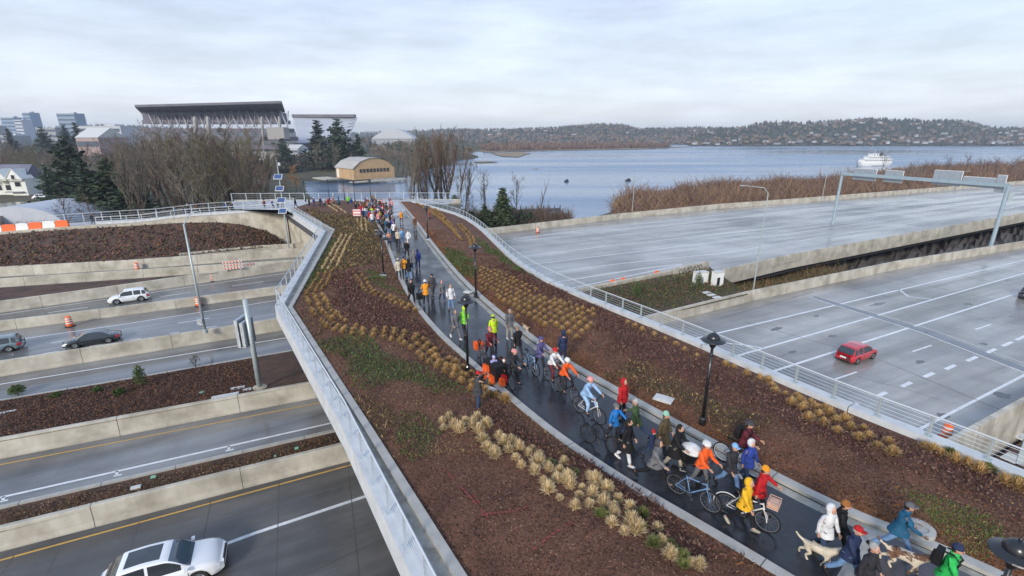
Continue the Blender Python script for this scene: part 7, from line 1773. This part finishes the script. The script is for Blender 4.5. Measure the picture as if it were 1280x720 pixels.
# bicycles -----------------------------------------------------------
def bike_meshes():
    r = .34; B = {}
    rc, fc, bb, st, hd = Vector((-.52, 0, r)), Vector((.54, 0, r)), Vector((-.08, 0, .28)), Vector((-.24, 0, .82)), Vector((.38, 0, .82))
    m = MB()
    for a, b_, q in ((bb, st, .017), (bb, hd + Vector((.03, 0, -.1)), .02), (st + Vector((.02, 0, -.06)), hd, .017), (hd + Vector((.04, 0, -.13)), hd + Vector((-.01, 0, .05)), .022)): m.tube([a, b_], q, 7)
    for s in (1, -1): m.tube([bb + Vector((0, s * .03, 0)), rc + Vector((0, s * .06, 0))], .011, 5); m.tube([st + Vector((.02, s * .015, -.07)), rc + Vector((0, s * .06, 0))], .010, 5)
    B['frame'] = m
    m = MB(); 
    for s in (1, -1): m.tube([hd + Vector((.04, s * .03, -.14)), fc + Vector((-.02, s * .05, .1)), fc + Vector((0, s * .055, 0))], .012, 5)
    m.tube([hd + Vector((.03, -.035, -.14)), hd + Vector((.03, .035, -.14))], .02, 5); B['fork'] = m
    m = MB(); m.tube([hd + Vector((-.01, 0, .04)), hd + Vector((-.03, 0, .16))], .015, 6); m.tube([hd + Vector((-.13, -.29, .17)), hd + Vector((-.02, -.2, .19)), hd + Vector((.0, 0, .17)), hd + Vector((-.02, .2, .19)), hd + Vector((-.13, .29, .17))], .013, 6)
    for s in (1, -1): m.tube([hd + Vector((-.13, s * .29, .17)), hd + Vector((-.06, s * .235, .183))], .019, 6)
    B['handlebar'] = m
    m = MB(); m.tube([st + Vector((.02, 0, -.03)), st + Vector((-.03, 0, .12))], .013, 6); m.tube([st + Vector((-.17, 0, .14)), st + Vector((-.08, 0, .15)), st + Vector((.1, 0, .13))], [.07, .06, .018], 8, sx=1.1); m.v = [(x, y, z if z < st.z + .08 else st.z + .14 + (z - st.z - .14) * .5) for x, y, z in m.v]; B['saddle'] = m
    m = MB(); m.lathe([(.07, -.015), (.085, -.012), (.085, .012), (.07, .015)], 14); m.v = [(x + bb.x, z - .05, y + bb.z) for x, y, z in m.v]; m.tube([bb + Vector((0, -.06, 0)), bb + Vector((.13, -.08, -.1))], .011, 5); m.tube([bb + Vector((0, .06, 0)), bb + Vector((-.13, .08, .1))], .011, 5); m.box(bb + Vector((.13, -.12, -.1)), (.09, .07, .02)); m.box(bb + Vector((-.13, .12, .1)), (.09, .07, .02)); B['crank'] = m
    m = MB(); m.lathe([(r - .035, -.018), (r, -.02), (r + .004, 0), (r, .02), (r - .035, .018), (r - .035, -.018)], 30); m.v = [(x, z, y) for x, y, z in m.v]; B['tyre'] = m
    m = MB(); m.lathe([(r - .035, -.012), (r - .05, -.012), (r - .05, .012), (r - .035, .012)], 30); m.lathe([(.0, -.04), (.025, -.04), (.025, .04), (0, .04)], 8)
    for k in range(14): a = 2 * PI * k / 14; m.tube([(math.cos(a) * .02, math.sin(a) * .02, .02 * (-1) ** k), (math.cos(a + .2) * (r - .05), math.sin(a + .2) * (r - .05), 0)], .0035, 3)
    m.v = [(x, z, y) for x, y, z in m.v]; B['rim'] = m
    m = MB()
    for c, a0, a1 in ((rc, 60, 190),):
        pts = [c + Vector((math.cos(R(a)) * (r + .035), 0, math.sin(R(a)) * (r + .035))) for a in np.linspace(a0, a1, 12)]; m.tube(pts, .016, 5)
    B['mudguard'] = m
    m = MB(); m.box((-.56, 0, .74), (.36, .12, .015)); m.tube([(-.66, .05, .74), (-.53, .06, .36)], .007, 4); m.tube([(-.66, -.05, .74), (-.53, -.06, .36)], .007, 4); B['rack'] = m
    m = MB(); m.box((.62, 0, .92), (.28, .36, .02)); 
    for z in (.98, 1.04, 1.1): 
        for a, b_ in (((.48, -.18), (.76, -.18)), ((.76, -.18), (.76, .18)), ((.76, .18), (.48, .18)), ((.48, .18), (.48, -.18))): m.tube([(a[0], a[1], z), (b_[0], b_[1], z)], .010, 4)
    m.box((.62, 0, 1.0), (.24, .3, .12)); B['basket'] = m
    return {k: mesh_of(k, v_, M['rubber'], k in ('tyre', 'saddle', 'mudguard')) for k, v_ in B.items()}, rc, fc
BM, RC, FC = bike_meshes()
def bicycle(a, b2, col, label, rim='grey', guard=None, basket=None, rack=False, panniers=None, tilt=0, tyre='black', cargo=False, scale=1, world=None):
    if world: c, rz = world
    else: pa, pb = G(*a), G(*b2); c = (pa + pb) / 2; rz = math.atan2(pb.y - pa.y, pb.x - pa.x)
    e = empty('bicycle', c, rz, label, 'bicycle'); e.rotation_euler = (R(tilt), 0, rz); e.scale = (scale,) * 3
    o = mk('frame', BM['frame'], None, e); setm(o, col); o = mk('fork', BM['fork'], None, e); setm(o, col)
    for k, c_ in (('handlebar', 'black'), ('saddle', 'black'), ('crank', 'dkgrey')): o = mk(k, BM[k], None, e); setm(o, c_)
    for ctr in (RC, FC):
        t = mk('wheel', BM['tyre'], None, e, tuple(ctr)); setm(t, tyre); r_ = mk('rim', BM['rim'], None, t); setm(r_, rim)
    if guard: o = mk('mudguard', BM['mudguard'], None, e); setm(o, guard)
    if rack or panniers: o = mk('rack', BM['rack'], None, e); setm(o, 'black')
    if basket: o = mk('basket', BM['basket'], None, e); setm(o, basket)
    if panniers:
        for s in (1, -1): m = MB(); m.box((-.58, s * .14, .58), (.32, .15, .34), taper=1.1); m.box((-.58, s * .14, .77), (.33, .16, .05)); o = mk('pannier', m, M['rubber'], e); setm(o, panniers)
    return e

# dogs ---------------------------------------------------------------
def dog(pos, rz, s, col, label, gait=1, patches=None, ears='flop', tail='up', stocky=1.0):
    nd = []; ed = []
    def n(x, y, z, r): nd.append((Vector((x, y, z)), r)); return len(nd) - 1
    k = stocky
    lw = n(-.10, 0, .50, .095 * k); rp = n(-.32, 0, .52, .10 * k); ch = n(.14, 0, .49, .125 * k); sh = n(.26, 0, .55, .10 * k); nk = n(.38, 0, .66, .075); hd = n(.47, 0, .74, .075); mz = n(.56, 0, .71, .045); no = n(.64, 0, .695, .032)
    ed += [(lw, rp), (lw, ch), (ch, sh), (sh, nk), (nk, hd), (hd, mz), (mz, no)]
    t1 = n(-.43, 0, .56, .03); t2 = n(-.55, 0, .62 if tail == 'up' else .46, .024); t3 = n(-.66, 0, .74 if tail == 'up' else .38, .016); ed += [(rp, t1), (t1, t2), (t2, t3)]
    for sg, sw in ((1, gait), (-1, -gait)):
        a = n(.22, sg * .09, .40, .052); b_ = n(.22 + .03 * sw, sg * .09, .22, .032); c = n(.20 + .10 * sw, sg * .09, .06, .025); d_ = n(.235 + .10 * sw, sg * .09, .028, .027); ed += [(ch, a), (a, b_), (b_, c), (c, d_)]
        a = n(-.30, sg * .09, .42, .07); b_ = n(-.24 - .05 * sw, sg * .09, .29, .045); c = n(-.40 - .09 * sw, sg * .09, .17, .026); d_ = n(-.37 - .12 * sw, sg * .09, .045, .024); f_ = n(-.335 - .12 * sw, sg * .09, .027, .026); ed += [(rp, a), (a, b_), (b_, c), (c, d_), (d_, f_)]
    nd = [(a_, r_ * 1.38) for a_, r_ in nd]
    m = skin_mesh('dog', nd, ed, 1)
    e = empty('dog', pos, rz, label, 'dog'); e.scale = (s,) * 3
    o = mk('body', mesh_of('body', m, M['rubber'], True), None, e)
    if patches:
        pm_ = mat('coat_patches', COLR[col], COLR[patches], 3.2, .85, contrast=(.48, .52)); o.data.materials.clear(); o.data.materials.append(pm_)
    else: setm(o, col)
    for sg in (1, -1):
        m = MB(); 
        if ears == 'flop': m.tube([(.45, sg * .05, .79), (.45, sg * .085, .76), (.46, sg * .09, .69)], [.02, .03, .012], 6, sx=.5)
        else: m.tube([(.44, sg * .04, .79), (.43, sg * .055, .86)], [.03, .004], 6)
        o = mk('ear', m, M['rubber'], e, smooth=True); setm(o, patches or col)
    m = MB(); m.ell((.665, 0, .70), (.014, .018, .014), 6, 4); o = mk('nose', m, M['rubber'], e); setm(o, 'black')
    m = MB(); m.lathe([(.082, -.012), (.086, 0), (.082, .012)], 12); m.v = [(.36 + z * .8 + x * -.6, y, .64 + x * .8 + z * .6) for x, y, z in m.v]; o = mk('collar', m, M['rubber'], e); setm(o, 'dkgrey')
    return e

# ---- near and middle people, surveyed one by one
F = person
F((776, 524), 8, 'stand', 'red', 'black', 'black', ('hood', 'red'), label='adult in a bright red hooded rain jacket and black trousers walking beside the right kerb')
F((766, 551), 0, 'pushl', 'blue', 'dark', 'black', ('helmet', 'grey'), h=1.5, label='child in a bright blue jacket and grey helmet beside a dark bicycle')
bicycle((738, 554), (763, 566), 'dark', 'dark bicycle wheeled by the child in a bright blue jacket', rim='dkgrey')
F((793, 548), 205, 'stride', 'green', 'dkjeans', 'black', ('short', 'grhair'), label='grey haired adult in a dark green jacket taking a long stride')
F((781, 580), 20, 'walk2', 'black', 'white', 'white', ('long', 'dkhair'), coat='long', label='dark haired woman in a long black coat with white trousers near the left kerb')
F((826, 570), 10, 'walk2', 'olive', 'dark', 'black', ('beanie', 'mint'), coat='long', label='person in an olive coat and mint green beanie in the middle of the path')
F((813, 573), 10, 'walk', 'navy', 'dkjeans', 'black', ('pom', 'red'), h=1.12, label='small child in a red bobble hat walking in front of the olive coat')
F((816, 603), 10, 'stride', 'grey', 'black', 'black', ('hood', 'dkgrey'), label='person in a grey hooded coat striding close to the left kerb')
F((841, 588), 5, 'push', 'black', 'cream', 'white', ('long', 'dkhair'), coat='long', label='woman in a long black coat pushing a stroller')
F((873, 611), 180 + 30, 'push', 'orange', 'grey', 'dkgrey', ('helmet', 'white'), coat='short', label='cyclist in a vivid orange jacket and white helmet standing behind a blue bicycle', absang=R(-60))
bicycle((849, 619), (880, 636), 'jeans', 'blue bicycle with a rear rack held by the cyclist in a vivid orange jacket', rim='grey', rack=True, guard=None)
F((925, 583), 5, 'push', 'maroon', 'dark', 'black', ('helmet', 'dkgrey'), pack='black', label='cyclist in a dark red jacket with a black backpack beside the right kerb', coat='short')
bicycle((901, 575), (941, 596), 'grey', 'grey bicycle pushed by the cyclist in a dark red jacket', rim='white')
F((909, 613), -20, 'walk', 'dark', 'jeans', 'black', ('cap', 'sky'), label='person in a black jacket, light blue jeans and light blue cap')
F((930, 606), -15, 'walk2', 'royal', 'dkjeans', 'white', ('fur', 'white'), coat='mid', h=1.62, label='woman in a royal blue jacket with a fluffy white hood')
F((943, 646), 5, 'pushl', 'red', 'black', 'black', ('beanie', 'amber'), label='person in a red jacket and orange beanie standing behind the white bicycle')
F((926, 660), -8, 'walk', 'yellow', 'black', 'khaki', ('hood', 'yellow'), coat='mid', h=1.66, label='person in a yellow hooded raincoat walking in front of the white bicycle')
bicycle((911, 644), (951, 662), 'white', 'white bicycle with white mudguard and a front basket beside the yellow raincoat', rim='grey', guard='white', basket='peach', tilt=0)
F((1024, 697), -25, 'walk2', 'white', 'dkjeans', 'black', ('hood', 'white'), coat='mid', h=1.66, label='person in a white hooded jacket behind the cream dog')
F((1040, 692), 10, 'walk', 'black', 'black', 'lime2', ('beanie', 'ginger'), h=1.7, label='person all in black with an orange brown hat and yellow green shoes')
F((1054, 727), -10, 'walk', 'navy', 'jeans', 'black', ('cap', 'red', 'grhair'), label='man in a navy padded jacket and red cap at the bottom of the scene')
F((1072, 752), -10, 'walk2', 'dark', 'dkjeans', 'black', ('short', 'grhair'), label='grey haired person in a dark jacket cut off by the bottom edge')
F((1115, 692), 15, 'cane', 'teal', 'jeans', 'black', ('cap', 'grey'), label='man in a teal blue jacket and pale jeans striding with a walking stick')
F((1172, 752), -5, 'walk', 'brightgreen', 'dark', 'black', ('beanie', 'navy'), pack='black', label='person in a bright green jacket, navy hat and black backpack at the bottom edge')
p = G(1137, 692); m = MB(); m.tube([(p.x, p.y, .02), (p.x - .33, p.y + .12, .85)], .014, 6); m.tube([(p.x - .33, p.y + .12, .85), (p.x - .40, p.y + .15, .88), (p.x - .44, p.y + .16, .84)], .016, 6); tag(mkw('walking_stick', m, M['black']), 'thin black walking stick of the man in a teal blue jacket', 'walking stick')
p = G(1021, 703); dog(p, R(-40), .88, 'cream', 'cream coloured dog walking at the feet of the white hooded jacket', stocky=.95)
p = G(1127, 713); dog(p, R(-40), .95, 'cream', 'white and brown spotted dog at the bottom edge below the man with a stick', patches='brown')
p = G(657, 415); dog(p, pdir(p.y) + PI * 1.05, .62, 'cream', 'small ginger and white dog on the right kerb beside the grass tufts', patches='ginger', ears='up', stocky=1.15)
# middle group
F((617, 432), 185, 'stand', 'lime', 'black', 'black', ('cap', 'lime2'), label='person in a fluorescent yellow jacket and yellow cap on the path')
F((612, 450), 5, 'push', 'maroon', 'dark', 'black', ('helmet', 'salmon'), label='cyclist in a maroon jacket and orange helmet beside a bicycle with red panniers')
bicycle((598, 445), (608, 458), 'grey', 'bicycle with orange red panniers beside the maroon jacket', rim='grey', panniers='orange')
bicycle((624, 472), (640, 488), 'dark', 'long black cargo bicycle loaded with orange bags', rim='dkgrey', panniers='orange', scale=1.15, world=None)
c0 = G(632, 480)
m = MB(); rz = pdir(c0.y)
e = empty('cargo_box', c0 + Vector((-.45, .25, .55)), rz, 'black cargo box with orange and red bags carrying a child in lilac', 'cargo box')
m = MB(); m.box((0, 0, .1), (1.05, .6, .65), taper=1.05); o = mk('box', m, M['rubber'], e); setm(o, 'black')
for (x, y, z, c_, sx) in ((.62, .05, -.12, 'red', .4), (-.2, -.36, .12, 'orange', .42), (-.28, -.38, -.25, 'orange', .34), (.25, -.38, -.2, 'orange', .4), (.75, -.1, -.2, 'orange', .3)): m = MB(); m.box((x, y, z), (sx, .18, .3), taper=.85); o = mk('bag', m, M['rubber'], e); setm(o, c_)
F(tuple(c0 + Vector((-.55, .3, .35))), 0, 'sit', 'lilac', 'green', 'black', ('helmet', 'lilac'), h=1.15, label='child in a lilac jacket and helmet riding on the cargo bicycle')
F(tuple(c0 + Vector((-.1, .15, .35))), 0, 'sit', 'green', 'green', 'black', ('helmet', 'white'), h=1.0, label='small child in green with a white helmet riding on the cargo bicycle')
F((641, 482), 25, 'push', 'dark', 'black', 'black', ('helmet', 'pink'), label='rider in a dark jacket and pinkish helmet beside the cargo bicycle')
F((647, 448), 175, 'walk', 'black', 'dark', 'black', ('short', 'fairhair'), label='man in a black jacket walking away near the right kerb')
F((637, 424), 0, 'stand', 'grey', 'khaki', 'white', ('short', 'grhair'), label='person in a grey jacket and beige trousers on the kerb by the small dog')
F((674, 464), 10, 'push', 'purple', 'dark', 'black', ('helmet', 'purple'), label='cyclist in a dark purple jacket walking a pale blue bicycle')
bicycle((655, 458), (670, 470), 'ltblue', 'pale blue bicycle beside the dark purple jacket', rim='grey')
F((703, 455), 180, 'stand', 'navy', 'navy', 'black', ('hood', 'navy'), label='person in dark navy standing on the mulch just outside the right kerb')
def rider(a, b2, top, bot, hat, label, bcol, blabel, **k):
    pa, pb = G(*a), G(*b2); c = (pa + pb) / 2; rz = math.atan2(pb.y - pa.y, pb.x - pa.x); u = Vector((math.cos(rz), math.sin(rz), 0))
    bicycle(None, None, bcol, blabel, world=(c, rz), **k); F(tuple(c - u * .24), 0, 'ride', top, bot, 'black', hat, coat='short', label=label, absang=rz)
rider((686, 476), (700, 486), 'white', 'maroon', ('helmet', 'red'), 'cyclist with white sleeves, dark red trousers and a red helmet', 'dark', 'dark bicycle ridden by the cyclist with the red helmet')
rider((699, 489), (717, 502), 'orange', 'dark', ('helmet', 'white'), 'cyclist in a burnt orange jacket and white helmet riding close behind the light blue cyclist', 'black', 'black bicycle ridden by the cyclist in a burnt orange jacket')
rider((725, 516), (747, 529), 'ltblue', 'ltblue', ('helmet', 'pink'), 'cyclist in a light blue jacket and pink helmet riding a white bicycle', 'white', 'white bicycle ridden by the cyclist in a light blue jacket')
p = G(598, 517); F((598, 517), 0, 'photo', 'dkgrey', 'dkjeans', 'black', ('cap', 'red'), z=.1, absang=R(28), label='photographer in a dark grey jacket and red cap standing on the mulch')
m = MB(); m.box((0, 0, 0), (.012, .16, .08)); o = mk('phone', m, M['black'], None, (p.x + .36, p.y + .2, 1.62), R(28)); tag(o, 'phone held up by the photographer in a red cap', 'phone')
F((570, 424), 5, 'walk', 'grey', 'grey', 'white', ('hood', 'grey'), label='person dressed all in light grey on the left half of the path')
F((581, 420), 185, 'walk2', 'limeg', 'dark', 'black', ('hood', 'lime2'), label='person in a fluorescent green jacket half hidden behind the nearest lamp post')
F((564, 388), 5, 'pockets', 'white', 'jeans', 'black', ('short', 'fairhair'), label='person in a white jacket and blue jeans near the right kerb')
F((553, 377), 0, 'walk', 'grey', 'navy', 'black', ('pom', 'pink'), h=1.45, label='child in a grey jacket and pink bobble hat')
F((541, 374), 5, 'walk2', 'dkgrey', 'grey', 'black', ('cap', 'dark'), h=1.8, label='tall man in a dark grey coat beside the orange jacket')
F((533, 382), 175, 'push', 'amber', 'dark', 'black', ('helmet', 'white'), label='cyclist in an amber jacket and white helmet pushing a bicycle up the path')
bicycle((526, 384), (523, 371), 'grey', 'grey bicycle with dark panniers beside the amber jacket', rim='grey', panniers='black')
F((515, 380), 5, 'walk', 'black', 'black', 'black', ('short', 'dkhair'), pack='dkgrey', label='person in black with a backpack at the left kerb of the upper path')
F((499, 349), 178, 'walk', 'cream', 'dark', 'black', ('beanie', 'cream'), label='person in a pale cream yellow jacket, left of the trio on the upper path')
F((506, 347), 180, 'walk2', 'amber', 'dkgrey', 'black', ('short', 'dkhair'), label='person in an amber orange jacket in the middle of the trio on the upper path')
F((512, 350), 182, 'walk', 'black', 'jeans', 'black', ('hood', 'black'), label='person in a black coat and jeans, right of the trio on the upper path')
F((518, 338), 176, 'walk', 'grey', 'dkjeans', 'black', ('short', 'fairhair'), label='person in a light grey jacket beside the blue coat on the upper path')
F((523, 336), 178, 'walk2', 'royal', 'navy', 'black', ('hood', 'navy'), label='person in a blue coat right of the light grey jacket on the upper path')
F((509, 322), 4, 'walk', 'black', 'black', 'black', ('short', 'dkhair'), label='person entirely in black in the middle of the upper path')
F((511, 307), 2, 'walk2', 'white', 'white', 'black', ('long', 'dkhair'), label='dark haired person in white clothes on the upper path')
F((503, 305), 2, 'walk', 'sky', 'jeans', 'black', ('short', 'dkhair'), label='person in a sky blue jacket on the upper path')
F((498, 307), 2, 'stand', 'cream', 'dark', 'black', ('short', 'fairhair'), label='person in a cream top left of the sky blue jacket')
F((487, 309), 2, 'walk', 'salmon', 'dkgrey', 'black', ('short', 'dkhair'), label='person in a salmon pink jacket at the left kerb of the upper path')
F((502, 279), 2, 'walk', 'amber', 'maroon', 'black', ('short', 'ginger'), label='person in an orange jacket and dark red trousers at the bend of the far path')
F((519, 288), 2, 'stand', 'brown', 'brown', 'black', ('short', 'dkhair'), label='person in brown standing on the mulch right of the far path')
F((537, 276), 60, 'stand', 'rust', 'dark', 'black', ('hood', 'red'), h=1.3, label='crouching looking person in red on the far right mulch beside a lamp')
p = G(483, 311); e = empty('umbrella', (p.x, p.y, p.z), 0, 'open black umbrella held low at the left kerb of the upper path', 'umbrella')
m = MB(); m.lathe([(.52, 1.0), (.40, 1.14), (.2, 1.24), (0, 1.28)], 8); o = mk('canopy', m, M['black'], e); m = MB(); m.tube([(0, 0, .35), (0, 0, 1.33)], .01, 5); mk('shaft', m, M['black'], e)
# stroller
p = G(861, 594); rz = pdir(p.y); e = empty('stroller', p, rz, 'dark stroller with a pale grey canopy pushed by the woman in a long black coat', 'stroller')
m = MB()
for s in (1, -1): m.tube([(-.62, s * .24, 1.05), (-.2, s * .26, .6), (.45, s * .22, .2)], .016, 6); m.tube([(-.32, s * .28, .16), (.05, s * .26, .55), (.3, s * .24, .7)], .014, 6)
m.tube([(-.62, -.24, 1.05), (-.62, .24, 1.05)], .018, 6); o = mk('frame', m, M['rubber'], e); setm(o, 'dkgrey')
m = MB(); m.box((.08, 0, .58), (.55, .42, .12), ry=R(-12)); m.box((-.17, 0, .8), (.1, .42, .5), ry=R(-25)); m.box((.36, 0, .42), (.1, .38, .3), ry=R(-20)); o = mk('seat', m, M['rubber'], e); setm(o, 'black')
m = MB(); m.ell((-.02, 0, .92), (.36, .26, .26), 16, 7, z0=0, z1=1); m.ell((-.02, 0, .92), (.36, .26, .1), 16, 4, z0=-.9, z1=0); o = mk('canopy', m, M['rubber'], e, smooth=True); setm(o, 'white')
for (x, s, r) in ((-.35, 1, .15), (-.35, -1, .15), (.48, 1, .10), (.48, -1, .10)):
    m = MB(); m.lathe([(r * .7, -.02), (r, -.02), (r, .02), (r * .7, .02), (r * .7, -.02)], 16); m.lathe([(0, -.01), (r * .7, 0)], 8); m.v = [(x + a, s * .27 + c_, r + b_) for a, b_, c_ in m.v]; o = mk('wheel', m, M['rubber'], e); setm(o, 'black')
# ---- the far crowd
tops_ = ['black', 'navy', 'dkgrey', 'dark', 'grey', 'maroon', 'red', 'royal', 'teal', 'white', 'purple', 'olive', 'brown', 'pink']
names_ = {'black': 'black', 'navy': 'navy', 'dkgrey': 'dark grey', 'dark': 'charcoal', 'grey': 'grey', 'maroon': 'maroon', 'red': 'red', 'royal': 'royal blue', 'teal': 'teal', 'white': 'white', 'purple': 'purple', 'olive': 'olive', 'brown': 'brown', 'pink': 'pink'}
heads_ = [(('short', 'dkhair'), 'dark hair'), (('beanie', 'navy'), 'a navy hat'), (('long', 'fairhair'), 'long hair'), (('beanie', 'white'), 'a white hat'), (('hood', 'dkgrey'), 'a dark hood'), (('cap', 'red'), 'a red cap'), (('short', 'fairhair'), 'fair hair')]
combos = [(t, h) for t in tops_ for h in heads_]; random.Random(5).shuffle(combos)
pts_ = []; rg = random.Random(3)
while len(pts_) < 66:
    py = rg.triangular(254.5, 302, 263); t = (py - 254) / 28; x0, x1 = (424 + 40 * t, 498 - 6 * t) if t < 1 else (468 + 8 * t, 484 + 8 * t); px = rg.uniform(x0, x1) if rg.random() < .4 else rg.gauss(468 + 10 * t, 12)
    if not x0 < px < x1: continue
    q = G(px, py)
    if all((q - w_).length > .75 for w_ in pts_): pts_.append(q)
pts_.sort(key=lambda q: -q.y)
ords = ['at the back', 'amid the thick', 'at the front']
for i, q in enumerate(pts_):
    t, h = combos[i]; F(tuple(q), rg.uniform(-40, 40) + (180 if rg.random() < .3 else 0), rg.choice(['stand', 'walk', 'pockets', 'stand', 'hold']), t, rg.choice(['dark', 'dkjeans', 'black', 'jeans', 'grey']), 'black', h[0], detail=False, h=rg.uniform(1.55, 1.85), group='people in the far crowd', label='tiny person in %s with %s, %s of the far crowd' % (names_[t], h[1], ords[min(2, i * 3 // 66)]))
F((476, 280), 185, 'stand', 'black', 'black', 'black', ('short', 'dkhair'), detail=False, h=1.85, stripe=True, label='tall person in black with a fluorescent vest in front of the crowd')
q = G(476, 280); m = MB(); m.lathe([(.178, 0), (.182, .3), (.16, .5)], 12, (q.x, q.y, q.z + 1.02)); vest = mkw('safety_vest', m, cmat('lime')); tag(vest, 'fluorescent vest worn by the tall person in black before the crowd', 'vest')
F((436, 257), 0, 'stand', 'limeg', 'dark', 'black', ('short', 'grhair'), detail=False, label='tiny person in a fluorescent green jacket at the left of the crowd')
F((465, 273), 0, 'stand', 'lime', 'dark', 'black', ('short', 'dkhair'), detail=False, label='tiny person in a fluorescent yellow top near the white poster')
walk_spots = [(214, 276), (224, 272), (226, 274), (236, 272), (272, 267), (286, 266), (324, 262), (336, 261), (343, 261), (370, 260), (387, 259), (393, 260), (401, 259), (406, 259), (411, 260), (417, 258), (424, 259), (347, 262), (108, 281)]
for i, (x, y) in enumerate(walk_spots):
    if x < 362:
        a = PV(x, y, B0, A1); zf = float(np.interp(a.x, [t_.x for t_ in tops], [t_.z for t_ in tops])) - .12; d = (A1 - B0).normalized(); n_ = Vector((-d.y, d.x, 0)); pos = Vector((a.x, a.y, 0)) + n_ * rg.uniform(1.0, 3.5); pos.z = zf
    else: pos = G(x, y)
    t, h = combos[66 + i]; F(tuple(pos), 0, rg.choice(['walk', 'walk2', 'stand']), t, rg.choice(['dark', 'dkjeans', 'black']), 'black', h[0], detail=False, absang=rg.choice([0, PI]) + rg.uniform(-.4, .4), group='walkers on the overpass footway', label='tiny walker in %s with %s by the overpass railing' % (names_[t], h[1]))
# placards in the crowd
for (x, y, w_, h_, m_, lb) in ((447, 277, 1.1, .9, 'pink', 'red and white poster board held up in the far crowd'), (457, 275, .7, .75, 'white', 'plain white poster board held up in the far crowd')):
    q = G(x, y); e = empty('placard', q, 0, lb, 'placard'); b_ = MB(); b_.box((0, 0, 1.25), (w_, .03, h_)); o = mk('board', b_, M['refl'] if m_ == 'white' else cmat('pink'), e)
    if m_ == 'pink':
        b_ = MB()
        for k in range(3): b_.box((0, -.022, .85 + k * .38), (w_ * .82, .012, .1 if k != 1 else .2))
        mk('stripes', b_, M['refl'], o)
    b_ = MB(); b_.tube([(0, .03, 0), (0, .03, 1.6)], .02, 5); mk('stick', b_, barkb, e)
for o in bpy.data.objects:
    if o.get('label') and len(o['label'].split()) > 16: print('LONG', o.name, len(o['label'].split()), o['label'])
# ------------------------------------------------------------------ haze
HAZE = True
if HAZE:
    mb = MB(); mb.box((0, 1500, (WZ - 4 + 75) / 2), (7000, 3800, 75 - (WZ - 4)))
    hm = bpy.data.materials.new('haze'); hm.use_nodes = True; nt = hm.node_tree; nt.nodes.remove(nt.nodes['Principled BSDF']); pv = nt.nodes.new('ShaderNodeVolumePrincipled'); pv.inputs['Color'].default_value = (.80, .88, 1, 1); pv.inputs['Density'].default_value = .00021; pv.inputs['Anisotropy'].default_value = .2
    nt.links.new(pv.outputs[0], nt.nodes['Material Output'].inputs['Volume'])
    o = mk('haze', mb, hm); o['kind'] = 'stuff'; o['label'] = 'pale winter haze over the lake and far shore'; o['category'] = 'haze'
